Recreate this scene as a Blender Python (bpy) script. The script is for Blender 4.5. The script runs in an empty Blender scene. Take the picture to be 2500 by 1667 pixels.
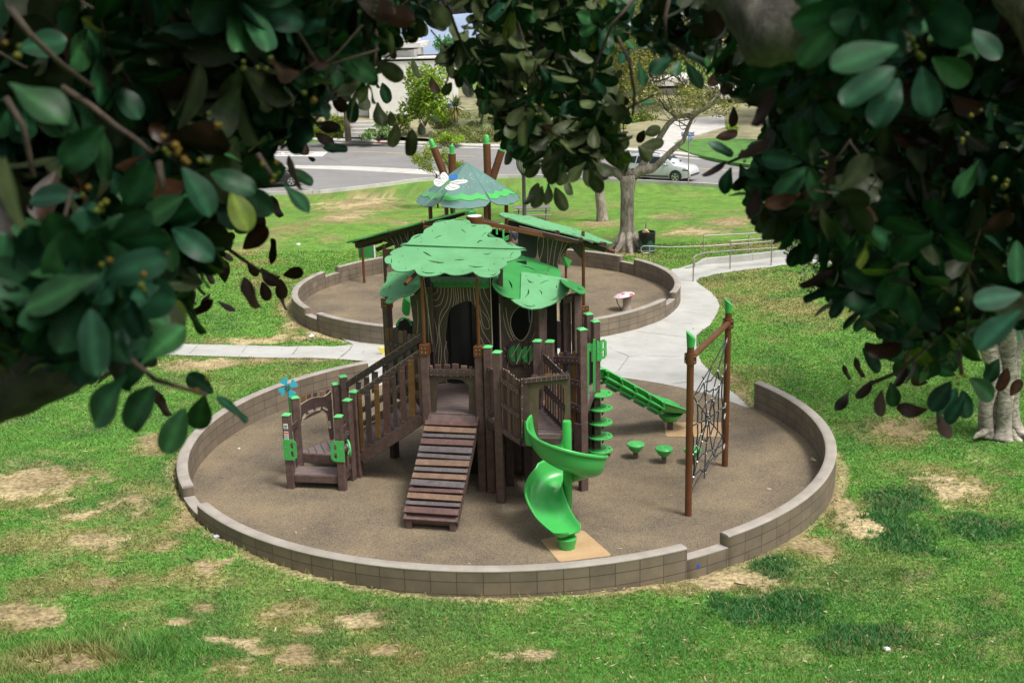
import bpy, bmesh, math, random
import numpy as np
from mathutils import Vector, Matrix
from mathutils.geometry import tessellate_polygon, delaunay_2d_cdt
random.seed(7); RNG = np.random.default_rng(11)
sc = bpy.context.scene; COL = sc.collection
pi = math.pi
# ------------------------------------------------------------------ camera (surveyed from the two round walls)
FPX = 2923.4; PITCH = .2598; ROLL = -.0248; CZ = 8.543
_r = Vector((1, 0, 0)); _u = Vector((0, math.sin(PITCH), math.cos(PITCH))); CF = Vector((0, math.cos(PITCH), -math.sin(PITCH)))
CR = math.cos(ROLL)*_r + math.sin(ROLL)*_u; CU = -math.sin(ROLL)*_r + math.cos(ROLL)*_u
CP = Vector((0, 0, CZ))
cam = bpy.data.cameras.new('camera'); cam_o = bpy.data.objects.new('camera', cam); COL.objects.link(cam_o)
cam_o.matrix_world = Matrix(((CR.x, CU.x, -CF.x, 0), (CR.y, CU.y, -CF.y, 0), (CR.z, CU.z, -CF.z, CZ), (0, 0, 0, 1)))
cam.sensor_width = 36; cam.lens = FPX/2500*36; cam.clip_start = .05; cam.clip_end = 20000
cam.dof.use_dof = True; cam.dof.focus_distance = 24; cam.dof.aperture_fstop = 6.3
sc.camera = cam_o
def ray(x, y): return CR*((x-1250)/FPX) - CU*((y-833.5)/FPX) + CF
def at(x, y, z=0.0):
    d = ray(x, y); return CP + d*((z-CZ)/d.z)
def atY(x, y, Y):
    d = ray(x, y); return CP + d*(Y/d.y)
def onpl(x, y, O, n):
    d = ray(x, y); return CP + d*((O-CP).dot(n)/d.dot(n))
def T(ox, oy, s): return lambda x, y: (ox+x/s, oy+y/s)
i1 = T(400, 840, 3.92); i2 = T(400, 1140, 3.92); i3 = T(1600, 900, 3.92); i4 = T(1500, 1140, 3.92); i5 = T(1300, 540, 3.92); i6 = T(600, 540, 3.92)
g6 = T(1000, 480, 3.733); g3 = T(1150, 700, 3.92); g2 = T(900, 850, 3.336); w6 = T(1180, 500, 6.97); b5 = T(1700, 380, 5.2275); b4 = T(1420, 400, 5.2275)
f1 = T(0, 0, 2.766); f2 = T(850, 0, 2.766); f3 = T(1650, 0, 2.766); f4 = T(0, 500, 2.766); f7 = T(1650, 500, 2.766); k6 = T(980, 300, 6.03)
# ------------------------------------------------------------------ helpers
def lnk(o, parent=None):
    COL.objects.link(o)
    if parent is not None:
        o.parent = parent; L = parent.get('_L')
        root = parent
        while root.parent: root = root.parent
        o.matrix_parent_inverse = Matrix.Translation(-root.location) if parent is root else Matrix.Identity(4)
    return o
def tag(o, label=None, cat=None, group=None, kind=None):
    if label: o['label'] = label
    if cat: o['category'] = cat
    if group: o['group'] = group
    if kind: o['kind'] = kind
    return o
def thing(name, loc, label, cat, group=None):
    o = bpy.data.objects.new(name, None); COL.objects.link(o); o.location = loc; o.empty_display_size = .2
    return tag(o, label, cat, group)
def dup(o, off=None, label=None, rz=0, scale=None):
    def cp(s, par):
        c = s.copy(); COL.objects.link(c)
        if par is not None: c.parent = par
        for ch in list(s.children): cp(ch, c)
        return c
    n = cp(o, None)
    if off is not None: n.location = Vector(off)
    if rz: n.rotation_euler.z = rz
    if scale: n.scale = (scale,)*3
    if label: n['label'] = label
    return n
def basis(d, up=(0, 0, 1)):
    d = Vector(d).normalized(); up = Vector(up)
    if abs(d.dot(up)) > .999: up = Vector((0, 1, 0))
    s = d.cross(up).normalized(); return d, s, s.cross(d).normalized()
class MB:
    def __init__(s): s.v = []; s.f = []; s.m = []; s.c = None; s.uv = None
    def add(s, vs, fs, mi=0):
        o = len(s.v); s.v += [tuple(p) for p in vs]
        for q in fs: s.f.append(tuple(o+i for i in q)); s.m.append(mi)
    def box(s, c, size, ax=None, mi=0):
        c = Vector(c); X, Y, Z = ax if ax else (Vector((1, 0, 0)), Vector((0, 1, 0)), Vector((0, 0, 1)))
        a, b, h = size[0]/2, size[1]/2, size[2]/2
        vs = [c+X*(i*a)+Y*(j*b)+Z*(k*h) for k in (-1, 1) for j in (-1, 1) for i in (-1, 1)]
        s.add(vs, [(0, 2, 3, 1), (4, 5, 7, 6), (0, 1, 5, 4), (2, 6, 7, 3), (0, 4, 6, 2), (1, 3, 7, 5)], mi)
    def bar(s, p, q, w, h, up=(0, 0, 1), mi=0):
        p = Vector(p); q = Vector(q); d, sd, u = basis(q-p, up)
        s.box((p+q)/2, ((q-p).length, w, h), (d, sd, u), mi)
    def tube(s, pts, r, seg=8, mi=0, cap=True, closed=False):
        pts = [Vector(p) for p in pts]; n = len(pts); rs = r if isinstance(r, (list, tuple)) else [r]*n
        o = len(s.v); prev = None
        for i, p in enumerate(pts):
            a = pts[(i-1) % n] if (i > 0 or closed) else p; b = pts[(i+1) % n] if (i < n-1 or closed) else p
            t = (b-a).normalized() if (b-a).length > 1e-9 else Vector((0, 0, 1))
            if prev is None: _, sd, u = basis(t)
            else:
                sd = prev - t*prev.dot(t); sd = sd.normalized() if sd.length > 1e-6 else basis(t)[1]; u = sd.cross(t)
            prev = sd
            for k in range(seg):
                an = 2*pi*k/seg; s.v.append(tuple(p + (sd*math.cos(an)+u*math.sin(an))*rs[i]))
        m = n if closed else n-1
        for i in range(m):
            for k in range(seg):
                i2_, k2 = (i+1) % n, (k+1) % seg
                s.f.append((o+i*seg+k, o+i*seg+k2, o+i2_*seg+k2, o+i2_*seg+k)); s.m.append(mi)
        if cap and not closed:
            s.f.append(tuple(o+k for k in range(seg))[::-1]); s.m.append(mi)
            s.f.append(tuple(o+(n-1)*seg+k for k in range(seg))); s.m.append(mi)
    def lathe(s, prof, c, seg=16, ax=None, mi=0, cap=True):
        c = Vector(c); X, Y, Z = ax if ax else (Vector((1, 0, 0)), Vector((0, 1, 0)), Vector((0, 0, 1)))
        o = len(s.v); n = len(prof)
        for r, z in prof:
            for k in range(seg):
                a = 2*pi*k/seg; s.v.append(tuple(c+X*(r*math.cos(a))+Y*(r*math.sin(a))+Z*z))
        for i in range(n-1):
            for k in range(seg):
                k2 = (k+1) % seg; s.f.append((o+i*seg+k, o+i*seg+k2, o+(i+1)*seg+k2, o+(i+1)*seg+k)); s.m.append(mi)
        if cap:
            s.f.append(tuple(o+k for k in range(seg))[::-1]); s.m.append(mi)
            s.f.append(tuple(o+(n-1)*seg+k for k in range(seg))); s.m.append(mi)
    def plate(s, outer, holes, O, ux, uy, t, mi=0, me=None):
        # 2D outline with holes, thickness t downwards from the plane
        if sum(outer[i][0]*outer[(i+1) % len(outer)][1]-outer[(i+1) % len(outer)][0]*outer[i][1] for i in range(len(outer))) < 0: outer = outer[::-1]
        loops = [outer]+list(holes); n = ux.cross(uy)
        tri = tessellate_polygon([[Vector((p[0], p[1], 0)) for p in lp] for lp in loops])
        flat = [p for lp in loops for p in lp]; N = len(flat); o = len(s.v)
        for k in (0, 1):
            for p in flat: s.v.append(tuple(O+ux*p[0]+uy*p[1]-n*(t*k)))
        for a, b, c in tri:
            ar = (flat[b][0]-flat[a][0])*(flat[c][1]-flat[a][1])-(flat[c][0]-flat[a][0])*(flat[b][1]-flat[a][1])
            if ar < 0: a, c = c, a
            s.f.append((o+a, o+b, o+c)); s.m.append(mi); s.f.append((o+N+c, o+N+b, o+N+a)); s.m.append(mi)
        st = 0; me = mi if me is None else me
        for li, lp in enumerate(loops):
            L = len(lp); A = sum(lp[i][0]*lp[(i+1) % L][1]-lp[(i+1) % L][0]*lp[i][1] for i in range(L))
            for i in range(L):
                a, b = st+i, st+(i+1) % L
                if (li == 0) != (A > 0): a, b = b, a
                s.f.append((o+a, o+N+a, o+N+b, o+b)); s.m.append(me)
            st += L
    def build(s, name, mats, parent=None, smooth=None, bevel=0, solid=0, cols=None, seg=1):
        me = bpy.data.meshes.new(name); me.from_pydata(s.v, [], s.f)
        mats = mats if isinstance(mats, (list, tuple)) else [mats]
        for m in mats: me.materials.append(m)
        if len(mats) > 1: me.polygons.foreach_set('material_index', s.m)
        if cols is not None:
            at_ = me.attributes.new('Col', 'FLOAT_COLOR', 'POINT'); at_.data.foreach_set('color', np.asarray(cols, 'f').ravel())
        me.update()
        o = bpy.data.objects.new(name, me); lnk(o, parent)
        if smooth is not None:
            me.polygons.foreach_set('use_smooth', [True]*len(me.polygons))
            if smooth < 180: me.set_sharp_from_angle(angle=math.radians(smooth))
        if solid:
            md = o.modifiers.new('thickness', 'SOLIDIFY'); md.thickness = solid; md.offset = 0
        if bevel:
            md = o.modifiers.new('edge', 'BEVEL'); md.width = bevel; md.segments = seg; md.limit_method = 'ANGLE'; md.angle_limit = .7
        return o
def npmesh(name, V, F, mats, parent=None, col=None, smooth=False, midx=None, uv=None):
    V = np.asarray(V, 'f'); F = np.asarray(F, 'i'); k = F.shape[1]
    me = bpy.data.meshes.new(name); me.vertices.add(len(V)); me.vertices.foreach_set('co', V.ravel())
    me.loops.add(F.size); me.loops.foreach_set('vertex_index', F.ravel())
    me.polygons.add(len(F)); me.polygons.foreach_set('loop_start', np.arange(0, F.size, k, dtype='i'))
    for m in (mats if isinstance(mats, (list, tuple)) else [mats]): me.materials.append(m)
    if midx is not None: me.polygons.foreach_set('material_index', np.asarray(midx, 'i'))
    if smooth: me.polygons.foreach_set('use_smooth', np.ones(len(F), bool))
    me.update(calc_edges=True)
    if col is not None:
        c4 = np.ones((len(V), 4), 'f'); c4[:, :3] = col
        a = me.attributes.new('Col', 'FLOAT_COLOR', 'POINT'); a.data.foreach_set('color', c4.ravel())
    if uv is not None:
        l = me.uv_layers.new(name='UVMap'); l.data.foreach_set('uv', np.asarray(uv, 'f')[F.ravel()].ravel())
    o = bpy.data.objects.new(name, me); lnk(o, parent); return o
def cr(pts, k=4, closed=True):
    # Catmull-Rom through the points
    n = len(pts); out = []
    for i in range(n if closed else n-1):
        g = (lambda j: pts[j % n]) if closed else (lambda j: pts[max(0, min(n-1, j))])
        p0, p1, p2, p3 = g(i-1), g(i), g(i+1), g(i+2)
        for t in range(k):
            t = t/k; o = []
            for a, b, c, d in zip(p0, p1, p2, p3): o.append(.5*(2*b+(c-a)*t+(2*a-5*b+4*c-d)*t*t+(3*b-a-3*c+d)*t**3))
            out.append(tuple(o))
    if not closed: out.append(tuple(pts[-1]))
    return out
def inpoly(X, Y, poly):
    r = np.zeros(X.shape, bool); n = len(poly)
    for i in range(n):
        x1, y1 = poly[i][:2]; x2, y2 = poly[(i+1) % n][:2]
        if y1 == y2: continue
        r ^= ((y1 > Y) != (y2 > Y)) & (X < (x2-x1)*(Y-y1)/(y2-y1)+x1)
    return r
def sm(e0, e1, x): t = np.clip((x-e0)/(e1-e0), 0, 1); return t*t*(3-2*t)
_P = RNG.random((256, 256))
def vnoise(x, y):
    x = np.asarray(x, float); y = np.asarray(y, float); xi = np.floor(x).astype(int); yi = np.floor(y).astype(int); fx = x-xi; fy = y-yi
    fx = fx*fx*(3-2*fx); fy = fy*fy*(3-2*fy); g = lambda a, b: _P[a % 256, b % 256]
    return (g(xi, yi)*(1-fx)+g(xi+1, yi)*fx)*(1-fy)+(g(xi, yi+1)*(1-fx)+g(xi+1, yi+1)*fx)*fy
def fbm(x, y, o=4): return sum(vnoise(x*2**i+17*i, y*2**i+31*i)*.5**i for i in range(o))/(2-.5**(o-1))
# ------------------------------------------------------------------ materials
def newmat(name):
    m = bpy.data.materials.new(name); m.use_nodes = True; nt = m.node_tree; return m, nt, nt.nodes['Principled BSDF']
def nd(nt, t, **k):
    n = nt.nodes.new(t)
    for a, b in k.items():
        if a.startswith('_'): setattr(n, a[1:], b)
        else: n.inputs[a.replace('_', ' ')].default_value = b
    return n
def mat(name, col, rough=.6, vary=.25, scale=6, bump=0, bscale=60, col2=None, metal=0, spec=.5, stretch=None, coord='Object', detail=5, dirt=0):
    m, nt, b = newmat(name); L = nt.links.new
    tc = nd(nt, 'ShaderNodeTexCoord'); src = tc.outputs[coord]
    if stretch:
        mp = nd(nt, 'ShaderNodeMapping'); mp.inputs['Scale'].default_value = stretch; L(src, mp.inputs['Vector']); src = mp.outputs[0]
    n = nd(nt, 'ShaderNodeTexNoise', Scale=scale, Detail=detail, Roughness=.6); L(src, n.inputs['Vector'])
    rp = nd(nt, 'ShaderNodeValToRGB'); L(n.outputs['Fac'], rp.inputs['Fac'])
    c2 = col2 or tuple(c*(1-vary) for c in col); c1 = col if col2 else tuple(min(1, c*(1+vary*.6)) for c in col)
    rp.color_ramp.elements[0].position = .33; rp.color_ramp.elements[1].position = .67
    rp.color_ramp.elements[0].color = (*c2, 1); rp.color_ramp.elements[1].color = (*c1, 1); out = rp.outputs['Color']
    if dirt:
        n3 = nd(nt, 'ShaderNodeTexNoise', Scale=1.7, Detail=6, Roughness=.7); L(tc.outputs['Object'], n3.inputs['Vector'])
        r3 = nd(nt, 'ShaderNodeValToRGB'); r3.color_ramp.elements[0].position = .45; r3.color_ramp.elements[1].position = .75
        r3.color_ramp.elements[0].color = (1, 1, 1, 1); k = 1-dirt; r3.color_ramp.elements[1].color = (k, k*.97, k*.92, 1); L(n3.outputs['Fac'], r3.inputs['Fac'])
        mx = nd(nt, 'ShaderNodeMix', _data_type='RGBA', _blend_type='MULTIPLY'); mx.inputs[0].default_value = 1
        L(out, mx.inputs[6]); L(r3.outputs['Color'], mx.inputs[7]); out = mx.outputs[2]
    L(out, b.inputs['Base Color'])
    b.inputs['Roughness'].default_value = rough; b.inputs['Metallic'].default_value = metal; b.inputs['Specular IOR Level'].default_value = spec
    if bump:
        n2 = nd(nt, 'ShaderNodeTexNoise', Scale=bscale, Detail=4); L(src, n2.inputs['Vector'])
        bp = nd(nt, 'ShaderNodeBump', Strength=bump, Distance=.01); L(n2.outputs['Fac'], bp.inputs['Height']); L(bp.outputs[0], b.inputs['Normal'])
    return m
def colmat(name, rough=.6, trans=0, spec=.5, noise=.25, nscale=30, tcol=(1.3, 1.5, .6)):
    m, nt, b = newmat(name); L = nt.links.new
    a = nd(nt, 'ShaderNodeAttribute', _attribute_name='Col'); out = a.outputs['Color']
    if noise:
        tc = nd(nt, 'ShaderNodeTexCoord'); n = nd(nt, 'ShaderNodeTexNoise', Scale=nscale, Detail=4); L(tc.outputs['Object'], n.inputs['Vector'])
        mr = nd(nt, 'ShaderNodeMapRange'); mr.inputs['To Min'].default_value = 1-noise; mr.inputs['To Max'].default_value = 1+noise; mr.inputs['From Min'].default_value = .3; mr.inputs['From Max'].default_value = .7
        L(n.outputs['Fac'], mr.inputs['Value']); mx = nd(nt, 'ShaderNodeMix', _data_type='RGBA', _blend_type='MULTIPLY'); mx.inputs[0].default_value = 1
        L(out, mx.inputs[6]); L(mr.outputs[0], mx.inputs[7]); out = mx.outputs[2]
    L(out, b.inputs['Base Color']); b.inputs['Roughness'].default_value = rough; b.inputs['Specular IOR Level'].default_value = spec
    if trans:
        t = nd(nt, 'ShaderNodeBsdfTranslucent'); mx2 = nd(nt, 'ShaderNodeMix', _data_type='RGBA', _blend_type='MULTIPLY'); mx2.inputs[0].default_value = 1
        L(out, mx2.inputs[6]); mx2.inputs[7].default_value = (*tcol, 1); L(mx2.outputs[2], t.inputs['Color'])
        ms = nd(nt, 'ShaderNodeMixShader'); ms.inputs[0].default_value = trans; L(b.outputs[0], ms.inputs[1]); L(t.outputs[0], ms.inputs[2])
        L(ms.outputs[0], nt.nodes['Material Output'].inputs['Surface'])
    return m
M = {}
M['lumber'] = mat('recycled_lumber', (.118, .074, .064), .62, .35, 9, .25, 90, dirt=.15)
M['lumber_dk'] = mat('recycled_lumber_dark', (.078, .048, .046), .6, .35, 9, .25, 90)
M['deck'] = mat('deck_boards', (.17, .128, .120), .55, .3, 5, .2, 60, stretch=(1, 6, 1))
M['red'] = mat('red_brown_board', (.115, .058, .050), .5, .3, 8, .2, 70, dirt=.2)
M['tan'] = mat('tan_board', (.190, .113, .072), .5, .25, 8, .2, 70, dirt=.2)
M['ochre'] = mat('ochre_board', (.165, .082, .027), .5, .25, 8, .2, 70, dirt=.15)
M['grey'] = mat('grey_board', (.105, .090, .092), .5, .3, 8, .2, 70, dirt=.2)
M['dark'] = mat('dark_board', (.072, .047, .044), .5, .3, 8, .2, 70)
M['panel'] = mat('trunk_panel_brown', (.068, .050, .036), .55, .25, 5, .15, 120)
M['panel_lt'] = mat('pod_panel_brown', (.105, .078, .048), .55, .25, 5, .15, 120)
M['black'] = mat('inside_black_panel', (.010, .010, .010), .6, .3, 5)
M['line'] = mat('routed_tan_line', (.50, .41, .29), .6, .15, 12)
M['steel'] = mat('brown_powder_coat', (.125, .045, .018), .38, .18, 3, 0, dirt=.15)
M['steel_dk'] = mat('dark_brown_powder_coat', (.045, .024, .016), .4, .2, 3)
M['green'] = mat('green_moulded_plastic', (.055, .41, .085), .28, .10, 2, .03, 200, spec=.55)
M['hdpe'] = mat('green_sheet_plastic', (.07, .42, .10), .42, .12, 3)
M['leaf_lt'] = mat('pale_green_canopy_sheet', (.125, .355, .160), .5, .10, 1.6, dirt=.16, spec=.35)
M['leaf_md'] = mat('mid_green_canopy_sheet', (.040, .255, .062), .5, .12, 1.6, dirt=.16, spec=.35)
M['teal'] = mat('slate_green_roof_sheet', (.110, .215, .195), .42, .1, 1.5, dirt=.1)
M['capg'] = mat('green_post_cap', (.11, .50, .16), .4, .12, 4)
M['white'] = mat('white_plastic', (.78, .78, .76), .5, .06, 4)
M['blue'] = mat('blue_plastic', (.03, .17, .52), .4, .1, 4)
M['aqua'] = mat('aqua_plastic', (.045, .42, .56), .4, .1, 4)
M['yellow'] = mat('yellow_plastic', (.72, .66, .12), .4, .1, 4)
M['bolt'] = mat('zinc_bolt', (.6, .6, .58), .35, .1, 4, metal=.7)
M['rope'] = mat('black_rope', (.020, .022, .026), .7, .3, 60)
M['clamp'] = mat('white_rope_clamp', (.72, .73, .74), .35, .1, 8)
M['galv'] = mat('galvanised_pipe', (.36, .33, .29), .4, .15, 6, metal=.35)
M['conc'] = mat('concrete_path', (.425, .425, .40), .85, .10, .9, .12, 45, dirt=.14, detail=8)
M['kerb'] = mat('concrete_kerb', (.52, .505, .475), .85, .14, 1.2, .1, 30, dirt=.12)
M['asphalt'] = mat('asphalt', (.225, .223, .220), .9, .12, .35, .2, 25, detail=8, dirt=.12)
M['paint'] = mat('road_paint_white', (.72, .71, .68), .8, .18, 2.5)
M['paint_y'] = mat('road_paint_yellow', (.60, .42, .12), .8, .25, 2.5)
M['paint_r'] = mat('kerb_paint_red', (.50, .14, .11), .8, .25, 2.5)
M['mat_tan'] = mat('tan_wear_mat', (.46, .31, .165), .9, .15, 2.2, .3, 150, dirt=.12)
M['blk'] = mat('black_rubber', (.016, .016, .017), .6, .2, 6)
M['plastic_bag'] = mat('black_liner_film', (.012, .012, .014), .25, .2, 6, .6, 14)
M['can'] = mat('dark_green_steel', (.02, .085, .06), .45, .15, 3)
M['chrome'] = mat('alloy', (.55, .56, .57), .3, .1, 4, metal=.8)
M['glass'] = mat('dark_glass', (.02, .025, .03), .12, .1, 2, spec=.3)
M['stucco'] = mat('white_stucco', (.78, .77, .74), .9, .06, 2, .15, 80, dirt=.05)
M['trim'] = mat('white_trim', (.72, .71, .69), .7, .06, 2)
M['shingle'] = mat('pale_roof', (.62, .60, .57), .9, .12, 3, .3, 20)
M['fence_wood'] = mat('weathered_fence', (.30, .24, .19), .8, .25, 5, .2, 40)
M['tanwall'] = mat('tan_stucco', (.46, .37, .31), .9, .08, 2)
M['signblue'] = mat('sign_blue', (.03, .10, .42), .4, .08, 3)
M['lampbk'] = mat('dark_lamp_metal', (.055, .048, .045), .5, .2, 5)
M['lampgl'] = mat('frosted_lamp_glass', (.55, .56, .55), .3, .08, 4)
M['skin'] = mat('skin', (.42, .24, .16), .5, .08, 9)
M['hair'] = mat('dark_hair', (.015, .011, .009), .5, .3, 40)
M['navy'] = mat('navy_shirt', (.022, .03, .055), .8, .2, 20)
M['litter'] = mat('white_paper', (.75, .75, .76), .7, .08, 30)
def barkmat(name, c1, c2, sx=9, sz=2.0, bump=.6, extra=.35):
    m, nt, b = newmat(name); L = nt.links.new; tc = nd(nt, 'ShaderNodeTexCoord')
    mp = nd(nt, 'ShaderNodeMapping'); mp.inputs['Scale'].default_value = (sx, sx, sz); L(tc.outputs['Object'], mp.inputs['Vector'])
    n = nd(nt, 'ShaderNodeTexNoise', Scale=1, Detail=8, Roughness=.7, Distortion=.6); L(mp.outputs[0], n.inputs['Vector'])
    rp = nd(nt, 'ShaderNodeValToRGB'); rp.color_ramp.elements[0].position = .35; rp.color_ramp.elements[1].position = .62
    rp.color_ramp.elements[0].color = (*c1, 1); rp.color_ramp.elements[1].color = (*c2, 1); L(n.outputs['Fac'], rp.inputs['Fac'])
    n2 = nd(nt, 'ShaderNodeTexNoise', Scale=1.3, Detail=4); L(tc.outputs['Object'], n2.inputs['Vector'])
    mr = nd(nt, 'ShaderNodeMapRange'); mr.inputs['From Min'].default_value = .35; mr.inputs['From Max'].default_value = .65; mr.inputs['To Min'].default_value = 1-extra; mr.inputs['To Max'].default_value = 1.1
    L(n2.outputs['Fac'], mr.inputs['Value']); mx = nd(nt, 'ShaderNodeMix', _data_type='RGBA', _blend_type='MULTIPLY'); mx.inputs[0].default_value = 1
    L(rp.outputs['Color'], mx.inputs[6]); L(mr.outputs[0], mx.inputs[7]); L(mx.outputs[2], b.inputs['Base Color']); b.inputs['Roughness'].default_value = .85
    bp = nd(nt, 'ShaderNodeBump', Strength=bump, Distance=.03); L(n.outputs['Fac'], bp.inputs['Height']); L(bp.outputs[0], b.inputs['Normal'])
    return m
M['bark_near'] = barkmat('grey_ficus_bark', (.085, .077, .066), (.38, .345, .29), 20, 9, 1.0, .5)
M['bark_shade'] = barkmat('shaded_ficus_bark', (.030, .027, .024), (.135, .125, .11), 18, 7, 1.0, .5)  # darker copy of the ficus bark, shade put into the colour
M['bark_twig'] = barkmat('brown_twig_bark', (.045, .032, .022), (.11, .080, .056), 40, 12, .3)
M['bark_tree'] = barkmat('flaky_grey_bark', (.13, .105, .08), (.42, .37, .30), 9, 2.5, .8)
M['bark_pale'] = barkmat('pale_ficus_bark', (.13, .115, .09), (.52, .47, .39), 6, 15, .8, .5)
M['bark_dk'] = barkmat('dark_branch_bark', (.07, .055, .042), (.17, .135, .105), 9, 3, .5)
# rubber surfacing: speckled granules
def rubber():
    m, nt, b = newmat('speckled_rubber_surfacing'); L = nt.links.new; tc = nd(nt, 'ShaderNodeTexCoord')
    v = nd(nt, 'ShaderNodeTexVoronoi', Scale=105); L(tc.outputs['Object'], v.inputs['Vector'])
    rp = nd(nt, 'ShaderNodeValToRGB'); rp.color_ramp.interpolation = 'CONSTANT'; e = rp.color_ramp.elements
    sp = nd(nt, 'ShaderNodeSeparateColor'); L(v.outputs['Color'], sp.inputs[0]); L(sp.outputs[0], rp.inputs['Fac'])
    e[0].position = 0; e[0].color = (.105, .094, .078, 1); e[1].position = .34; e[1].color = (.175, .140, .098, 1)
    x = e.new(.55); x.color = (.225, .182, .126, 1); x = e.new(.82); x.color = (.285, .235, .162, 1)
    n = nd(nt, 'ShaderNodeTexNoise', Scale=.55, Detail=7, Roughness=.65); L(tc.outputs['Object'], n.inputs['Vector'])
    r2 = nd(nt, 'ShaderNodeValToRGB'); r2.color_ramp.elements[0].position = .36; r2.color_ramp.elements[1].position = .66
    r2.color_ramp.elements[0].color = (.70, .69, .71, 1); r2.color_ramp.elements[1].color = (1.24, 1.18, 1.05, 1); L(n.outputs['Fac'], r2.inputs['Fac'])
    mx = nd(nt, 'ShaderNodeMix', _data_type='RGBA', _blend_type='MULTIPLY'); mx.inputs[0].default_value = 1
    L(rp.outputs['Color'], mx.inputs[6]); L(r2.outputs['Color'], mx.inputs[7]); L(mx.outputs[2], b.inputs['Base Color'])
    b.inputs['Roughness'].default_value = .95; b.inputs['Specular IOR Level'].default_value = .2
    bp = nd(nt, 'ShaderNodeBump', Strength=.5, Distance=.006); L(v.outputs['Distance'], bp.inputs['Height']); L(bp.outputs[0], b.inputs['Normal'])
    return m
M['rubber'] = rubber()
# painted split block wall: UV = metres along / up
def blockwall():
    m, nt, b = newmat('painted_block_wall'); L = nt.links.new; uv = nd(nt, 'ShaderNodeUVMap'); tc = nd(nt, 'ShaderNodeTexCoord')
    br = nd(nt, 'ShaderNodeTexBrick', Scale=1); br.offset = 0; br.squash = 1
    br.inputs['Brick Width'].default_value = .406; br.inputs['Row Height'].default_value = .203; br.inputs['Mortar Size'].default_value = .0075; br.inputs['Mortar Smooth'].default_value = .2
    br.inputs['Color1'].default_value = (.212, .170, .124, 1); br.inputs['Color2'].default_value = (.168, .136, .100, 1); br.inputs['Mortar'].default_value = (.095, .076, .056, 1)
    L(uv.outputs[0], br.inputs['Vector'])
    n = nd(nt, 'ShaderNodeTexNoise', Scale=2.3, Detail=7, Roughness=.65); L(tc.outputs['Object'], n.inputs['Vector'])
    r2 = nd(nt, 'ShaderNodeValToRGB'); r2.color_ramp.elements[0].position = .3; r2.color_ramp.elements[1].position = .72
    r2.color_ramp.elements[0].color = (.74, .74, .73, 1); r2.color_ramp.elements[1].color = (1.14, 1.12, 1.08, 1); L(n.outputs['Fac'], r2.inputs['Fac'])
    mx = nd(nt, 'ShaderNodeMix', _data_type='RGBA', _blend_type='MULTIPLY'); mx.inputs[0].default_value = 1
    L(br.outputs['Color'], mx.inputs[6]); L(r2.outputs['Color'], mx.inputs[7])
    L(mx.outputs[2], b.inputs['Base Color']); b.inputs['Roughness'].default_value = .8
    bp = nd(nt, 'ShaderNodeBump', Strength=.8, Distance=.012, _invert=True); L(br.outputs['Fac'], bp.inputs['Height'])
    n4 = nd(nt, 'ShaderNodeTexNoise', Scale=70, Detail=3); L(tc.outputs['Object'], n4.inputs['Vector'])
    bq = nd(nt, 'ShaderNodeBump', Strength=.25, Distance=.006); L(n4.outputs['Fac'], bq.inputs['Height']); L(bp.outputs[0], bq.inputs['Normal']); L(bq.outputs[0], b.inputs['Normal'])
    return m
M['block'] = blockwall()
M['coping'] = mat('worn_coping_paint', (.325, .295, .255), .8, .16, 3, .15, 40, dirt=.18, detail=8)
M['grass'] = colmat('grass_blades', .55, .25, .3, 0, tcol=(1.2, 1.35, .6))
M['leafcol'] = colmat('foliage_leaves', .5, .3, .4, .2, 3)
M['neartop'] = colmat('glossy_leaf', .42, .05, .22, .18, 55, tcol=(.9, 1.5, .4))
# ------------------------------------------------------------------ terrain
C1 = (-.156, 22.98); R1 = 6.46; C2 = (-.80, 39.01); R2 = 6.40; Z2 = -.35; ZR = -1.9
def zt(x, y, cut=True):
    x = np.asarray(x, float); y = np.asarray(y, float)
    b = np.interp(y, [-40, -6, 0, 4, 9, 12, 13.8, 15.5, 18, 24, 28.3, 33, 45.5, 50, 58, 66, 71, 112, 120, 130, 160, 400, 900, 2500], [9, 8.6, 6.75, 5.1, 2.6, 1.05,   .30, .07, .02, .0, -.02, -.34, -.37, -.64, -1.12, -1.62, -1.99, -1.99, -1.6, -.7, -1.5, -16, -40, -50])
    side = np.interp(x, [-9, -6, -3, 0, 3, 6, 9], [.40, .36, .25, .19, .07, .02, .05])*np.interp(y, [10, 14, 20, 25, 29], [0, .7, 1, .55, 0])
    z = b+side
    z = z + .25*np.exp(-((x+9.5)/4.0)**2-((y-56)/8.0)**2)*1.4 - .22*np.exp(-((x+7)/4.5)**2-((y-48)/3.5)**2) + .35*np.exp(-((x-12)/5)**2-((y-58)/7)**2)
    fade = np.clip((y-8)/6, 0, 1)*np.clip((70-y)/4, 0, 1)
    z = z + fade*((fbm(x*.5+5, y*.5)-.5)*.16+(fbm(x*2.1, y*2.1)-.5)*.05)
    pth = np.clip(1-np.abs(y-29.5)/3.0, 0, 1)
    if cut:
        for (cx, cy), R, zp in ((C1, R1, -.10), (C2, R2, Z2-.10)):
            r = np.hypot(x-cx, y-cy); k = sm(R-.16, R+.06, r); z = z*k+np.minimum(z, zp)*(1-k)
    return z
def hit(px, py, up=0.0):
    d = ray(px, py); d = np.array([d.x, d.y, d.z]); lo, hi = 8.0, 3000.0
    for rnd in range(3):
        t = np.geomspace(lo, hi, 900); P = d[None, :]*t[:, None]; k = np.nonzero(P[:, 2]+CZ < zt(P[:, 0], P[:, 1], False)+up)[0]
        i = k[0] if len(k) else 899
        lo, hi = t[max(0, i-1)], t[i]
    x, y = d[0]*hi, d[1]*hi; return Vector((x, y, float(zt(x, y, False))))
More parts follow.
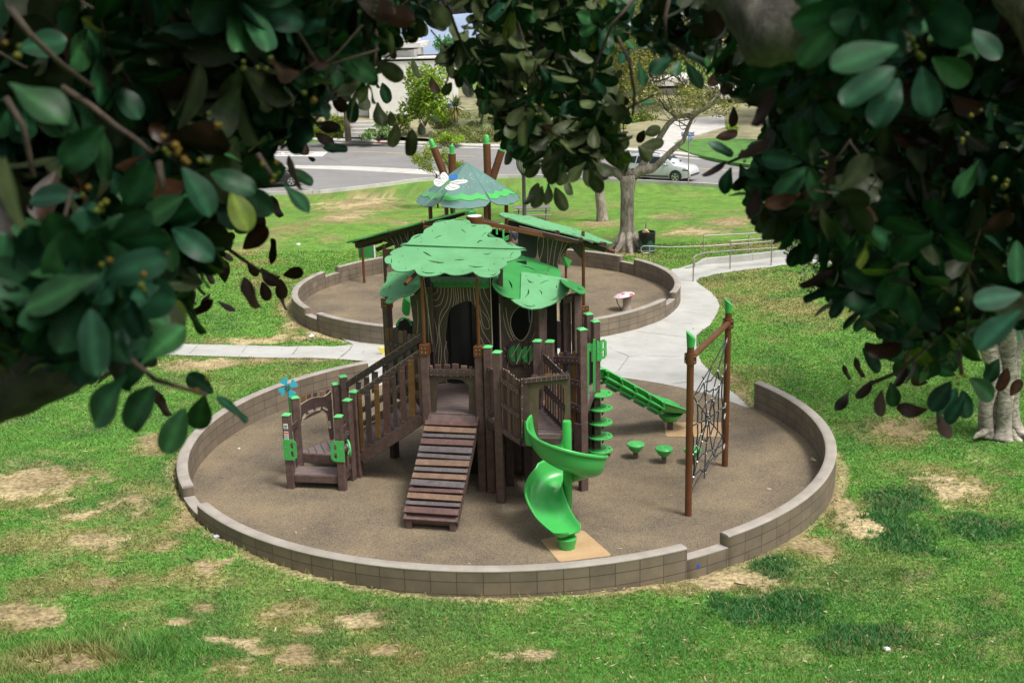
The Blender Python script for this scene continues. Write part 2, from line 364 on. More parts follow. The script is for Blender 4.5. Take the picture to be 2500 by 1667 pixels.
def axis(segs):
    out = [segs[0][0]]
    for a, b, st in segs:
        n = max(1, round((b-a)/st)); out += list(np.linspace(a, b, n+1)[1:])
    return np.array(out)
gx = axis([(-3000, -400, 400), (-400, -60, 34), (-60, -18, 1.5), (-18, 18, .125), (18, 60, 1.5), (60, 400, 34), (400, 3000, 400)])
gy = axis([(-60, 8, 2), (8, 12, .4), (12, 50, .125), (50, 76, .2), (76, 130, 3), (130, 400, 18), (400, 7000, 300)])
XX, YY = np.meshgrid(gx, gy)
ZZ = zt(XX, YY)
# polygons of bare places, in photograph pixels, dropped on the ground
def gp(pts): return [tuple(hit(*p))[:2] for p in pts]
PATH_PX = [(1841, 1003), (1784, 955), (1738, 915), (1712, 885), (1700, 850), (1700, 820), (1716, 806), (1733, 795), (1749, 769), (1757, 747), (1751, 731), (1734, 713), (1708, 695), (1700, 688), (1708, 680), (1746, 670), (1810, 661), (1900, 649.7), (1968, 643), (2029, 646), (2200, 650), (2210, 634), (2029, 634), (1931, 625), (1834, 635), (1719, 644), (1680, 656), (1639, 657)]
c2a = [(C2[0]+(R2-.1)*math.sin(math.radians(a)), C2[1]-(R2-.1)*math.cos(math.radians(a))) for a in range(88, -46, -3)]
LEFT_UP = [(862, 842), (812, 847), (702, 847), (600, 843.6), (427, 840), (200, 835), (0, 833)]
LEFT_LO = [(0, 858), (200, 861), (361, 864), (438, 868), (502, 870), (617, 873), (720, 875), (834, 878), (895, 883)]
c1a = [(C1[0]+6.14*math.sin(math.radians(a)), C1[1]-6.14*math.cos(math.radians(a))) for a in range(-147, -245, -3)]
PATH = gp(PATH_PX)+c2a+gp(LEFT_UP)+gp(LEFT_LO)+c1a
DIRT = [  # (pixel, radii in px x/y, strength)
    (1750, 1420, 170, 34, 1.3), (1640, 1432, 120, 16, 1.2), (2060, 1255, 50, 70, .9), (1985, 1330, 70, 26, .8), (2180, 1050, 110, 40, .75), (2330, 1190, 110, 50, .8), (2200, 1140, 60, 20, .5), (2130, 1230, 70, 24, .6),
    (455, 1270, 45, 30, .8), (500, 1392, 48, 26, .85), (420, 1410, 25, 16, .8), (490, 1485, 30, 12, .8), (700, 1495, 60, 26, .75), (860, 1515, 90, 26, .8), (760, 1537, 40, 16, 1.2), (600, 1568, 40, 18, 1.2), (530, 1560, 30, 12, .9), (720, 1605, 55, 28, 1.2), (575, 1625, 60, 26, 1.2), (640, 1590, 40, 12, .9),
    (825, 1615, 25, 10, .9), (860, 1632, 20, 10, .9), (1000, 1600, 40, 24, .6), (1130, 1640, 50, 30, .5), (270, 1362, 22, 8, .9), (110, 1190, 60, 26, .8), (60, 1160, 60, 24, .7), (330, 1210, 70, 60, .55), (50, 1330, 90, 26, .7), (170, 1395, 60, 24, .7), (110, 1430, 80, 18, .7), (300, 1480, 50, 14, .5), (60, 1620, 100, 40, .6), (330, 1310, 60, 18, .5), (270, 1250, 60, 14, .5),
    (640, 880, 190, 9, .8), (500, 888, 130, 14, .9), (650, 830, 200, 9, .75), (800, 815, 60, 14, 1.0), (725, 790, 32, 40, .9), (700, 745, 30, 30, .7), (640, 690, 50, 20, .5), (620, 600, 60, 18, .7), (700, 560, 60, 16, .6), (640, 640, 60, 14, .5), (810, 580, 30, 9, .7),
    (880, 500, 110, 26, 1.0), (840, 530, 70, 14, 1.0), (920, 540, 40, 10, .7), (970, 545, 30, 5, .8), (760, 470, 60, 12, .6), (900, 470, 70, 8, .7),
    (1700, 565, 90, 18, .85), (1640, 530, 60, 10, .8), (1780, 540, 70, 12, .9), (1850, 600, 90, 14, .7), (1620, 575, 70, 9, .6), (1470, 548, 60, 8, 1.0), (1530, 618, 70, 9, .8), (1480, 590, 50, 14, .6), (1390, 520, 60, 10, .6), (1300, 540, 70, 12, .5),
    (1850, 690, 150, 40, .62), (1780, 730, 90, 26, .65), (1960, 760, 140, 40, .6), (1740, 690, 50, 14, .7), (2050, 700, 80, 40, .6), (1890, 830, 40, 14, .35), (1790, 930, 26, 22, .9), (1810, 960, 24, 18, .9), (1950, 1000, 60, 18, .25), (100, 1180, 150, 50, .8), (210, 1320, 140, 36, .8), (60, 1500, 90, 50, .78), (330, 1225, 80, 36, .8), (150, 1615, 150, 34, .8), (380, 1085, 60, 30, .75), (260, 1425, 90, 24, .78), (180, 1260, 80, 24, .8), (400, 1330, 40, 16, .8), (930, 1585, 60, 14, .75), (440, 1520, 40, 14, .8), (1290, 1600, 60, 14, .74)]
WORN = [(p, q, rx, ry, s) for p, q, rx, ry, s in DIRT]
def pix(x, y, z):
    v = [np.asarray(x)-CP.x, np.asarray(y)-CP.y, np.asarray(z)-CP.z]; dot = lambda a: v[0]*a.x+v[1]*a.y+v[2]*a.z
    w = dot(CF); w = np.where(w < .5, .5, w); return 1250+FPX*dot(CR)/w, 833.5-FPX*dot(CU)/w
# each bare patch becomes a real ellipse on the ground
PATCH = []
for p, q, rx, ry, s in WORN:
    if s <= 0: continue
    c = hit(p, q); a = hit(p+rx, q); b = hit(p, q-ry); PATCH.append((c.x, c.y, abs(a.x-c.x)*.84+.03, abs(b.y-c.y)*.80+.03, s))
def bare(x, y):
    x = np.asarray(x, float); y = np.asarray(y, float)
    n = fbm(x*1.3+3, y*1.3+9, 5)-.5; n2 = fbm(x*5+1, y*5+7, 4)-.5
    d = np.zeros(x.shape)
    for cx, cy, rx, ry, s in PATCH:
        if s < .72: continue
        k = np.hypot((x-cx)/rx, (y-cy)/ry)+n*2.0+n2*2.2; d = np.maximum(d, min(1, s)*sm(1.15, .35, k))
    r = np.hypot(x-C1[0], y-C1[1]); d = np.maximum(d, .62*sm(.22, .05, np.abs(r-R1-.08)+n*.35))
    r = np.hypot(x-C2[0], y-C2[1]); d = np.maximum(d, .6*sm(.45, .1, np.abs(r-R2-.1)+n*.5))
    far_ = np.interp(y, [24, 45], [0, 1]); d = np.maximum(d, (.40-.2*far_)*sm(.12, .28, n)) ; d = np.maximum(d, (.42-.2*far_)*sm(.10, .26, n2+.4*n))
    return np.clip(d, 0, 1)
def dryf(x, y):   # straw coloured worn grass, still grass
    n = fbm(x*1.6+31, y*1.6+19, 5)-.5; n2 = fbm(x*6+1, y*6+7, 3)-.5; d = np.zeros(np.shape(x))
    for cx, cy, rx, ry, s in PATCH: d = np.maximum(d, min(1, s*1.25)*sm(1.5, .5, np.hypot((x-cx)/rx, (y-cy)/ry)+n*1.6+n2*1.2))
    return np.clip(d, 0, 1)
def lush(x, y):   # darker, longer clumps
    n = fbm(np.asarray(x)*.9+40, np.asarray(y)*.9+11, 4); return sm(.52, .66, n)
D = bare(XX, YY); LU = lush(XX, YY); N1 = fbm(XX*.35+2, YY*.35+5, 5); N2 = fbm(XX*3, YY*3, 3)
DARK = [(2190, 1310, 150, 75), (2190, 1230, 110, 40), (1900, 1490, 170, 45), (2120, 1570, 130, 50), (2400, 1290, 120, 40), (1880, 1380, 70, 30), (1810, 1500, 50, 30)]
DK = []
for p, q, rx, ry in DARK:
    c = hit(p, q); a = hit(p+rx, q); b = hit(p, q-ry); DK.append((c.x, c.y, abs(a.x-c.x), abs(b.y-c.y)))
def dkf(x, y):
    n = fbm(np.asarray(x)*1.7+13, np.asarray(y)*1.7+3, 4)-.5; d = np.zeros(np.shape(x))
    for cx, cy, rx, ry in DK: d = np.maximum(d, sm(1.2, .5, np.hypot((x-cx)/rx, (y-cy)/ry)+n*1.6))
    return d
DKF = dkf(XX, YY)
def grasscol(x, y, d, dk, lu, n1, n2):
    dry = np.clip(sm(.50, .70, n1)*.42+d*.6+dryf(x, y)*.95, 0, 1)[..., None]
    fr = np.interp(y, [14, 26, 40, 60], [0, .15, .5, .9])[..., None]
    near = np.array([.108, .272, .046])*(1-fr)+np.array([.155, .315, .048])*fr
    c = near*(1-dry*.8)+np.array([.30, .255, .105])*dry*.8
    v = (.62+.80*n2)[..., None]; c = c*v
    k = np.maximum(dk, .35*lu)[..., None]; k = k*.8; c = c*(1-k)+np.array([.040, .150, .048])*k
    return c
SO = np.array([.430, .345, .195])*(.72+.55*N2)[..., None]
SO2 = np.array([.275, .212, .115])*(.72+.55*N2)[..., None]
mixs = sm(.4, .6, fbm(XX*.5+8, YY*.5+1, 3))[..., None]; SO = SO*mixs+SO2*(1-mixs)
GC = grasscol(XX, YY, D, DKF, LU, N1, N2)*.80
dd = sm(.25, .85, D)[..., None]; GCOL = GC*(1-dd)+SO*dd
nx, ny = len(gx), len(gy); idx = np.arange(nx*ny).reshape(ny, nx)
F = np.stack([idx[:-1, :-1], idx[:-1, 1:], idx[1:, 1:], idx[1:, :-1]], -1).reshape(-1, 4)
M['ground'] = colmat('lawn_soil', .95, 0, .15, .55, 14)
nt = M['ground'].node_tree; bs = nt.nodes['Principled BSDF']; old = bs.inputs['Base Color'].links[0].from_socket
tcn = nd(nt, 'ShaderNodeTexCoord'); na = nd(nt, 'ShaderNodeTexNoise', Scale=2.6, Detail=10, Roughness=.72); nt.links.new(tcn.outputs['Object'], na.inputs['Vector'])
ra = nd(nt, 'ShaderNodeMapRange'); ra.inputs['From Min'].default_value = .50; ra.inputs['From Max'].default_value = .66; ra.inputs['To Max'].default_value = .30; nt.links.new(na.outputs['Fac'], ra.inputs['Value'])
mxa = nd(nt, 'ShaderNodeMix', _data_type='RGBA'); nt.links.new(ra.outputs[0], mxa.inputs[0]); nt.links.new(old, mxa.inputs[6]); mxa.inputs[7].default_value = (.30, .25, .10, 1); nt.links.new(mxa.outputs[2], bs.inputs['Base Color'])
tcn = nd(nt, 'ShaderNodeTexCoord'); nn = nd(nt, 'ShaderNodeTexNoise', Scale=28, Detail=6, Roughness=.7); nt.links.new(tcn.outputs['Object'], nn.inputs['Vector'])
bp = nd(nt, 'ShaderNodeBump', Strength=.7, Distance=.04); nt.links.new(nn.outputs['Fac'], bp.inputs['Height']); nt.links.new(bp.outputs[0], nt.nodes['Principled BSDF'].inputs['Normal'])
tag(npmesh('ground', np.stack([XX, YY, ZZ], -1).reshape(-1, 3), F, M['ground'], None, GCOL.reshape(-1, 3), True), kind='structure')
# ------------------------------------------------------------------ draped sheets
def sheet(name, poly, m, step=.5, up=.02, zf=None, kind='structure', thick=0):
    P = [Vector(p[:2]) for p in poly]; n = len(P); A = sum(P[i].x*P[(i+1) % n].y-P[(i+1) % n].x*P[i].y for i in range(n))
    if A < 0: P = P[::-1]
    E = []
    for i in range(n):
        a, b = P[i], P[(i+1) % n]; k = max(1, int((b-a).length/step)); E += [a+(b-a)*(j/k) for j in range(k)]
    xs = np.arange(min(p.x for p in P)+step/2, max(p.x for p in P), step); ys = np.arange(min(p.y for p in P)+step/2, max(p.y for p in P), step)
    gx_, gy_ = np.meshgrid(xs, ys); ins = inpoly(gx_, gy_, [tuple(p) for p in P]); I = [Vector((a, b)) for a, b in zip(gx_[ins], gy_[ins])]
    vs, es, fs, *_ = delaunay_2d_cdt(E+I, [(i, (i+1) % len(E)) for i in range(len(E))], [], 1, 1e-5)
    x = np.array([v.x for v in vs]); y = np.array([v.y for v in vs]); z = (zt(x, y, False) if zf is None else zf(x, y))+up
    mb = MB(); mb.v = list(zip(x, y, z)); mb.f = [tuple(f) for f in fs]; mb.m = [0]*len(fs)
    if thick:
        cnt = {}
        for f in mb.f:
            for a, b in zip(f, f[1:]+f[:1]): cnt[(a, b)] = 1
        o = len(mb.v); mb.v += [(a, b, c-thick) for a, b, c in mb.v]
        for (a, b) in list(cnt):
            if (b, a) not in cnt: mb.f.append((a, a+o, b+o, b)); mb.m.append(0)
    o = mb.build(name, m); return tag(o, kind=kind) if kind else o
M['path'] = M['conc']
zpath = lambda x, y: np.where(np.hypot(x-C1[0], y-C1[1]) < 6.35, -.012, zt(x, y, False)+.015)
sheet('path', PATH, M['conc'], .4, 0, zpath)
# saw-cut joints of the path, thin dark grey strips
jb = MB()
for pts in ([i5(725, 1205), i5(922, 1297), i5(820, 1440)], [i5(930, 1295), i5(1450, 1297)], [i5(1010, 1060), i5(1470, 1112)], [i5(1350, 980), i5(1660, 1003)], [i5(1440, 870), i5(1760, 905)], [i6(1025, 1188), i6(885, 1330)], [i6(498, 1212), i6(443, 1280)], [i1(1800, 20), i1(1665, 150)], [i1(1282, 40), i1(1232, 105)], [i1(800, 20), i1(715, 125)], [i1(325, 15), i1(245, 100)],
            [i5(900, 1480), i5(1100, 1512), i5(1330, 1568)], [i3(0, 118), i3(350, 195), i3(700, 275), i3(940, 370)], [i3(160, 140), i3(300, 128)], [i3(770, 300), i3(840, 290)]):
    q = [hit(*p) for p in pts]
    for a, b in zip(q, q[1:]):
        n_ = max(1, int((b-a).length/.4)); L_ = [a.lerp(b, t/n_) for t in range(n_+1)]
        for c, d in zip(L_, L_[1:]):
            c = Vector((c.x, c.y, float(zpath(c.x, c.y))+.004)); d = Vector((d.x, d.y, float(zpath(d.x, d.y))+.004)); s_ = (d-c).cross(Vector((0, 0, 1))).normalized()*.009
            jb.add([c-s_, d-s_, d+s_, c+s_], [(0, 1, 2, 3)])
tag(jb.build('path_joints', mat('joint_dark_gap', (.20, .19, .175), .9, .2)), kind='structure')
def disc(name, c, R, z, m):
    mb = MB(); n = 96
    rr = [R*k/6 for k in range(1, 7)]; mb.v = [(c[0], c[1], z)]+[(c[0]+r*math.sin(2*pi*k/n), c[1]+r*math.cos(2*pi*k/n), z) for r in rr for k in range(n)]
    mb.f = [(0, 1+(k+1) % n, 1+k) for k in range(n)]+[(1+i*n+k, 1+i*n+(k+1) % n, 1+(i+1)*n+(k+1) % n, 1+(i+1)*n+k) for i in range(5) for k in range(n)]; mb.m = [0]*len(mb.f)
    return tag(mb.build(name, m), kind='structure')
def pad(name, c, R, z, gap=None):
    n = 128; mb = MB(); mb.v = [(c[0], c[1], z)]; mb.f = []
    for i in range(1, 7):
        for k in range(n):
            a = 360*k/n-180; r = R
            if gap and (a > gap[0] or a < gap[1]): r = 6.13
            r = r*i/6; a = math.radians(a); mb.v.append((c[0]+r*math.sin(a), c[1]-r*math.cos(a), z))
    mb.f = [(0, 1+k, 1+(k+1) % n) for k in range(n)]+[(1+i*n+k, 1+(i+1)*n+k, 1+(i+1)*n+(k+1) % n, 1+i*n+(k+1) % n) for i in range(5) for k in range(n)]; mb.m = [0]*len(mb.f)
    return tag(mb.build(name, M['rubber']), kind='structure')
pad('rubber_surface', C1, R1-.1, 0, (117, -147)); pad('rubber_surface', C2, R2-.1, Z2)
# ------------------------------------------------------------------ round block walls
def ringwall(c, R, z0, ztop, a0, a1, notches, label, loops=False):
    w = .20; course = .203; st = math.degrees(.406/R)/2; dz = ztop-.6; seg = []
    t = thing('block_wall', (c[0], c[1], z0), label, 'wall')
    brk = sorted(set([a0, a1]+[x for n in notches for x in n])); V = []; Fq = []; UV = []; cap = MB()
    for a, b in zip(brk, brk[1:]):
        low = any(n[0] <= a and b <= n[1] for n in notches); zt_ = ztop-(course if low else 0)
        n = max(1, round((b-a)/st)); An = np.radians(np.linspace(a, b, n+1)); capz = .035 if not low else .015; zw = zt_-capz
        hs = [z0-.5, zw]
        o = len(V)
        for an in An:
            s_, k_ = math.sin(an), -math.cos(an); u = (an-math.radians(a0))*R
            for r, z in ((R, hs[0]), (R, zw), (R-w, hs[0]), (R-w, zw)):
                V.append((c[0]+r*s_, c[1]+r*k_, z)); UV.append((u, z-ztop+.609+.203*5))
        for i in range(n):
            p, q = o+i*4, o+(i+1)*4
            Fq += [(p, q, q+1, p+1), (q+2, p+2, p+3, q+3)]
        Fq += [(o+2, o, o+1, o+3), (o+n*4, o+n*4+2, o+n*4+3, o+n*4+1)]
        # coping with rounded arrises
        pr = [(R+.004, 0), (R+.004, capz*.45), (R-.012, capz*.8), (R-.05, capz), (R-w+.05, capz), (R-w+.012, capz*.8), (R-w-.004, capz*.45), (R-w-.004, 0)]
        if low: pr = [(R, 0), (R, capz), (R-w, capz), (R-w, 0)]
        oc = len(cap.v); m_ = len(pr)
        for an in An:
            for r, z in pr: cap.v.append((c[0]+r*math.sin(an), c[1]-r*math.cos(an), zw+z))
        for i in range(n):
            for j in range(m_-1): cap.f.append((oc+i*m_+j, oc+(i+1)*m_+j, oc+(i+1)*m_+j+1, oc+i*m_+j+1)); cap.m.append(0)
        cap.f.append(tuple(oc+j for j in range(m_))); cap.m.append(0); cap.f.append(tuple(oc+n*m_+j for j in range(m_))[::-1]); cap.m.append(0)
    npmesh('blockwork', V, Fq, M['block'], t, uv=UV)
    cap.build('coping', M['coping'], t, smooth=50); return t
w1 = ringwall(C1, R1, 0, .60, -147.3, 116.7, [(-65, -56.5), (25.7, 33)], 'curved brown block wall with pale coping enclosing the nearer play area')
w2 = ringwall(C2, R2, Z2, Z2+.60, -180, 180, [(-120.9, -112.8), (-60.2, -52.3), (122.2, 129.3), (60.5, 68.8)], 'round brown block wall with notches enclosing the farther play area')
mb = MB(); p = onpl(1705, 1381, Vector((C1[0]+(R1)*math.sin(.487), C1[1]-R1*math.cos(.487), .3)), Vector((math.sin(.487), -math.cos(.487), 0)))
ax_n = Vector((math.sin(.487), -math.cos(.487), 0)); ax_s = Vector((math.cos(.487), math.sin(.487), 0))
mb.plate([(math.cos(a)*(.028+.006*math.sin(3*a)), math.sin(a)*.032) for a in np.linspace(0, 2*pi, 16)[:-1]], [], p+ax_n*.006, ax_s, Vector((0, 0, 1)), .004); mb.build('paint_spot', mat('blue_spray_paint', (.02, .09, .62), .5), w1)
# ------------------------------------------------------------------ road
rz = lambda x, y: np.full(np.shape(x), ZR)
KN = [(300, 478), (560, 474), (740, 471), (800, 467), (850, 462), (900, 456), (950, 450), (1005, 442), (1060, 437.5), (1180, 433), (1300, 431), (1420, 437), (1560, 443), (1690, 450), (1850, 459), (2100, 468), (2400, 478)]
KF = [(300, 342), (560, 341), (700, 343), (800, 346.5), (850, 349), (950, 352.5), (1045, 356), (1130, 359.5), (1211, 362), (1330, 366), (1450, 370), (1540, 372), (1623, 378), (1690, 385), (1767, 391), (1900, 398), (2100, 402), (2400, 408)]
wn = [tuple(at(*p, ZR))[:2] for p in KN]; wf = [tuple(at(*p, ZR))[:2] for p in KF]
wn = [(wn[0][0]-150, wn[0][1])]+wn+[(wn[-1][0]+150, wn[-1][1])]; wf = [(wf[0][0]-150, wf[0][1])]+wf+[(wf[-1][0]+150, wf[-1][1])]
sheet('road', wn+wf[::-1], M['asphalt'], 6, 0, rz)
def kerbrun(name, line, w, h, side, mats, base=ZR, gutter=.45):
    mb = MB(); q = cr(line, 4, False)
    for i, (a, b) in enumerate(zip(q, q[1:])):
        a = Vector((a[0], a[1], 0)); b = Vector((b[0], b[1], 0)); d = (b-a).normalized(); s_ = Vector((-d.y, d.x, 0))*side; e = d*.002
        for (o0, o1, z0, z1) in ((0, w, -.3, h), (-gutter, 0, -.1, .006)):
            vs = [a+s_*o0, b+s_*o0, b+s_*o1, a+s_*o1]; mb.add([v+Vector((0, 0, base+z)) for z in (z0, z1) for v in vs], [(4, 5, 6, 7), (0, 1, 5, 4), (2, 3, 7, 6)] if side > 0 else [(7, 6, 5, 4), (4, 5, 1, 0), (6, 7, 3, 2)])
    return tag(mb.build(name, mats), kind='structure')
kerbrun('kerb', wn, .18, .14, -1, M['kerb']); kerbrun('kerb', wf, .18, .15, 1, M['kerb'], gutter=.6)
def strip(name, px, m, w=.12, up=.008, base=ZR):
    mb = MB(); q = cr([tuple(at(*p, base))[:2] for p in px], 6, False)
    for a, b in zip(q, q[1:]):
        a = Vector((a[0], a[1], base+up)); b = Vector((b[0], b[1], base+up)); s_ = (b-a).cross(Vector((0, 0, 1))).normalized()*w/2; mb.add([a-s_, b-s_, b+s_, a+s_], [(0, 1, 2, 3)])
    return tag(mb.build(name, m), kind='structure')
strip('road_marking', [(560, 363), (700, 365), (760, 367.5), (900, 371), (1040, 377.5), (1160, 382)], M['paint_y'], .22)
strip('road_marking', [(1700, 411), (1745, 414), (1800, 417), (2000, 424)], M['paint_y'], .2)
def quad(name, px, m, up=.008, base=ZR): 
    mb = MB(); mb.add([at(*p, base)+Vector((0, 0, up)) for p in px], [tuple(range(len(px)))]); return tag(mb.build(name, m), kind='structure')
quad('cross_gutter', [(690, 403.5), (860, 406), (1030, 414), (1120, 424), (1122, 430), (1030, 426), (860, 416), (690, 410)], M['kerb'])
quad('road_marking', [(640, 369), (800, 371.5), (787, 382.5), (640, 381)], M['paint'])
for k in range(6): quad('road_marking', [(655+k*20, 373+.1*k), (668+k*20, 373+.1*k), (665+k*20, 375+.1*k), (652+k*20, 375+.1*k)], M['asphalt'], .013)
for k in range(5): quad('road_marking', [(650+k*23, 377+.1*k), (668+k*23, 377+.1*k), (665+k*23, 378.6+.1*k), (647+k*23, 378.6+.1*k)], M['asphalt'], .013)
strip('road_crack', [(793, 384), (810, 390), (828, 396), (834, 398)], M['blk'], .035); strip('road_crack', [(990, 393), (1080, 396), (1200, 400), (1420, 402)], mat('tar_line', (.09, .09, .09), .8), .05)
mb = MB(); kz = ZR+.153
a, b = [at(*p, ZR) for p in ((909, 351), (946, 352.5))]; s_ = Vector((0, .19, 0)); mb.add([Vector((v.x, v.y, z)) for v, z in ((a, ZR+.008), (b, ZR+.008), (b, kz+.003), (a, kz+.003), (a+s_, kz+.003), (b+s_, kz+.003))], [(0, 1, 2, 3), (3, 2, 5, 4)])
for v in range(len(mb.v)): mb.v[v] = (mb.v[v][0], mb.v[v][1]-.006, mb.v[v][2])
tag(mb.build('red_kerb_paint', M['paint_r']), kind='structure')
# far pavement, driveways and verge lawn
far = [(x, y+.19) for x, y in wf]; far2 = [(x, y+2.2) for x, y in wf]
sheet('pavement', far+far2[::-1], M['kerb'], 6, ZR+.155, lambda x, y: 0*x)
def zfar(x, y): return ZR+.17+np.clip((y-107)/22, 0, 1)*1.5+np.clip((y-97)/10, 0, 1)*.03
sheet('driveway', [tuple(at(*p, -1.2))[:2] for p in ((1560, 369), (1625, 376), (1640, 352), (1655, 328), (1770, 308), (1768, 292), (1640, 300), (1600, 322), (1575, 350))], M['kerb'], 3, .05, zfar, thick=.3)
sheet('verge_lawn', [tuple(at(*p, -1.25))[:2] for p in ((1646, 338), (1672, 332), (1752, 326), (1860, 330), (1860, 392), (1790, 383), (1735, 372), (1690, 362), (1660, 350))], mat('verge_grass', (.075, .20, .03), .9, .35, 1.5, .5, 9), 3, .08, zfar, thick=.3)
sheet('front_yard', far2+[(wf[-1][0], 170), (wf[0][0], 170)], mat('dry_yard_soil', (.27, .25, .14), .9, .4, .5), 5, -.03, zfar)
# far valley hills, the haze put into their blue grey colour
hv = MB()
for k, (Y, zb, h, c) in enumerate(((2300, -40, 60, 0), (3600, -40, 90, 0), (5600, -40, 215, 0))):
    xs = np.linspace(-Y*.9, Y*.9, 60); top = [h*(.55+.45*math.sin(x*.0011*(k+1)+k*2)*math.cos(x*.0004+k))*(.8+.4*random.random()) for x in xs]; o = len(hv.v)
    for x, t_ in zip(xs, top): hv.v += [(x, Y-300, zb-20), (x, Y, zb+t_*.8), (x, Y+500, zb+t_*.5)]
    for i in range(59):
        for j in (0, 1): hv.f.append((o+i*3+j, o+i*3+3+j, o+i*3+4+j, o+i*3+1+j)); hv.m.append(0)
tag(hv.build('hills', mat('haze_tinted_hills', (.24, .31, .42), 1, .15, .004), smooth=180), kind='structure')
# ------------------------------------------------------------------ grass blades (nobody could count them)
def grass():
    n0 = 620000; Y = 12.2+(50-12.2)*RNG.random(n0)**1.75; hw = Y*.46+.6; X = (RNG.random(n0)*2-1)*hw
    keep = np.ones(n0, bool)
    r1 = np.hypot(X-C1[0], Y-C1[1]); r2 = np.hypot(X-C2[0], Y-C2[1]); keep &= (r1 > R1+.02) & (r2 > R2+.02)
    keep &= ~inpoly(X, Y, PATH)
    d = bare(X, Y); keep &= RNG.random(n0) > sm(.12, .75, d)*.985
    X, Y, d = X[keep], Y[keep], d[keep]; n = len(X)
    lu = lush(X, Y); dk = dkf(X, Y); n1 = fbm(X*.35+2, Y*.35+5, 5); n2 = RNG.random(n)
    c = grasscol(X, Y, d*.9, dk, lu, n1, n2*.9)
    straw = RNG.random(n) < (.05+.25*d); c[straw] = np.array([.34, .28, .14])*(.6+.6*n2[straw, None])
    h = (.028+.030*RNG.random(n))*(1+.9*dk+.25*lu)*np.interp(Y, [12, 25, 50], [1, 1, 1.25])
    rim = sm(.30, .03, np.abs(r1[keep]-R1)); h = h*(1+rim*.9*(fbm(X*3, Y*3, 2) > .5))
    tall = sm(1.15, .3, np.hypot((X+5.8)/1.5, (Y-14.4)/1.0)+fbm(X*2, Y*2, 3)-.5); h = h*(1+2.6*tall)
    w = np.interp(Y, [12, 25, 50], [.008, .014, .030])*(.7+.6*RNG.random(n))*(1+.3*dk)
    Z = zt(X, Y); a = RNG.random(n)*2*pi; ln = .35+.75*RNG.random(n); b = RNG.random(n)*2*pi
    B = np.stack([X, Y, Z-.006], -1); S = np.stack([np.cos(a), np.sin(a), 0*a], -1)*w[:, None]
    TP = B+np.stack([np.cos(b)*ln*h, np.sin(b)*ln*h, h], -1)
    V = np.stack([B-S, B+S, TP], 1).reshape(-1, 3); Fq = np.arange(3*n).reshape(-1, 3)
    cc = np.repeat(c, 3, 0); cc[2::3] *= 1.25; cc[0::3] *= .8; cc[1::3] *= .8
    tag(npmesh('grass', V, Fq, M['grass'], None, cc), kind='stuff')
grass()
# straw bits and dead leaves lying on the lawn and on the rubber
def bits():
    V = []; Fq = []; C = []
    for i in range(2600):
        Y = 12.6+26*random.random()**1.6; X = random.uniform(-1, 1)*(Y*.45); inr = math.hypot(X-C1[0], Y-C1[1])
        if inr < R1+.05 and (inr > R1-.3 or random.random() > .12): continue
        z = .004 if inr < R1 else float(zt(X, Y, False))+random.uniform(.005, .035)
        if not inr < R1 and X < -.5 and random.random() < .35: continue
        a = random.uniform(0, pi*2); L = random.choice([.05, .06, .09, .14]); w = random.uniform(.006, .016); t = random.uniform(-.2, .2)
        d = Vector((math.cos(a), math.sin(a), t)); s_ = Vector((-math.sin(a), math.cos(a), random.uniform(-.4, .4)))*w; p = Vector((X, Y, z)); o = len(V)
        V += [p-d*L/2, p+s_, p+d*L/2, p-s_]; Fq.append((o, o+1, o+2, o+3)); k = random.choice([(.52, .42, .26), (.60, .52, .36), (.42, .30, .15), (.30, .18, .08)]); C += [k]*4
    tag(npmesh('leaf_litter', [tuple(v) for v in V], Fq, M['grass'], None, np.array(C)), kind='stuff')
bits()
# ------------------------------------------------------------------ litter, each its own thing
def crumple(name, p, s, m, label, cat, flat=.5):
    mb = MB(); bm = bmesh.new(); bmesh.ops.create_icosphere(bm, subdivisions=2, radius=s)
    for v in bm.verts: v.co *= .65+.6*random.random(); v.co.z = v.co.z*flat
    me = bpy.data.meshes.new(name); bm.to_mesh(me); bm.free(); me.materials.append(m); o = bpy.data.objects.new(name, me); COL.objects.link(o); o.location = p+Vector((0, 0, s*flat*.7)); return tag(o, label, cat)
crumple('paper_napkin', hit(728, 598), .10, M['litter'], 'white crumpled napkin lying on the grass bank left of the far round wall', 'litter', .45)
crumple('plastic_bottle', hit(761, 823), .085, M['litter'], 'crushed white bottle on the bare soil at the foot of the far round wall', 'litter', .6)
crumple('paper_scrap', hit(2166, 1585), .05, M['litter'], 'small white paper scrap on the lawn at the lower right', 'litter', .4)
crumple('plastic_wrapper', hit(527, 1311), .065, mat('pale_blue_film', (.42, .50, .58), .3), 'pale blue plastic wrapper beside the nearer wall on the left', 'litter', .4)
crumple('paper_crumb', at(583.5, 1095), .03, M['litter'], 'tiny white paper crumb on the brown rubber left of the entry platform', 'litter', .5)
def stick(name, pts, r, label): 
    mb = MB(); mb.tube([hit(*p)+Vector((0, 0, .03)) for p in pts], r, 5); return tag(mb.build(name, M['bark_twig'], smooth=60), label, 'stick')
stick('fallen_stick', [(1792, 1426), (1808, 1430), (1824, 1432)], .012, 'thin dark stick on the bare dirt in front of the wall notch')
stick('fallen_stick', [(457, 1366), (464, 1370), (471, 1375)], .012, 'short dark stick on the grass at the lower left')
stick('fallen_twig', [(2375, 1561), (2392, 1549), (2420, 1548)], .010, 'pale bent twig on the lawn at the far lower right')
mb = MB(); o_ = at(1994, 1126); 
for k in range(3):
    a = 2.2+k*.7; d = Vector((math.cos(a), math.sin(a), .25)); s_ = Vector((-d.y, d.x, 0))*.022; p = Vector((o_.x, o_.y, .01)); mb.add([p, p+d*.07+s_, p+d*.15+Vector((0, 0, .01)), p+d*.07-s_], [(0, 1, 2, 3)])
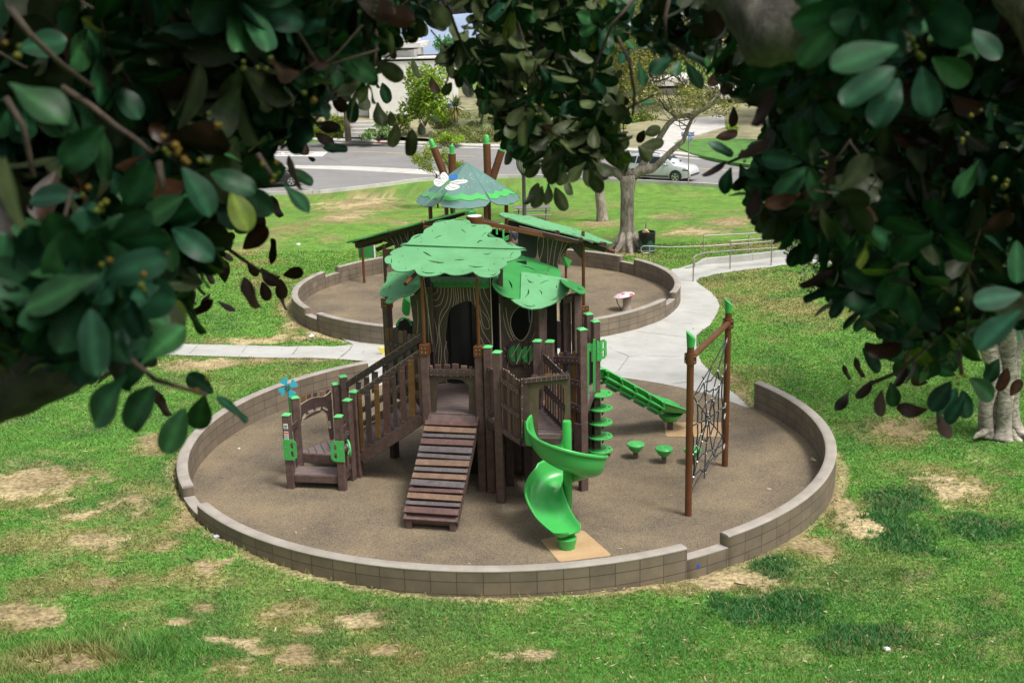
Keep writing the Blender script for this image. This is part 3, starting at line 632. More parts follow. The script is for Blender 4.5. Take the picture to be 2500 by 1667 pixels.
tag(mb.build('dry_leaf', mat('yellow_dry_leaf', (.62, .58, .30), .7)), 'pale yellow dry leaf lying inside the wall at the right of the nearer area', 'leaf')
# ------------------------------------------------------------------ nearer tree-house play structure (bolted together: one thing)
PS = thing('play_structure', (-.6, 22.2, 0), 'tree house play structure with pale green leaf canopy, plank ramp and green spiral slide', 'playground')
DK_ = 1.52
FR = Vector((-.218, -.976, 0)); FX = Vector((.976, -.218, 0)); UZ = Vector((0, 0, 1))
def rotv(v, deg): a = math.radians(deg); return Vector((v.x*math.cos(a)-v.y*math.sin(a), v.x*math.sin(a)+v.y*math.cos(a), v.z))
def post(x, y, z1, z0=0, s=.15, rz=-12.6, cap='green', par=PS, m='lumber', h=.035):
    mb = MB(); X = rotv(Vector((1, 0, 0)), rz); Y = rotv(Vector((0, 1, 0)), rz)
    mb.box((x, y, (z0-.05+z1)/2), (s, s, z1-z0+.05), (X, Y, UZ)); p = mb.build('post', M[m], par, bevel=.012)
    if cap == 'green':
        cb = MB(); o = Vector((x, y, z1)); a = s/2+.006; b = s/2-.03
        vs = [o+X*(i*a)+Y*(j*a)+UZ*0 for j in (-1, 1) for i in (-1, 1)]+[o+X*(i*a)+Y*(j*a)+UZ*.012 for j in (-1, 1) for i in (-1, 1)]+[o+X*(i*b)+Y*(j*b)+UZ*h for j in (-1, 1) for i in (-1, 1)]
        fs = [(0, 2, 3, 1), (8, 9, 11, 10)]+[(0, 1, 5, 4), (1, 3, 7, 5), (3, 2, 6, 7), (2, 0, 4, 6), (4, 5, 9, 8), (5, 7, 11, 9), (7, 6, 10, 11), (6, 4, 8, 10)]
        cb.add(vs, fs); cb.lathe([(.032, 0), (.032, h+.002), (.026, h+.006)], o, 10); cb.build('post_cap', M['capg'], p)
    if cap == 'brown':
        cb = MB(); cb.box((x, y, z1-.06), (s+.022, s+.022, .2), (X, Y, UZ)); 
        for i in (-1, 1):
            for j in (0, 1): cb.lathe([(.009, 0), (.009, .006)], Vector((x, y, z1-.10+.08*j))+X*(i*.035)-Y*(s/2+.011), 6, (X, UZ, -Y), 1)
        cb.build('pole_socket', [M['steel'], M['bolt']], p, bevel=.006)
    return p
def pole(x, y, z0, z1, r=.03, par=PS, m='steel', to=None):
    mb = MB(); mb.tube([(x, y, z0), to or (x, y, z1)], r, 10); return mb.build('support_pole', M[m], par, smooth=40)
def bolts(mb, pts, n, mi=1, r=.008):
    d, sd, u = basis(n); 
    for p in pts: mb.lathe([(r, -.002), (r, .005), (r*.6, .007)], p, 6, (sd, u, d), mi)
BO = ['ochre', 'red', 'dark', 'tan', 'red', 'grey', 'ochre', 'dark', 'red', 'tan', 'dark', 'grey']
def pickets(a, b, z0, z1, n, w=.09, rails=(.12, .62, .92), nrm=None, name='barrier', tops=None, off=0, rail='lumber_dk', t=.022, wave=.05, k0=0, railw=.09):
    # picket panel: rails as one frame part, every board a part of its own
    a = Vector(a); b = Vector(b); d = (b-a).normalized(); nrm = nrm or d.cross(UZ); L = (b-a).length
    fr = MB()
    for r in rails:
        p, q = a+UZ*(z0[0]+(z1[0]-z0[0])*r), b+UZ*(z0[1]+(z1[1]-z0[1])*r); fr.bar(p+nrm*.022, q+nrm*.022, .028, railw)
        bolts(fr, [p.lerp(q, (i+.5)/n)+nrm*.037 for i in range(n)], nrm)
    c_ = a.lerp(b, .5); zl = (z0[0]+z0[1])/2; zh = (z1[0]+z1[1])/2; fr.bar(c_+UZ*(zl+(zh-zl)*rails[0])+nrm*.014, c_+UZ*(zl+(zh-zl)*rails[-1])+nrm*.014, .03, .012, nrm)
    f = fr.build(name, [M[rail], M['bolt']], PS, bevel=.004)
    for i in range(n):
        s_ = (i+.5)/n; lo = z0[0]+(z0[1]-z0[0])*s_; hi = z1[0]+(z1[1]-z1[0])*s_; c = a+d*(L*s_); j = (k0+i) % len(BO)
        hi += wave*((i*7 % 5)/4-.5); ww = w*(.85+.3*((i*5 % 4)/3)); mb = MB(); g = min(.02, ww*.2)
        mb.plate([(-ww/2, lo), (ww/2, lo), (ww/2, hi-g), (ww/2-g, hi), (-ww/2+g, hi), (-ww/2, hi-g)], [], c-UZ*c.z+nrm*.004, d, UZ, t)
        mb.build('picket', M[BO[j]], f)
    return f
# ---- decks
HEXC = Vector((-.62, 22.75, 0))
dp = [(-1.69, 21.42), (-.56, 21.17), (-.24, 20.72), (.13, 20.02), (.96, 19.96), (.62, 21.36), (1.28, 21.12), (1.63, 22.95), (1.2, 24.35), (-.3, 24.8), (-1.7, 24.4), (-2.55, 23.25), (-1.85, 22.45)]
mb = MB(); mb.plate(dp, [], Vector((0, 0, DK_)), Vector((1, 0, 0)), Vector((0, 1, 0)), .09); deck = mb.build('deck', M['deck'], PS)
jb = MB()
for k in range(30):
    p = HEXC+FX*0-FR*(-2.9+.145*k); a, b = p-FX*2.6, p+FX*2.6
    seg = [a.lerp(b, i/60) for i in range(61)]; ins = inpoly(np.array([q.x for q in seg]), np.array([q.y for q in seg]), dp)
    for i in range(60):
        if ins[i] and ins[i+1]: c, d = seg[i], seg[i+1]; jb.add([Vector((q.x, q.y, DK_+.003))+FR*e for q, e in ((c, .006), (d, .006), (d, -.006), (c, -.006))], [(3, 2, 1, 0)])
jb.build('board_gap', M['black'], deck)
# deck edge beams
eb = MB()
for a, b in zip(dp, dp[1:]+dp[:1]): eb.bar((a[0], a[1], DK_-.14), (b[0], b[1], DK_-.14), .045, .15)
eb.build('deck_beam', M['lumber_dk'], PS, bevel=.006)
# ---- posts
post(-1.62, 21.43, 2.80, cap='brown'); post(-.61, 21.21, 2.80, cap='brown')
post(-.445, 21.12, 2.83); post(-.27, 20.64, 2.86); post(.47, 21.50, 2.82); post(.70, 21.44, 2.82)
post(1.28, 21.12, 3.12, rz=20); post(1.665, 23.05, 2.78, rz=20); post(1.55, 23.35, 2.86, rz=20); post(1.47, 23.62, 2.95, rz=20, cap='brown', s=.14)
post(1.06, 22.62, 3.34, rz=20, cap=None, s=.16); post(1.26, 22.48, 3.46, rz=20, cap=None, s=.16); post(.55, 22.05, 3.34, rz=30, cap=None, s=.18)
post(-2.46, 23.15, 3.30, rz=-40, cap='brown', s=.15, m='lumber_dk'); post(-.1, 21.9, 1.5, rz=0, cap=None, m='lumber_dk'); post(.40, 20.55, 1.5, cap=None, m='lumber_dk'); post(.72, 20.5, 1.5, cap=None, m='lumber_dk')
post(-1.75, 24.3, 2.9, rz=30, m='lumber_dk'); post(-.3, 24.75, 2.9, rz=0, m='lumber_dk'); post(1.1, 24.3, 2.9, rz=-30, m='lumber_dk')
# ---- plank ramp
foot = Vector((-1.505, 19.44, .235)); top = Vector((-1.115, 21.26, DK_+.01)); rd = (top-foot).normalized(); rs = FX; rn = rs.cross(rd).normalized(); rl = (top-foot).length
mb = MB(); mb.box((foot+top)/2-rn*.065, (.93, rl, .03), (rs, rd, rn)); ramp = mb.build('ramp', M['lumber'], PS)
for sgn in (-1, 1):
    mb = MB(); mb.bar(foot+rs*(sgn*.465)-rn*.10-rd*.02, top+rs*(sgn*.465)-rn*.10, .045, .17, rn); mb.build('ramp_side', M['lumber'], ramp, bevel=.008)
    mb = MB(); p = foot+rs*(sgn*.40)+rd*.06; mb.box((p.x, p.y, .08), (.12, .12, .22), (rs, rotv(rs, 90), UZ)); mb.build('leg', M['lumber'], ramp, bevel=.008)
mb = MB(); mb.box(foot-rd*.03-rn*.085, (.99, .05, .15), (rs, rd, rn)); mb.build('front_beam', M['lumber'], ramp, bevel=.008)
pl = [('red', .125, 0, .02), ('grey', .075, .35, .04), ('tan', .115, -.2, .0), ('red', .075, .7, .03), ('grey', .125, -.2, 0), ('tan', .11, .4, .02), ('grey', .085, .3, .03), ('tan', .125, .9, -.01), ('grey', .085, -.3, .03), ('grey', .125, .4, .02), ('red', .125, .3, 0), ('grey', .075, .5, .03), ('tan', .115, .0, .01), ('red', .105, .5, .01)]
s_ = .06
for i, (c, w, tw, g) in enumerate(pl):
    cc = foot+rd*(s_+w/2)+rn*.012; d2 = (rs+rd*math.sin(math.radians(tw*1.6))).normalized(); mb = MB(); mb.box(cc, (1.0, w, .045), (d2, rn.cross(d2), rn))
    bolts(mb, [cc+d2*k+rn*.022 for k in (-.47, -.01, .45)], rn); mb.build('plank', [M[c], M['bolt']], ramp, bevel=.007); s_ += w+.0375+g*.3
# ---- ramp gate (arch barrier with picket tops) at the ramp head
gO = Vector((-1.115, 21.30, 0)); gn = FR
def gp2(px): v = onpl(px[0], px[1], gO, gn)-gO; return (v.dot(FX), v.z)
G = lambda x, y: gp2(g2(x, y))
gate = MB(); outl = [G(*p) for p in ((470, 545), (462, 168), (885, 168), (893, 555), (840, 555), (815, 505), (817, 310), (790, 280), (765, 262), (700, 250), (640, 252), (560, 285), (553, 500), (530, 545))]
gate.plate(outl, [], gO, FX, UZ, .02); gb = gate.build('gate_panel', M['panel'], PS)
mb = MB(); a, b = G(460, 196), G(888, 196); mb.bar(gO+FX*a[0]+UZ*a[1]+FR*.02, gO+FX*b[0]+UZ*b[1]+FR*.02, .03, .125); bolts(mb, [gO+FX*(a[0]+(b[0]-a[0])*k/8)+UZ*(a[1]+e)+FR*.035 for k in range(9) for e in (-.04, .04)], FR); mb.build('gate_rail', [M['dark'], M['bolt']], gb, bevel=.005)
for i, (x0, x1, yt, c) in enumerate(((457, 482, 145, 'dark'), (494, 522, 140, 'tan'), (538, 590, 132, 'red'), (610, 665, 130, 'dark'), (675, 735, 126, 'red'), (748, 803, 140, 'tan'), (815, 848, 148, 'dark'), (858, 888, 152, 'red'))):
    e = 540 if i in (0, 7) else 200; p, q = G(x0, yt), G(x1, e); mb = MB(); w, h = q[0]-p[0], p[1]-q[1]
    mb.box(gO+FX*((p[0]+q[0])/2)+UZ*((p[1]+q[1])/2)-FR*(.012 if 0 < i < 7 else -.018), (w, .024, h), (FX, -FR, UZ)); mb.build('picket', M[c], gb, bevel=.01)
# ---- arched dark panels with routed slots
def pxpoly(fn, pts, O, ux, n): 
    out = []
    for p in pts: v = onpl(*fn(*p), O, n)-O; out.append((v.dot(ux), v.z))
    return out
def facepanel(name, fn, pts, O, n, m, t=.02, holes=(), smooth=True, lines=(), par=PS, k=3, lw=.011, edge='line', hk=4):
    n = Vector(n).normalized(); ux = UZ.cross(n).normalized(); uy = n.cross(ux); O = Vector(O)
    def P2(ps): return [((onpl(*fn(*p), O, n)-O).dot(ux), (onpl(*fn(*p), O, n)-O).dot(uy)) for p in ps]
    mb = MB(); mb.plate(cr(P2(pts), k) if smooth else P2(pts), [cr(P2(h), hk) for h in holes], O, ux, uy, t, 0, 1)
    for l in lines:
        q = cr(P2(l), 4, False); W = lw/2
        for a, b in zip(q, q[1:]):
            d = Vector((b[0]-a[0], b[1]-a[1])); 
            if d.length < 1e-5: continue
            d.normalize(); s2 = Vector((-d.y, d.x))*W; a_ = Vector(a)-d*W*.5; b_ = Vector(b)+d*W*.5
            mb.add([O+ux*p.x+uy*p.y+n*.0025 for p in (a_-s2, b_-s2, b_+s2, a_+s2)], [(0, 1, 2, 3)], 1)
    return mb.build(name, [M[m], M[edge]], par)
# ---- trunk: door panel, right window panel, dark inside, corner strips
tO = Vector((-.95, 22.25, 2)); tn = rotv(FR, 6)
facepanel('trunk_panel', g6, [(205, 826), (330, 826), (480, 826), (620, 826), (742, 826), (748, 1000), (752, 1200), (755, 1380), (760, 1540), (765, 1700), (640, 1700), (630, 1540), (625, 1380), (618, 1200), (616, 1090), (600, 1020), (565, 965), (530, 950), (490, 960), (430, 985), (380, 1010), (358, 1050), (345, 1120), (335, 1200), (325, 1290), (335, 1370), (350, 1430), (345, 1520), (338, 1700), (232, 1700), (228, 1530), (238, 1380), (225, 1200), (215, 1050)], tO, tn, 'panel', smooth=False, lines=[
    [(255, 830), (252, 865), (215, 895)], [(288, 830), (280, 890), (250, 940), (215, 940)], [(318, 830), (312, 900), (280, 980), (215, 1003)], [(350, 830), (350, 900), (330, 985), (280, 1070), (265, 1200), (270, 1350), (260, 1540)], [(380, 830), (378, 920), (355, 1010), (300, 1100), (270, 1210), (290, 1380), (282, 1540)],
    [(395, 830), (405, 930), (392, 1005)], [(415, 830), (425, 930), (420, 985)], [(437, 830), (445, 920), (440, 975)], [(460, 830), (466, 900), (470, 965)], [(487, 830), (492, 900), (498, 950)], [(522, 830), (530, 890), (540, 945)], [(550, 830), (555, 900), (557, 950)], [(583, 830), (590, 910), (600, 985)], [(606, 830), (612, 890), (622, 960)],
    [(640, 830), (650, 920), (700, 1030), (735, 1130)], [(672, 830), (690, 890), (725, 960)], [(640, 990), (650, 1080), (665, 1160), (690, 1200), (718, 1205), (728, 1180), (710, 1110), (660, 1040)], [(640, 1120), (670, 1230), (720, 1310), (745, 1345)], [(215, 1080), (240, 1180), (255, 1300), (238, 1400), (225, 1540)], [(338, 1320), (318, 1420), (330, 1530)], [(648, 1280), (700, 1400), (745, 1470)]])
iO = Vector((-.9, 23.0, 2)); 
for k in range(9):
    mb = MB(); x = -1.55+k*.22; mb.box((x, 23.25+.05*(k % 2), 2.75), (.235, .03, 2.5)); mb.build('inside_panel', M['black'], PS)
mb = MB(); mb.bar((-1.5, 22.3, DK_), (-1.5, 22.3, 4.3), .03, .3, (0, 1, 0)); mb.bar((-.22, 22.15, DK_), (-.18, 22.2, 4.2), .09, .25, (0, 1, 0)); mb.build('trunk_side', M['lumber_dk'], PS)
for a, b in ((g6(130, 735), g6(208, 1340)), (g6(735, 745), g6(756, 1350)), (g6(820, 975), g6(835, 1460))):
    mb = MB(); p = onpl(*a, tO+FR*.12, tn); q = onpl(*b, tO+FR*.12, tn); mb.bar(p, q, .022, .014, FX); mb.build('panel_edge_strip', M['line'], PS)
wn_ = rotv(FR, 30); wO = Vector((.25, 22.25, 2))
facepanel('trunk_panel', g6, [(815, 940), (930, 935), (1000, 935), (1120, 935), (1250, 935), (1255, 1100), (1245, 1180), (1250, 1300), (1250, 1560), (1100, 1700), (838, 1700), (835, 1460), (828, 1200)], wO, wn_, 'panel', smooth=False, holes=[[(985, 1010), (945, 1060), (922, 1130), (930, 1200), (960, 1270), (1005, 1310), (1045, 1295), (1085, 1230), (1108, 1130), (1112, 1030), (1060, 1000)]],
    lines=[[(1000, 1000), (945, 1060), (920, 1130), (928, 1205), (960, 1275), (1008, 1313), (1048, 1297), (1088, 1232), (1112, 1130), (1116, 1030)], [(850, 1020), (860, 1120), (885, 1220), (930, 1310), (985, 1390)], [(875, 1010), (890, 1120), (920, 1230), (970, 1330), (1020, 1400)], [(838, 1350), (880, 1400), (920, 1460)], [(1060, 1320), (1040, 1400), (1050, 1560)], [(1180, 1030), (1165, 1160), (1120, 1290), (1080, 1380), (1070, 1560)], [(1220, 1080), (1200, 1200), (1150, 1330), (1110, 1420), (1095, 1560)], [(850, 1480), (860, 1455), (890, 1460), (900, 1500), (890, 1560)]])
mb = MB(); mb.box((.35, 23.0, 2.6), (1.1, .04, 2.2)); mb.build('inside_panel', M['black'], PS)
mb = MB(); p, q = onpl(*g6(1085, 1030), wO-wn_*.35, wn_), onpl(*g6(1092, 1145), wO-wn_*.35, wn_); mb.bar(p, q, .075, .012, FX); mb.bar(p+wn_*.01, q+wn_*.01, .035, .012, FX, 1); mb.build('label_strip', [M['blue'], M['white']], PS)
# leaf and beetle wheels low on the window panel
def ring2d(cx, cy, rx, ry, n=28, ph=0): return [(cx+rx*math.cos(2*pi*i/n+ph), cy+ry*math.sin(2*pi*i/n+ph)) for i in range(n)]
for cx, cy, rx, ry, g in ((1080, 1437, 56, 84, 1), (967, 1430, 50, 78, .8)):
    v = onpl(*g6(cx, cy), wO+wn_*.05, wn_); ux = UZ.cross(wn_).normalized(); r = .175; mb = MB()
    gear = [(r*(1+.05*(i % 2))*math.cos(2*pi*i/44), r*1.35*(1+.05*(i % 2))*math.sin(2*pi*i/44)) for i in range(44)]; mb.plate(gear, [], v, ux, UZ, .03); mb.build('play_wheel', M['dark'], PS)
    mb = MB()
    for s2 in (-1, 1): mb.plate([(s2*.018, .17), (s2*.018, -.17), (s2*.09, -.14), (s2*.135, -.03), (s2*.13, .08), (s2*.08, .155)], [], v+wn_*.012, ux, UZ, .012)
    mb.build('beetle_wing', M['hdpe' if g == 1 else 'leaf_md'], PS)
    mb = MB(); mb.bar(v+UZ*.2+ux*.07+wn_*.02, v-UZ*.05-ux*.09+wn_*.02, .014, .012, wn_); mb.bar(v+UZ*.06+ux*.12+wn_*.02, v-UZ*.2+wn_*.02, .014, .012, wn_); mb.build('grip_bar', M['line'], PS)
# shop-style counter board and green band above the door
mb = MB(); a = onpl(*g6(205, 740), tO+FR*.1, tn); b = onpl(*g6(735, 820), tO+FR*.1, tn); d = (b-a).dot(FX); h = a.z-b.z
mb.plate([(0, -h), (d, -h), (d, 0), (0, 0)], [], a, FX, UZ, .03); mb.build('canopy_fascia', M['leaf_md'], PS)
sc_ = MB(); pts = [(0, .02)]
for k in range(9):
    x0 = d*k/9
    pts += [(x0+d/9*t, -.05-.045*math.sin(pi*t)) for t in (0, .25, .5, .75)]
pts += [(d, -.05), (d, .02)]; sc_.plate(pts, [], a+FR*.12+UZ*.03, FX, UZ, .015); sc_.build('scalloped_trim', M['teal'], PS)
mb = MB(); a = onpl(*g6(585, 826), tO+FR*.15, tn); mb.box(a+FX*.13, (.26, .05, .02), (FX, FR, UZ)); mb.build('green_bracket', M['capg'], PS)
# ---- canopies : each sheet has its own plane, slope and thickness
def crescent(a, b, bul, th):
    ax, ay = a; bx, by = b; dx, dy = bx-ax, by-ay; L = math.hypot(dx, dy); nx_, ny_ = -dy/L, dx/L; up = []; lo = []
    for t in (0, .1, .25, .4, .5, .6, .75, .9, 1): th_ = th*1.05; w = 4*t*(1-t); up.append((ax+dx*t+nx_*bul*w*L, ay+dy*t+ny_*bul*w*L)); lo.append((ax+dx*t+nx_*(bul*L+th_)*w, ay+dy*t+ny_*(bul*L+th_)*w))
    return up+lo[::-1][1:-1]
def canopy(name, fn, pts, O, nh, slope, m, slits=(), t=.02, k=3, smooth=True, par=PS):
    nh = Vector(nh).normalized(); s_ = math.radians(slope); n = nh*math.sin(s_)+UZ*math.cos(s_); ux = nh.cross(UZ).normalized()*-1; uy = n.cross(ux); O = Vector(O)
    def P2(ps, f=fn): return [((onpl(*f(*p), O, n)-O).dot(ux), (onpl(*f(*p), O, n)-O).dot(uy)) for p in ps]
    mb = MB(); pp = P2(pts); mb.plate(cr(pp, k) if smooth else pp, [P2(crescent(*s)) for s in slits], O, ux, uy, t)
    cx = sum(q[0] for q in pp)/len(pp); cy = sum(q[1] for q in pp)/len(pp)
    bolts(mb, [O+ux*(cx+(q[0]-cx)*f_)+uy*(cy+(q[1]-cy)*f_) for q in pp[::4] for f_ in (.78,)], n, 1, .011)
    o = mb.build(name, [M[m], M['steel_dk']], par, bevel=.005); return o, O, n
P1 = [(-3, 440), (985, 478), (1010, 492), (1013, 525), (990, 552), (960, 570), (925, 582), (885, 592), (888, 612), (880, 628), (850, 645), (820, 660), (825, 678), (815, 700), (780, 720), (735, 733), (690, 735), (640, 725), (605, 708), (573, 684), (520, 700), (450, 713), (380, 713), (315, 693), (260, 712), (190, 724), (120, 722), (70, 700), (44, 664), (0, 675), (-55, 683), (-110, 680), (-145, 665), (-165, 640), (-172, 610), (-205, 610), (-225, 590), (-226, 560), (-200, 540), (-160, 530), (-180, 520), (-160, 495), (-120, 475), (-60, 455)]
sl1 = [((118, 500), (200, 545), -.08, 14), ((165, 578), (325, 600), .02, 12), ((405, 577), (510, 573), -.03, 8), ((530, 627), (682, 632), .05, 9), ((660, 519), (760, 497), .12, 7), ((955, 500), (918, 557), .10, 8), ((100, 677), (235, 690), .07, 9), ((728, 714), (800, 678), .14, 9), ((-180, 620), (-172, 560), .12, 8)]
canopy('canopy_sheet', g6, P1, (-.95, 21.0, 4.14), FR, 20, 'leaf_lt', sl1, .022)
P1b = [(-3, 437), (985, 474), (975, 450), (940, 428), (880, 418), (850, 388), (810, 374), (760, 372), (715, 366), (706, 345), (735, 322), (752, 297), (735, 268), (690, 255), (600, 252), (560, 245), (545, 220), (490, 204), (400, 205), (360, 214), (280, 216), (225, 236), (205, 265), (160, 286), (130, 310), (122, 335), (70, 345), (25, 365), (5, 395), (-20, 420)]
canopy('canopy_sheet', g6, P1b, (-.95, 22.02, 4.53), FR, 33, 'leaf_lt', [((465, 295), (515, 335), -.1, 9), ((225, 383), (297, 353), -.1, 7), ((610, 435), (670, 402), -.28, 12), ((555, 275), (610, 268), -.12, 6), ((663, 342), (700, 318), .12, 6), ((210, 247), (338, 222), -.10, 8), ((400, 217), (520, 222), -.10, 7), ((30, 386), (110, 350), -.10, 9), ((875, 424), (955, 452), -.09, 7)], .022)
P2_ = [(700, 330), (760, 350), (900, 440), (1015, 500), (1070, 530), (1130, 560), (1185, 588), (1300, 632), (1350, 652), (1378, 680), (1378, 725), (1340, 760), (1200, 850), (1010, 932), (930, 925), (850, 900), (790, 855), (755, 800), (760, 745), (800, 690), (840, 560), (800, 430)]
n2 = rotv(FR, 62)
canopy('canopy_sheet', g6, P2_, onpl(*g6(850, 900), Vector((0, 21.75, 0)), Vector((0, 1, 0))), n2, 24, 'leaf_md', [((1010, 630), (1155, 677), -.09, 9), ((1230, 710), (1260, 660), .15, 10), ((900, 760), (935, 845), -.16, 13), ((770, 795), (865, 865), .06, 7), ((1025, 528), (1115, 577), -.1, 8), ((820, 655), (865, 685), -.05, 6)], .022)
P3_ = [(1018, 684), (1130, 698), (1250, 716), (1375, 735), (1430, 752), (1462, 790), (1464, 830), (1445, 870), (1400, 920), (1350, 955), (1290, 985), (1200, 1016), (1110, 1024), (1030, 1004), (965, 968), (925, 937), (1010, 932), (1012, 830)]
o3 = onpl(*g6(1110, 1024), Vector((0, 21.45, 0)), Vector((0, 1, 0)))
canopy('canopy_sheet', g6, P3_, o3, rotv(FR, 50), 20, 'leaf_lt', [((1070, 745), (1135, 780), .14, 10), ((1180, 803), (1280, 762), -.12, 6), ((1350, 757), (1393, 782), -.10, 6), ((1335, 805), (1340, 838), -.2, 8), ((1078, 835), (1052, 912), -.3, 12), ((1175, 852), (1205, 898), -.3, 9), ((1270, 945), (1380, 870), .12, 8), ((1030, 975), (1155, 990), .1, 9), ((1155, 714), (1205, 732), -.1, 5)], .022, smooth=False)
# dark leaf beyond on the right, its rim towards us
P4_ = [(1375, 745), (1430, 748), (1500, 775), (1560, 805), (1600, 840), (1608, 870), (1580, 884), (1530, 870), (1470, 835), (1400, 790)]
canopy('canopy_sheet', g6, P4_, onpl(*g6(1500, 800), Vector((0, 22.6, 0)), Vector((0, 1, 0))), rotv(FR, 118), 22, 'leaf_md', [((1530, 820), (1575, 848), .10, 9)], .02)
# left leaf, in the paler sheet colour to stand for stronger light
P5_ = [(-75, 685), (-40, 660), (20, 650), (105, 690), (108, 780), (90, 830), (55, 868), (0, 895), (-40, 908), (-75, 925), (-110, 948), (-150, 970), (-172, 960), (-160, 920), (-200, 908), (-226, 880), (-220, 840), (-180, 800), (-150, 770), (-148, 720)]
P5i = lambda x, y: g6(x, y)
canopy('canopy_sheet', i6, [(1450, 480), (1540, 470), (1620, 470), (1680, 490), (1680, 600), (1640, 650), (1590, 695), (1520, 725), (1490, 722), (1440, 745), (1400, 775), (1355, 784), (1337, 768), (1360, 718), (1310, 718), (1280, 695), (1285, 660), (1310, 610), (1345, 575), (1350, 530), (1385, 485)], onpl(*i6(1500, 700), Vector((0, 21.9, 0)), Vector((0, 1, 0))), rotv(FR, -42), 26, 'leaf_lt', [((1370, 660), (1392, 612), -.15, 8), ((1550, 520), (1555, 560), .1, 12), ((1500, 690), (1625, 628), .12, 8), ((1360, 745), (1420, 728), .1, 6), ((1640, 590), (1675, 575), .1, 5), ((1360, 530), (1390, 495), -.1, 6)], .022)
# side wings seen almost edge-on
W2 = [(270, 152), (345, 131), (470, 150), (560, 165), (655, 187), (740, 180), (850, 202), (930, 232), (1000, 250), (1200, 310), (1360, 350), (1480, 382), (1600, 420), (1740, 460), (1880, 520), (2000, 568), (2150, 625), (2196, 640), (2190, 655), (2100, 652), (2000, 640), (1860, 604), (1700, 570), (1560, 522), (1450, 490), (1300, 455), (1200, 432), (1050, 405), (950, 380), (850, 350), (740, 318), (600, 280), (430, 215), (350, 200)]
canopy('canopy_sheet', w6, W2, (-.1, 23.6, 4.86), (1, -.12, 0), 16.5, 'leaf_lt', [((660, 238), (720, 240), .1, 8), ((1500, 480), (1585, 490), .1, 10), ((1690, 490), (1730, 515), .1, 10), ((330, 165), (365, 175), .1, 8), ((1520, 410), (1590, 437), .05, 8)], .03)
wl = onpl(846, 591, Vector((0, 23.3, 0)), Vector((0, 1, 0))); wh = onpl(1146, 511, Vector((0, 23.0, 0)), Vector((0, 1, 0)))
wd = (wh-wl); wb = Vector((.32, 1.15, -.155)); mb = MB(); e1 = wd.normalized(); e2 = (wb-e1*wb.dot(e1)).normalized()
L = wd.length; pts = [(0, 0)]+[(L*k/9, -.10-.05*math.sin(k*2.3)) for k in range(1, 9)]+[(L, 0), (L*.97, .3), (L*.9, .55)]+[(L*k/9, .95+.12*math.sin(k*2.1)) for k in range(7, 1, -1)]+[(L*.1, .5)]
mb.plate(cr(pts, 3), [], wl, e1, e2, .028); mb.build('canopy_sheet', M['leaf_md'], PS)
# ---- crown hub, beams and logs under the canopies
hub = Vector((-.66, 22.85, 4.80)); mb = MB(); mb.lathe([(.148, -.1), (.158, .02), (.158, .17), (.15, .178)], hub, 24); mb.lathe([(.138, .179), (.136, .184), (.0, .186)], hub, 24, mi=1, cap=False); mb.build('crown_hub', [M['steel'], M['white']], PS, smooth=40)
mb = MB(); mb.tube([hub-UZ*2.2, hub-UZ*.1], .06, 10); mb.tube([hub+Vector((-.05, -.1, -.05)), hub+Vector((-.28, -.5, -.25))], .035, 8); mb.tube([hub+Vector((.04, -.1, -.1)), hub+Vector((.06, -.6, -.4))], .035, 8); mb.build('crown_pole', M['steel'], PS, smooth=40)
def beam(a, b, w=.06, h=.09, m='steel_dk'): mb = MB(); mb.bar(a, b, w, h); return mb.build('canopy_beam', M[m], PS, bevel=.006)
AY = lambda fn, x, y, Y: atY(*fn(x, y), Y)
beam(hub+Vector((.1, .05, .05)), AY(w6, 1500, 620, 23.5), m='steel'); beam(AY(w6, 420, 300, 23.7), AY(w6, 2080, 770, 23.7), .07, .1); beam(AY(w6, 500, 300, 24.1), AY(w6, 1950, 700, 24.1), .06, .08)
beam(AY(w6, 600, 390, 23.3), AY(w6, 1620, 630, 23.3), .05, .08)
beam(wl+Vector((.15, .2, -.10)), wh+Vector((-.1, .2, -.10)), .06, .09); beam(wl+Vector((.5, .7, -.30)), wh+Vector((-.3, .5, -.22)), .06, .09); beam(wh+Vector((-.9, -.05, -.33)), hub+Vector((-.1, 0, -.02)), .05, .08, 'steel')
beam(wl+Vector((.1, .5, -.18)), wh+Vector((-.5, .8, -.25)), .05, .08)
def log(a, b, r=.05):
    a = Vector(a); b = Vector(b); mb = MB(); mb.tube([a, b], r, 10); d, s2, u = basis(a-b); mb.lathe([(r*.8, .0), (r*.8, .004)], a, 10, (s2, u, d), 1); return mb.build('log_rail', [M['steel'], M['black']], PS, smooth=40)
log(AY(i6, 1528, 602, 21.25), AY(i6, 1650, 480, 21.9), .038); log(AY(i6, 1078, 247, 23.5), AY(i6, 1300, 190, 23.9), .042); log(AY(i6, 1030, 197, 23.35), AY(i6, 1130, 175, 23.6), .035)
log(AY(w6, 1660, 595, 23.35), AY(w6, 1540, 575, 23.9), .05); log(AY(w6, 1265, 475, 23.35), AY(w6, 1150, 460, 23.9), .05); log(AY(w6, 2070, 672, 23.3), AY(w6, 1900, 645, 23.8), .045); log(AY(i5, 785, 292, 23.9), AY(i5, 500, 215, 23.7), .045)
log(AY(i6, 1365, 100, 23.1), AY(i6, 1560, 62, 23.4), .04); log(AY(i6, 1690, 18, 23.0), AY(i6, 1850, -12, 23.1), .045)
# support poles
pole(-1.62, 21.43, 2.80, 4.12); pole(-.61, 21.21, 2.80, 4.10); pole(1.47, 23.62, 2.9, 4.5, .034); pole(-2.46, 23.15, 3.2, 4.42, .034, m='steel_dk')
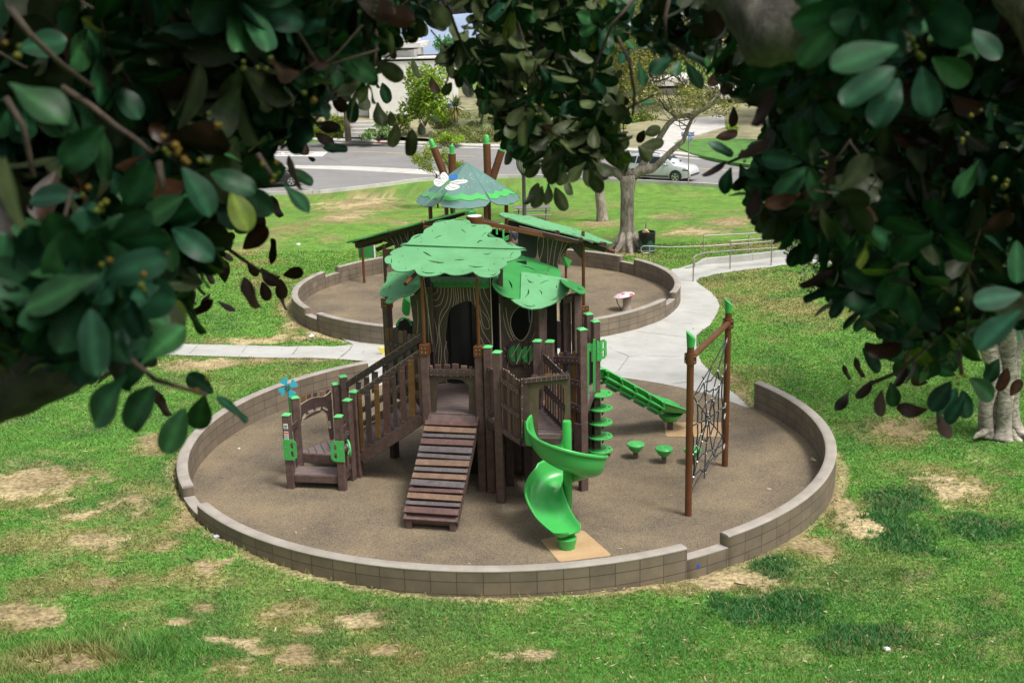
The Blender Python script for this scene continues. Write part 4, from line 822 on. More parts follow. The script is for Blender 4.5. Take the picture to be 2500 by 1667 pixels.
# flared trunk wings below the side canopies
facepanel('trunk_flare', w6, [(1050, 405), (975, 500), (930, 600), (917, 700), (925, 820), (960, 960), (1000, 1100), (1255, 1150), (1270, 1040), (1330, 880), (1400, 790), (1470, 725), (1560, 678), (1640, 655), (1680, 600), (1600, 520), (1450, 485), (1200, 425)], (1.0, 23.75, 4), (.05, -1, 0), 'panel', k=2, lines=[[(1050, 410), (970, 510), (925, 620), (920, 740), (935, 860), (965, 960)], [(1010, 480), (1025, 600), (1010, 760), (960, 950)], [(1088, 430), (1097, 600), (1097, 800), (1088, 1010)], [(1205, 500), (1170, 680), (1140, 850), (1115, 1030)], [(1295, 480), (1240, 680), (1210, 850), (1192, 1040)], [(1385, 505), (1340, 680), (1290, 870), (1255, 1040)], [(1465, 560), (1400, 700), (1330, 820), (1300, 930)], [(1500, 580), (1485, 680)], [(1575, 600), (1565, 640)]])
facepanel('trunk_flare', w6, [(612, 400), (590, 500), (585, 600), (600, 700), (640, 800), (760, 860), (880, 910), (915, 800), (918, 640), (950, 520), (1000, 460), (900, 440), (750, 420)], (.6, 23.6, 4), (.2, -1, 0), 'black', k=2)
facepanel('trunk_flare', i6, [(1600, 45), (1480, 85), (1330, 138), (1308, 190), (1335, 200), (1385, 212), (1425, 240), (1440, 285), (1550, 300), (1700, 260), (1720, 80)], (-1.7, 23.6, 4), (-.05, -1, 0), 'panel', k=2, lines=[[(1565, 48), (1590, 80), (1610, 130)], [(1505, 85), (1530, 140), (1550, 200)], [(1460, 105), (1490, 180), (1500, 240)], [(1415, 125), (1450, 190), (1465, 250)], [(1372, 140), (1410, 195), (1445, 260)], [(1335, 165), (1360, 195)], [(1550, 60), (1552, 150), (1560, 280)]])
for c, s2 in (((1.47, 23.62, 4.18), 1), ((-2.46, 23.15, 4.2), -1)):
    mb = MB(); c = Vector(c); mb.add([c+Vector(v) for v in ((0, -.02, -.28), (-s2*.34, -.02, .12), (0, -.02, .12), (0, .02, -.28), (-s2*.34, .02, .12), (0, .02, .12))], [(0, 1, 2), (5, 4, 3), (0, 3, 4, 1), (1, 4, 5, 2), (2, 5, 3, 0)]); mb.build('gusset', M['steel_dk'], PS)
facepanel('trunk_flare', i6, [(1570, 720), (1640, 690), (1690, 640), (1780, 640), (1785, 900), (1790, 1250), (1640, 1300), (1590, 1200), (1600, 950)], (-1.75, 22.6, 3), (-.6, -1, 0), 'panel', k=1, lines=[[(1640, 760), (1650, 950), (1630, 1150)], [(1690, 720), (1700, 950), (1690, 1150)], [(1740, 700), (1745, 900), (1755, 1150)]])
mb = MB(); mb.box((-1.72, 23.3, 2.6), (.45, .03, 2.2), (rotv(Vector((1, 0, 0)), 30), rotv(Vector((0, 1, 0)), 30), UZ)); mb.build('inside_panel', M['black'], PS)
# enclosed trunk foot, dark panels added to deepen the shade under the deck
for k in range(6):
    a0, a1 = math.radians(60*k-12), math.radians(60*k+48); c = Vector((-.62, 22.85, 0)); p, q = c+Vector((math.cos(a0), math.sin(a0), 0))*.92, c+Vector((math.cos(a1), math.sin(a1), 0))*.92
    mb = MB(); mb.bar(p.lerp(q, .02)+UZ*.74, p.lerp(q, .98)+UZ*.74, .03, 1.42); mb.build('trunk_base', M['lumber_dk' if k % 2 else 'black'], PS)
for x, y in ((.25, 20.9), (.80, 20.7), (-.1, 21.45), (.95, 21.6), (.2, 22.0)):
    mb = MB(); mb.bar((x, y, -.05), (x, y, 1.42), .15, .15, (0, 1, 0)); mb.build('post', M['lumber_dk'], PS, bevel=.012)
# brown roof beam on the right posts
mb = MB(); mb.bar(AY(g3, 870, 130, 22.3), AY(g3, 1055, 85, 22.6), .08, .14); mb.build('canopy_beam', M['lumber_dk'], PS, bevel=.006)
mb = MB(); q = [AY(g3, x, y, 22.2) for x, y in ((905, 85), (1030, 25), (960, 40), (1035, 45), (930, 75), (900, 60), (1040, 15))]
for a, b in zip(q, q[1:]): mb.tube([a, b], .007, 5)
mb.build('lattice_trim', M['line'], PS)
# ---- entry platform
A_, B_, C_, D__, E_, F_, G_ = [Vector(v) for v in ((-4.31, 21.60, 0), (-3.30, 21.43, 0), (-4.24, 22.20, 0), (-3.19, 21.95, 0), (-3.07, 22.10, 0), (-3.56, 23.05, 0), (-3.40, 23.02, 0))]
for v, z in ((A_, 1.47), (B_, 1.47), (C_, 1.62), (D__, 1.62), (E_, 1.74), (F_, 1.62), (G_, 1.78)): post(v.x, v.y, z, rz=(-9 if v in (A_, B_) else -25 if v in (D__, E_) else 20), s=.145)
sx = (B_-A_).normalized(); sy = UZ.cross(sx)
mb = MB(); c = (A_+B_)/2; mb.box((c.x, c.y, 0)+sy*.19+UZ*.27 if False else c+sy*.20+UZ*.27, (1.0, .42, .05), (sx, sy, UZ)); st = mb.build('step', M['deck'], PS, bevel=.008)
mb = MB(); mb.box(c-sy*.0+UZ*.20, (.88, .05, .15), (sx, sy, UZ)); mb.build('front_beam', M['lumber'], st, bevel=.008)
for s_ in (A_, B_):
    mb = MB(); mb.bar(s_+sy*.07+UZ*.20, s_+sy*.62+UZ*.20, .05, .16); mb.bar(s_+sy*.07+UZ*1.13, s_+sy*.55+UZ*1.13, .045, .12); mb.build('side_rail', M['lumber_dk'], PS, bevel=.006)
UD = .50; up_ = [C_+sx*-.02, D__+sx*.02, E_, G_, F_]; up2 = [(p.x, p.y) for p in up_]
mb = MB(); mb.plate(up2, [], Vector((0, 0, UD)), Vector((1, 0, 0)), Vector((0, 1, 0)), .05); pd = mb.build('platform', M['deck'], PS)
jb = MB()
for k in range(7):
    a = C_+(D__-C_)*(k/6.5+.05); b = a+Vector((-.25, .8, 0)); n_ = 40; seg = [a.lerp(b, i/n_) for i in range(n_+1)]; ins = inpoly(np.array([p.x for p in seg]), np.array([p.y for p in seg]), up2)
    for i in range(n_):
        if ins[i] and ins[i+1]: jb.add([Vector((p.x, p.y, UD+.003))+Vector((e, 0, 0)) for p, e in ((seg[i], -.008), (seg[i+1], -.008), (seg[i+1], .008), (seg[i], .008))], [(0, 3, 2, 1)])
jb.build('board_gap', M['black'], pd)
mb = MB(); mb.bar(C_+UZ*.40-sy*.01, D__+UZ*.40-sy*.01, .05, .19); mb.bar(C_+UZ*.40, F_+UZ*.40, .05, .15); mb.bar(E_+UZ*.38, G_+UZ*.38, .05, .15); mb.build('platform_beam', M['lumber'], PS, bevel=.008)
# arch panel at the back left of the platform
pn = (F_-C_).normalized().cross(UZ); pO = C_+UZ*1
if pn.y > 0: pn = -pn
facepanel('arch_panel', i1, [(1312, 575), (1360, 545), (1410, 518), (1470, 505), (1530, 500), (1570, 478), (1598, 448), (1610, 560), (1618, 700), (1630, 900), (1628, 1000), (1590, 900), (1570, 800), (1565, 720), (1555, 670), (1520, 640), (1470, 632), (1410, 655), (1360, 690), (1330, 730), (1318, 760)], pO, pn, 'dark', smooth=False, holes=[[(1325, 700), (1340, 670), (1360, 658), (1358, 672), (1340, 700), (1326, 712)], [(1380, 640), (1400, 628), (1432, 622), (1430, 636), (1402, 650), (1380, 655)], [(1452, 615), (1480, 602), (1502, 600), (1500, 616), (1478, 630), (1454, 632)], [(1520, 600), (1545, 603), (1570, 622), (1568, 634), (1540, 628), (1520, 614)], [(1576, 735), (1596, 740), (1598, 795), (1580, 800)]], hk=3, lines=[[(1312, 575), (1360, 545), (1410, 518), (1470, 505), (1530, 500), (1570, 478), (1598, 448)], [(1320, 740), (1360, 690), (1410, 655), (1470, 632), (1520, 640), (1555, 670), (1565, 720), (1572, 810)]])
for i, x in enumerate((1340, 1392, 1450, 1515, 1572)):
    mb = MB(); p = onpl(*i1(x, 540-22*i*.6), pO-pn*.06, pn); mb.box(p, (.11, .02, .24), (UZ.cross(pn), pn, UZ)); mb.build('picket', M[BO[i]], PS, bevel=.01)
# right side panel of the platform
pickets(B_+Vector((.0, .06, 0)), D__, (.18, .2), (1.05, 1.1), 4, .10, (.12, .9), nrm=Vector((.98, .2, 0)), k0=1, wave=.02)
# hand plates with two slots
def handplate(p, ux, n, sgn=1, w=.23, h=.41, par=PS):
    o = [(-.035, 0), (w*.75, 0), (w, .06), (w, h-.06), (w*.75, h), (-.035, h)]; hs = [[(w*.62+.028*math.cos(a), h*.29+(.028*math.sin(a)+(.035 if math.sin(a) > 0 else -.035))) for a in np.linspace(0, 2*pi, 14)[:-1]], [(w*.62+.028*math.cos(a), h*.70+(.028*math.sin(a)+(.035 if math.sin(a) > 0 else -.035))) for a in np.linspace(0, 2*pi, 14)[:-1]]]
    if sgn < 0: o = [(-x, y) for x, y in o]; hs = [[(-x, y) for x, y in q] for q in hs]
    mb = MB(); mb.plate(o, hs, p, ux, UZ, .02); bolts(mb, [p+ux*(sgn*a)+UZ*b for a, b in ((.02, .08), (.09, .15), (.02, .26), (.12, .35))], n); return mb.build('hand_plate', [M['hdpe'], M['bolt']], par)
handplate(A_-sy*.095-sx*.045+UZ*.60, sx, -sy); handplate(B_-sy*.095+sx*.065+UZ*.60, sx, -sy, -1)
# safety notices on the left post
mb = MB(); p = A_-sy*.076+UZ*1.27; n = -sy
mb.box(p, (.085, .004, .105), (sx, sy, UZ)); mb.box(p-UZ*.215, (.085, .004, .225), (sx, sy, UZ)); mb.box(p-UZ*.13-sy*.0035, (.075, .003, .030), (sx, sy, UZ), 1)
for k in range(7): mb.box(p-UZ*(.17+.02*k)-sy*.0035, (.06, .003, .006), (sx, sy, UZ), 2)
for k in (-1, 0, 1): mb.box(p+sx*.02*k+UZ*.005-sy*.0035, (.013, .003, .03), (sx, sy, UZ), 3)
mb.box(p-UZ*.03-sy*.0035, (.05, .003, .01), (sx, sy, UZ), 3)
mb.build('safety_notice', [M['white'], mat('notice_orange', (.7, .12, .04), .5), mat('notice_text_grey', (.25, .25, .26), .5), M['navy']], PS)
# small steering wheel on the right post side
wc = B_+Vector((.135, .10, .80)); wax = (Vector((.35, -.93, 0)).normalized(), Vector((0, 0, 1)), Vector((.93, .35, 0)).normalized()); wax = (wax[0], wax[1], wax[0].cross(wax[1]))
wax = (Vector((-.35, .93, 0)).normalized(), UZ, Vector((-.35, .93, 0)).normalized().cross(UZ)); mb = MB()
mb.tube([wc+(wax[0]*math.cos(a)+wax[1]*math.sin(a))*.15 for a in np.linspace(0, 2*pi, 29)[:-1]], .022, 8, closed=True); 
for k in range(5): a = 2*pi*k/5+.3; mb.bar(wc, wc+(wax[0]*math.cos(a)+wax[1]*math.sin(a))*.15, .035, .012, wax[2], 1)
mb.lathe([(.045, -.02), (.045, .02)], wc, 14, wax); mb.build('play_wheel', [M['capg'], M['white']], PS, smooth=40)
mb = MB(); mb.lathe([(.09, -.10), (.09, -.03)], wc, 14, wax); mb.build('wheel_hub', M['lumber_dk'], PS)
# aqua propeller flower on the left
fc = C_+Vector((-.14, .10, 1.80)); fn = Vector((-.25, -.95, .18)).normalized(); fx = UZ.cross(fn).normalized(); fy = fn.cross(fx)
for k in range(4):
    a = math.radians(38+90*k); d = fx*math.cos(a)+fy*math.sin(a); e = fn.cross(d); mb = MB()
    mb.plate(cr([(.045, -.02), (.10, -.06), (.155, -.095), (.19, -.09), (.20, -.04), (.185, .0), (.20, .04), (.185, .075), (.15, .07), (.09, .03), (.045, .02)], 2), [], fc, d, e, .014); mb.build('flower_petal', M['aqua'], PS)
mb = MB(); mb.lathe([(.055, -.012), (.055, .014), (.04, .018)], fc, 16, (fx, fy, fn)); bolts(mb, [fc+fx*.03*c_+fy*.03*s_+fn*.018 for c_, s_ in ((1, 0), (-1, 0), (0, 1), (0, -1))], fn, 1, .006); mb.build('flower_hub', [mat('teal_hub', (.02, .12, .10), .4), M['bolt']], PS)
mb = MB(); mb.bar(fc-fn*.03, fc-fn*.03-UZ*.55, .035, .02, fn); mb.build('flower_stem', M['hdpe'], PS)
# low green step behind the platform
mb = MB(); mb.lathe([(.02, 0), (.02, .22), (.20, .26), (.20, .29), (.18, .30)], (-3.93, 22.95, 0), 18); mb.build('step_disc', M['green'], PS, smooth=40)
# ---- bridge ramp up to the tower
nA, nB = Vector((-3.00, 22.05, .48)), Vector((-1.70, 21.47, DK_-.02)); fA, fB = Vector((-3.35, 22.98, .48)), Vector((-1.95, 22.38, DK_-.02))
bx = (nB-nA).normalized(); mb = MB(); 
for k in range(13):
    a = nA.lerp(nB, (k+.06)/13); b = nA.lerp(nB, (k+.94)/13); c = fA.lerp(fB, (k+.06)/13); d = fA.lerp(fB, (k+.94)/13); mb.add([v+UZ*e for e in (0, -.04) for v in (a, b, d, c)], [(0, 1, 2, 3), (7, 6, 5, 4), (0, 4, 5, 1), (1, 5, 6, 2), (2, 6, 7, 3), (3, 7, 4, 0)])
brg = mb.build('bridge', M['deck'], PS)
mb = MB(); mb.bar(nA-UZ*.10, nB-UZ*.10, .05, .22); mb.build('bridge_beam', M['lumber'], brg, bevel=.008); mb = MB(); mb.bar(fA-UZ*.10, fB-UZ*.10, .05, .22); mb.build('bridge_beam', M['lumber'], brg, bevel=.008)
bn = (nB-nA).cross(UZ).normalized(); bO = nA
if bn.y > 0: bn = -bn
bxh = Vector((nB.x-nA.x, nB.y-nA.y, 0)).normalized()
def raila(fn, p, q, O, w, h, m, nm, edge=True):
    a = onpl(*fn(*p), O, bn); b = onpl(*fn(*q), O, bn); mb = MB(); mb.bar(a, b, w, h); d = (b-a).normalized(); u = d.cross(bn) if d.cross(bn).z > 0 else bn.cross(d)
    if edge: mb.bar(a+u*(h/2+.003)+bn*w*.45, b+u*(h/2+.003)+bn*w*.45, .010, .007, UZ, 1)
    k = 12; bolts(mb, [a.lerp(b, (i+.5)/k)+bn*(w/2)+u*(h*.25) for i in range(k)], bn, 2, .007); return mb.build(nm, [M[m], M['line'], M['bolt']], PS)
z1 = T(640, 780, 3.564)
nr = raila(z1, (830, 655), (1385, 285), bO+bn*-.02, .03, .11, 'dark', 'bridge_rail'); raila(z1, (880, 905), (1370, 640), bO+bn*-.02, .03, .10, 'dark', 'bridge_rail')
raila(z1, (850, 800), (1380, 500), bO+bn*-.02, .03, .10, 'dark', 'bridge_rail')
for x0, x1, y0, y1, dx, m in ((832, 862, 650, 1148, 25, 'ochre'), (888, 936, 618, 1105, 24, 'dark'), (970, 1012, 566, 1034, 18, 'ochre'), (1046, 1105, 510, 1012, 12, 'red'), (1122, 1155, 460, 962, 26, 'dark'), (1190, 1236, 410, 905, 20, 'red'), (1265, 1322, 352, 850, 15, 'ochre')):
    O = bO+bn*.02; ps = [onpl(*z1(*p), O, bn) for p in ((x0, y0), (x1, y0), (x1+dx, y1), (x0+dx, y1))]; P = [((p-O).dot(bxh), p.z-O.z) for p in ps]
    mb = MB(); mb.plate(P, [], O, bxh, UZ, .024); o = ps[3].lerp(ps[2], .5)+bn*.002+UZ*.04; bolts(mb, [ps[3].lerp(ps[2], t)+UZ*.045 for t in (.25, .75)]+[ps[0].lerp(ps[1], t)-UZ*.08 for t in (.3, .7)], bn, 1, .007); mb.build('picket', [M[m], M['bolt']], nr, bevel=.005)
bO2 = fA
fr_ = raila(z1, (690, 598), (1395, 150), bO2, .03, .125, 'dark', 'bridge_rail')
raila(z1, (905, 760), (1390, 480), bO2, .03, .10, 'dark', 'bridge_rail')
for x0, x1, y0, y1, m in ((695, 750, 595, 680, 'dark'), (815, 855, 545, 690, 'grey'), (885, 925, 505, 660, 'grey'), (952, 1004, 455, 640, 'grey'), (1045, 1068, 395, 640, 'dark'), (1100, 1140, 350, 600, 'grey'), (1180, 1225, 300, 570, 'grey'), (1255, 1290, 250, 540, 'grey'), (1320, 1350, 215, 520, 'dark')):
    O = bO2-bn*.02; ps = [onpl(*z1(*p), O, bn) for p in ((x0, y0), (x1, y0), (x1, y1), (x0, y1))]; P = [((p-O).dot(bxh), p.z-O.z) for p in ps]; mb = MB(); mb.plate(P, [], O, bxh, UZ, .022); mb.build('picket', M[m], fr_)
# slanted end board at the tower head of the bridge
mb = MB(); p = onpl(*z1(1368, 320), bO+bn*.05, bn); q = onpl(*z1(1392, 800), bO+bn*.05, bn); mb.bar(p, q, .03, .07, bxh); mb.bar(p+bxh*.03+bn*.01, q+bxh*.03+bn*.01, .012, .012, bxh, 1); mb.build('barrier_board', [M['red'], M['line']], PS)
# ---- barrier of tall boards at the left of the tower
pickets((-2.52, 23.05, 0), (-1.86, 22.62, 0), (1.5, 1.5), (2.80, 2.72), 7, .10, (.2, .75), nrm=Vector((-.55, -.83, 0)), k0=0, wave=.06)
mb = MB(); gc = atY(*g6(-110+0, 1180), 22.9) if False else atY(987, 795, 23.3); mb.tube([gc+Vector((.14*math.cos(a), 0, .16*math.sin(a))) for a in np.linspace(0, pi, 12)], .022, 8); mb.build('grip_hoop', M['hdpe'], PS, smooth=60)
mb = MB(); mb.plate([(0, 0), (.42, 0), (.42, .28), (.2, .38), (0, .28)], [], atY(968, 822, 23.9), Vector((1, 0, 0)), UZ, .03); mb.build('barrier_panel', M['black'], PS)
# green slide hood beyond the left leaf
mb = MB(); p = [atY(*g6(x, y), 24.4) for x, y in ((-50, 905), (-68, 960), (-75, 1040), (-60, 1075), (-20, 1098), (0, 1080), (10, 960))]; O = p[0]; mb.plate([(v.x-O.x, v.z-O.z) for v in p], [], O, Vector((1, 0, 0)), UZ, .35); mb.build('slide_hood', M['green'], PS, bevel=.03)
# ---- balcony pod with the spiral slide
pickets((-.445, 21.08, 0), (-.27, 20.70, 0), (1.5, 1.5), (2.50, 2.50), 2, .10, (.12, .94), nrm=Vector((-.9, -.4, 0)), k0=1)
Lc, Rc_ = Vector((.11, 19.98, 0)), Vector((.975, 19.93, 0))
pickets((-.20, 20.56, 0), Lc, (1.42, 1.40), (2.62, 2.53), 7, .085, (.0, .42, .80), nrm=Vector((-.8, -.6, 0)).normalized(), k0=1, rail='lumber', wave=.03, railw=.10)
po = Vector((.11, 19.94, 0)); pnrm = (Rc_-Lc).cross(UZ).normalized()
PX = lambda x, y: (x, y)
facepanel('pod_panel', g3, [(478, 882), (940, 838), (948, 870), (955, 1440), (905, 1440), (900, 1000), (870, 935), (780, 930), (690, 950), (650, 985), (645, 1200), (640, 1430), (478, 1440)], po, pnrm, 'panel_lt', smooth=False)
mb = MB(); p = onpl(*g3(505, 903), po+pnrm*.03, pnrm); q = onpl(*g3(940, 858), po+pnrm*.03, pnrm); mb.bar(p, q, .03, .085); bolts(mb, [p.lerp(q, (i+.5)/9)+pnrm*.016+UZ*e for i in range(9) for e in (-.02, .02)], pnrm); mb.build('pod_rail', [M['dark'], M['bolt']], PS, bevel=.005)
for x0, x1, y0, m in ((505, 565, 868, 'dark'), (578, 640, 842, 'red'), (650, 700, 850, 'dark'), (706, 772, 832, 'ochre'), (780, 808, 834, 'tan'), (815, 845, 830, 'tan'), (852, 900, 825, 'dark'), (905, 935, 812, 'dark')):
    y1 = 1435 if x0 == 505 else 905; ps = [onpl(*g3(*v), po-pnrm*.024, pnrm) for v in ((x0, y0), (x1, y0), (x1, y1), (x0, y1))]; O = ps[3]; ux = UZ.cross(pnrm); mb = MB(); w = (ps[1]-ps[0]).length; h = ps[0].z-ps[3].z; mb.plate([(0, 0), (w, 0), (w, h-.015), (w-.015, h), (.015, h), (0, h-.015)], [], O+pnrm*(.05 if x0 == 505 else 0), ux, UZ, .022); mb.build('picket', M[m], PS)
mb = MB(); p, q = onpl(*g3(490, 885), po+pnrm*.01, pnrm), onpl(*g3(490, 1440), po+pnrm*.01, pnrm); mb.bar(p, q, .045, .03, FX); bolts(mb, [p.lerp(q, t) + pnrm*.025 for t in (.1, .3, .5, .7, .9)], pnrm); mb.build('pod_corner', [M['panel_lt'], M['bolt']], PS)
# pod right wall (we see its inner face), then the wall running back to the tall post
pickets(Rc_+Vector((0, .02, 0)), (.60, 21.38, 0), (1.5, 1.5), (2.58, 2.62), 9, .08, (.03, .42, .93), nrm=Vector((-.97, -.22, 0)).normalized(), k0=5, rail='dark', wave=.03, railw=.15)
pickets((.78, 21.40, 0), (1.24, 21.06, 0), (1.35, 1.1), (2.62, 2.72), 6, .085, (.32, .62, .90), nrm=Vector((-.6, -.8, 0)).normalized(), k0=8, rail='lumber_dk', wave=.04, railw=.13)
mb = MB(); mb.box((1.18, 20.95, 1.0), (.16, .03, .75), (rotv(Vector((1, 0, 0)), -30), rotv(Vector((0, 1, 0)), -30), UZ)); mb.build('skirt_board', M['lumber_dk'], PS)
# ---- back barrier with arch seen through the tower
facepanel('arch_panel', g3, [(728, 338), (770, 330), (790, 325), (880, 332), (885, 590), (815, 590), (812, 500), (790, 460), (740, 440), (728, 440)], (.9, 24.1, 3), (.1, -1, 0), 'dark', smooth=False)
# ---- spiral slide
SC = Vector((.90, 19.36, 0)); 
prof = [(.085, .17), (.10, .06), (.17, .012), (.30, 0), (.44, .01), (.545, .05), (.60, .14), (.622, .25), (.630, .315), (.650, .335), (.672, .325), (.676, .295), (.660, .28)]
secs = []
PH0, PH1 = 150, 497
for i, t in enumerate(np.linspace(0, 1, 70)):
    ph = math.radians(PH0+t*(PH1-PH0)); d = Vector((math.cos(ph), math.sin(ph), 0)); z = float(np.interp(math.degrees(ph), [150, 200, 330, 400, 450, 497], [1.50, 1.42, 1.03, .82, .73, .68])); hh = 1.12+.30*math.exp(-((t-.0)/.10)**2)+.38*math.exp(-((t-.30)/.25)**2)
    secs.append([SC+d*(r*1.05)+UZ*(z+(h*hh if r > .3 else h)) for r, h in prof])
ph = math.radians(PH1); fwd = Vector((-math.sin(ph), math.cos(ph), 0)); side = Vector((math.cos(ph), math.sin(ph), 0)); cen = SC+side*.36; NS = 32; Lr = 1.20; z = .68
for k in range(1, NS+1):
    u_ = k/NS; dv = math.radians(96)*float(sm(-.3, .8, u_)-sm(-.3, .8, 0)); f2 = fwd*math.cos(dv)+(-side)*math.sin(dv); s2 = side*math.cos(dv)+fwd*math.sin(dv); cen = cen+f2*(Lr/NS); z -= (.45/NS)*(1.22 if u_ < .7 else .55)
    low = 1-.55*float(sm(.35, 1, u_)); wid = 1.06+.12*float(sm(.1, .55, u_))-.20*float(sm(.65, 1, u_)); sec = []
    for r, h in prof:
        if r > .3: hh = h*low
        else: hh = max(h*.8, (.27+.06*u_)*low if r < .11 else (.07*low if r < .15 else h))
        sec.append(cen+s2*((r-.36)*wid*(1.0 if r > .3 else 1.05))+UZ*(z+hh))
    secs.append(sec)
endc = cen
for k, sh in ((1, .86), (2, .62), (3, .30)):
    secs.append([endc+f2*(.05*k)+s2*((r-.36)*wid*sh)+UZ*(z+max(h*low, [.03, .075, .115][k-1])) for r, h in prof])
mb = MB(); n = len(prof)
for s_ in secs: mb.v += [tuple(p) for p in s_]
for i in range(len(secs)-1):
    for j in range(n-1): mb.f.append((i*n+j, i*n+j+1, (i+1)*n+j+1, (i+1)*n+j)); mb.m.append(0)
sl = mb.build('spiral_slide', M['green'], PS, smooth=180, solid=.016); sl.modifiers[0].offset = -1
ss = sl.modifiers.new('round', 'SUBSURF'); ss.levels = 1; ss.render_levels = 1
mb = MB(); mb.lathe([(.078, .40), (.078, 1.95), (.07, 1.975), (.02, 1.98)], SC, 20); mb.lathe([(.045, 0), (.045, .42)], SC, 14); mb.build('slide_column', M['green'], sl, smooth=40)
ft = endc-f2*.02; mb = MB(); mb.lathe([(.135, 0), (.14, .05), (.155, .12), (.17, .19), (.15, .20)], (ft.x, ft.y, 0), 24); mb.build('slide_foot', M['green'], sl, smooth=50)
mb = MB(); p = SC+Vector((math.cos(math.radians(152)), math.sin(math.radians(152)), 0))*.64+UZ*1.45; q = SC+UZ*1.45
hp = [(-.02, 0), (.02, .02), (.05, .20), (.06, .42), (.02, .46), (-.03, .42)]
mb.plate(cr([(0, 0), (.12, -.02), (.24, .02), (.26, .14), (.14, .28), (.05, .37), (0, .40), (-.02, .32)], 3), [], Vector((.19, 19.86, 1.42)), Vector((.55, -.83, 0)).normalized(), UZ, .05); mb.build('slide_side', M['green'], sl, bevel=.02, smooth=40, seg=2)
# ---- disc climber on the right post
for k, zz in enumerate((1.32, 1.02, .72, .42, .13)):
    c = Vector((1.74, 22.98, zz)); mb = MB(); ang = .3+.05*k; hs = []
    for a0 in (0.2, 1.9, 3.6, 5.2): hs.append([(.205*math.cos(a0+t), .205*math.sin(a0+t)) for t in np.linspace(-.25, .25, 6)]+[(.170*math.cos(a0+t), .170*math.sin(a0+t)) for t in np.linspace(.25, -.25, 6)])
    mb.plate([(.255*math.cos(2*pi*i/32), .255*math.sin(2*pi*i/32)) for i in range(32)], hs, c, Vector((1, 0, 0)), Vector((0, 1, 0)), .03); di = mb.build('disc_step', M['hdpe'], PS, bevel=.004)
    mb = MB()
    for a in (.5, 2.1, 3.7, 5.2): d = Vector((math.cos(a), math.sin(a), 0)); s2 = Vector((-d.y, d.x, 0))*.006; b = c-UZ*.032; mb.add([b+d*.06+s2, b+d*.19+s2, b+d*.07-UZ*.13+s2, b+d*.06-s2, b+d*.19-s2, b+d*.07-UZ*.13-s2], [(0, 1, 2), (5, 4, 3), (0, 3, 4, 1), (1, 4, 5, 2), (2, 5, 3, 0)])
    mb.build('step_bracket', M['lumber_dk'], di)
cp_ = Vector((1.665, 22.96, 1.98)); handplate(cp_+Vector((-.10, 0, 0)), Vector((1, .1, 0)).normalized(), Vector((0, -1, 0)), -1, .17, .38); handplate(cp_+Vector((.05, .02, .02)), Vector((.75, .66, 0)).normalized(), Vector((.66, -.75, 0)), 1, .24, .40)
mb = MB(); mb.plate([(-.11, 0), (.11, 0), (.11, .38), (-.11, .38)], [], cp_+Vector((0, .01, 0)), Vector((1, .1, 0)).normalized(), UZ, .02); bolts(mb, [cp_+Vector((x, .0, z)) for x in (-.04, .05) for z in (.06, .2, .32)], (0, -1, 0)); mb.build('hand_plate', [M['hdpe'], M['bolt']], PS)
for y0, y1, x in ((600, 1150, 1120), (500, 1000, 1180)):
    mb = MB(); p, q = atY(*g3(x, y0), 22.3), atY(*g3(x-2, y1), 22.3); mb.bar(p, q, .05, .02); mb.build('green_edge_board', M['hdpe'], PS)
mb = MB(); mb.bar((1.55, 23.1, .2), (1.55, 23.1, 2.2), .04, .4, (0, 1, 0)); mb.build('barrier_panel', M['black'], PS)
# ---- straight slide on the right, its ribbed underside towards us
a = Vector((1.75, 23.75, 1.42)); b = Vector((3.05, 24.32, .50)); c = Vector((3.72, 24.62, .36)); sd = (b-a).cross(UZ).normalized(); mb = MB(); path = [a+Vector((-.25, -.11, .06)), a, a.lerp(b, .25), a.lerp(b, .5), a.lerp(b, .75), b, b.lerp(c, .4), b.lerp(c, .75), c]; fl = [1, 1, 1, 1, 1, 1.0, 1.28, 1.25, .85]; wl_ = [1, 1, 1, 1, 1, .95, .7, .45, .2]
pf = [(-.33, .22), (-.345, .25), (-.32, .27), (-.29, .24), (-.25, .05), (-.17, 0), (.17, 0), (.25, .05), (.29, .24), (.32, .27), (.345, .25), (.33, .22)]; n = len(pf)
for p, f_, w_ in zip(path, fl, wl_): mb.v += [tuple(p-sd*(x*f_)+UZ*(z*w_)) for x, z in pf]
for i in range(len(path)-1):
    for j in range(n-1): mb.f.append((i*n+j, i*n+j+1, (i+1)*n+j+1, (i+1)*n+j)); mb.m.append(0)
s2_ = mb.build('straight_slide', M['green'], PS, smooth=60, solid=.02)
d = (b-a).normalized(); u = sd.cross(d) if sd.cross(d).z > 0 else d.cross(sd)
for k in range(5):
    p = a.lerp(b, .02+.235*k); mb = MB(); mb.tube([p+sd*.36+UZ*.25, p+sd*.30+u*.10, p+sd*.27+u*-.02, p+sd*.18-u*.07, p-sd*.2-u*.07], .034, 8); mb.build('slide_rib', M['green'], s2_, smooth=60)
for o_ in (.31, .24): mb = MB(); mb.tube([a+sd*o_-UZ*(.02 if o_ < .3 else -.10), b+sd*o_-UZ*(.02 if o_ < .3 else -.10)], .03, 8); mb.build('slide_rib', M['green'], s2_, smooth=60)
mb = MB(); mb.lathe([(.14, .20), (.22, .28), (.27, .36)], (3.36, 24.44, 0), 18); mb.build('slide_foot', M['green'], s2_, smooth=50)
mb = MB(); mb.box((3.36, 24.44, .12), (.11, .11, .26)); mb.build('leg', M['lumber_dk'], s2_)
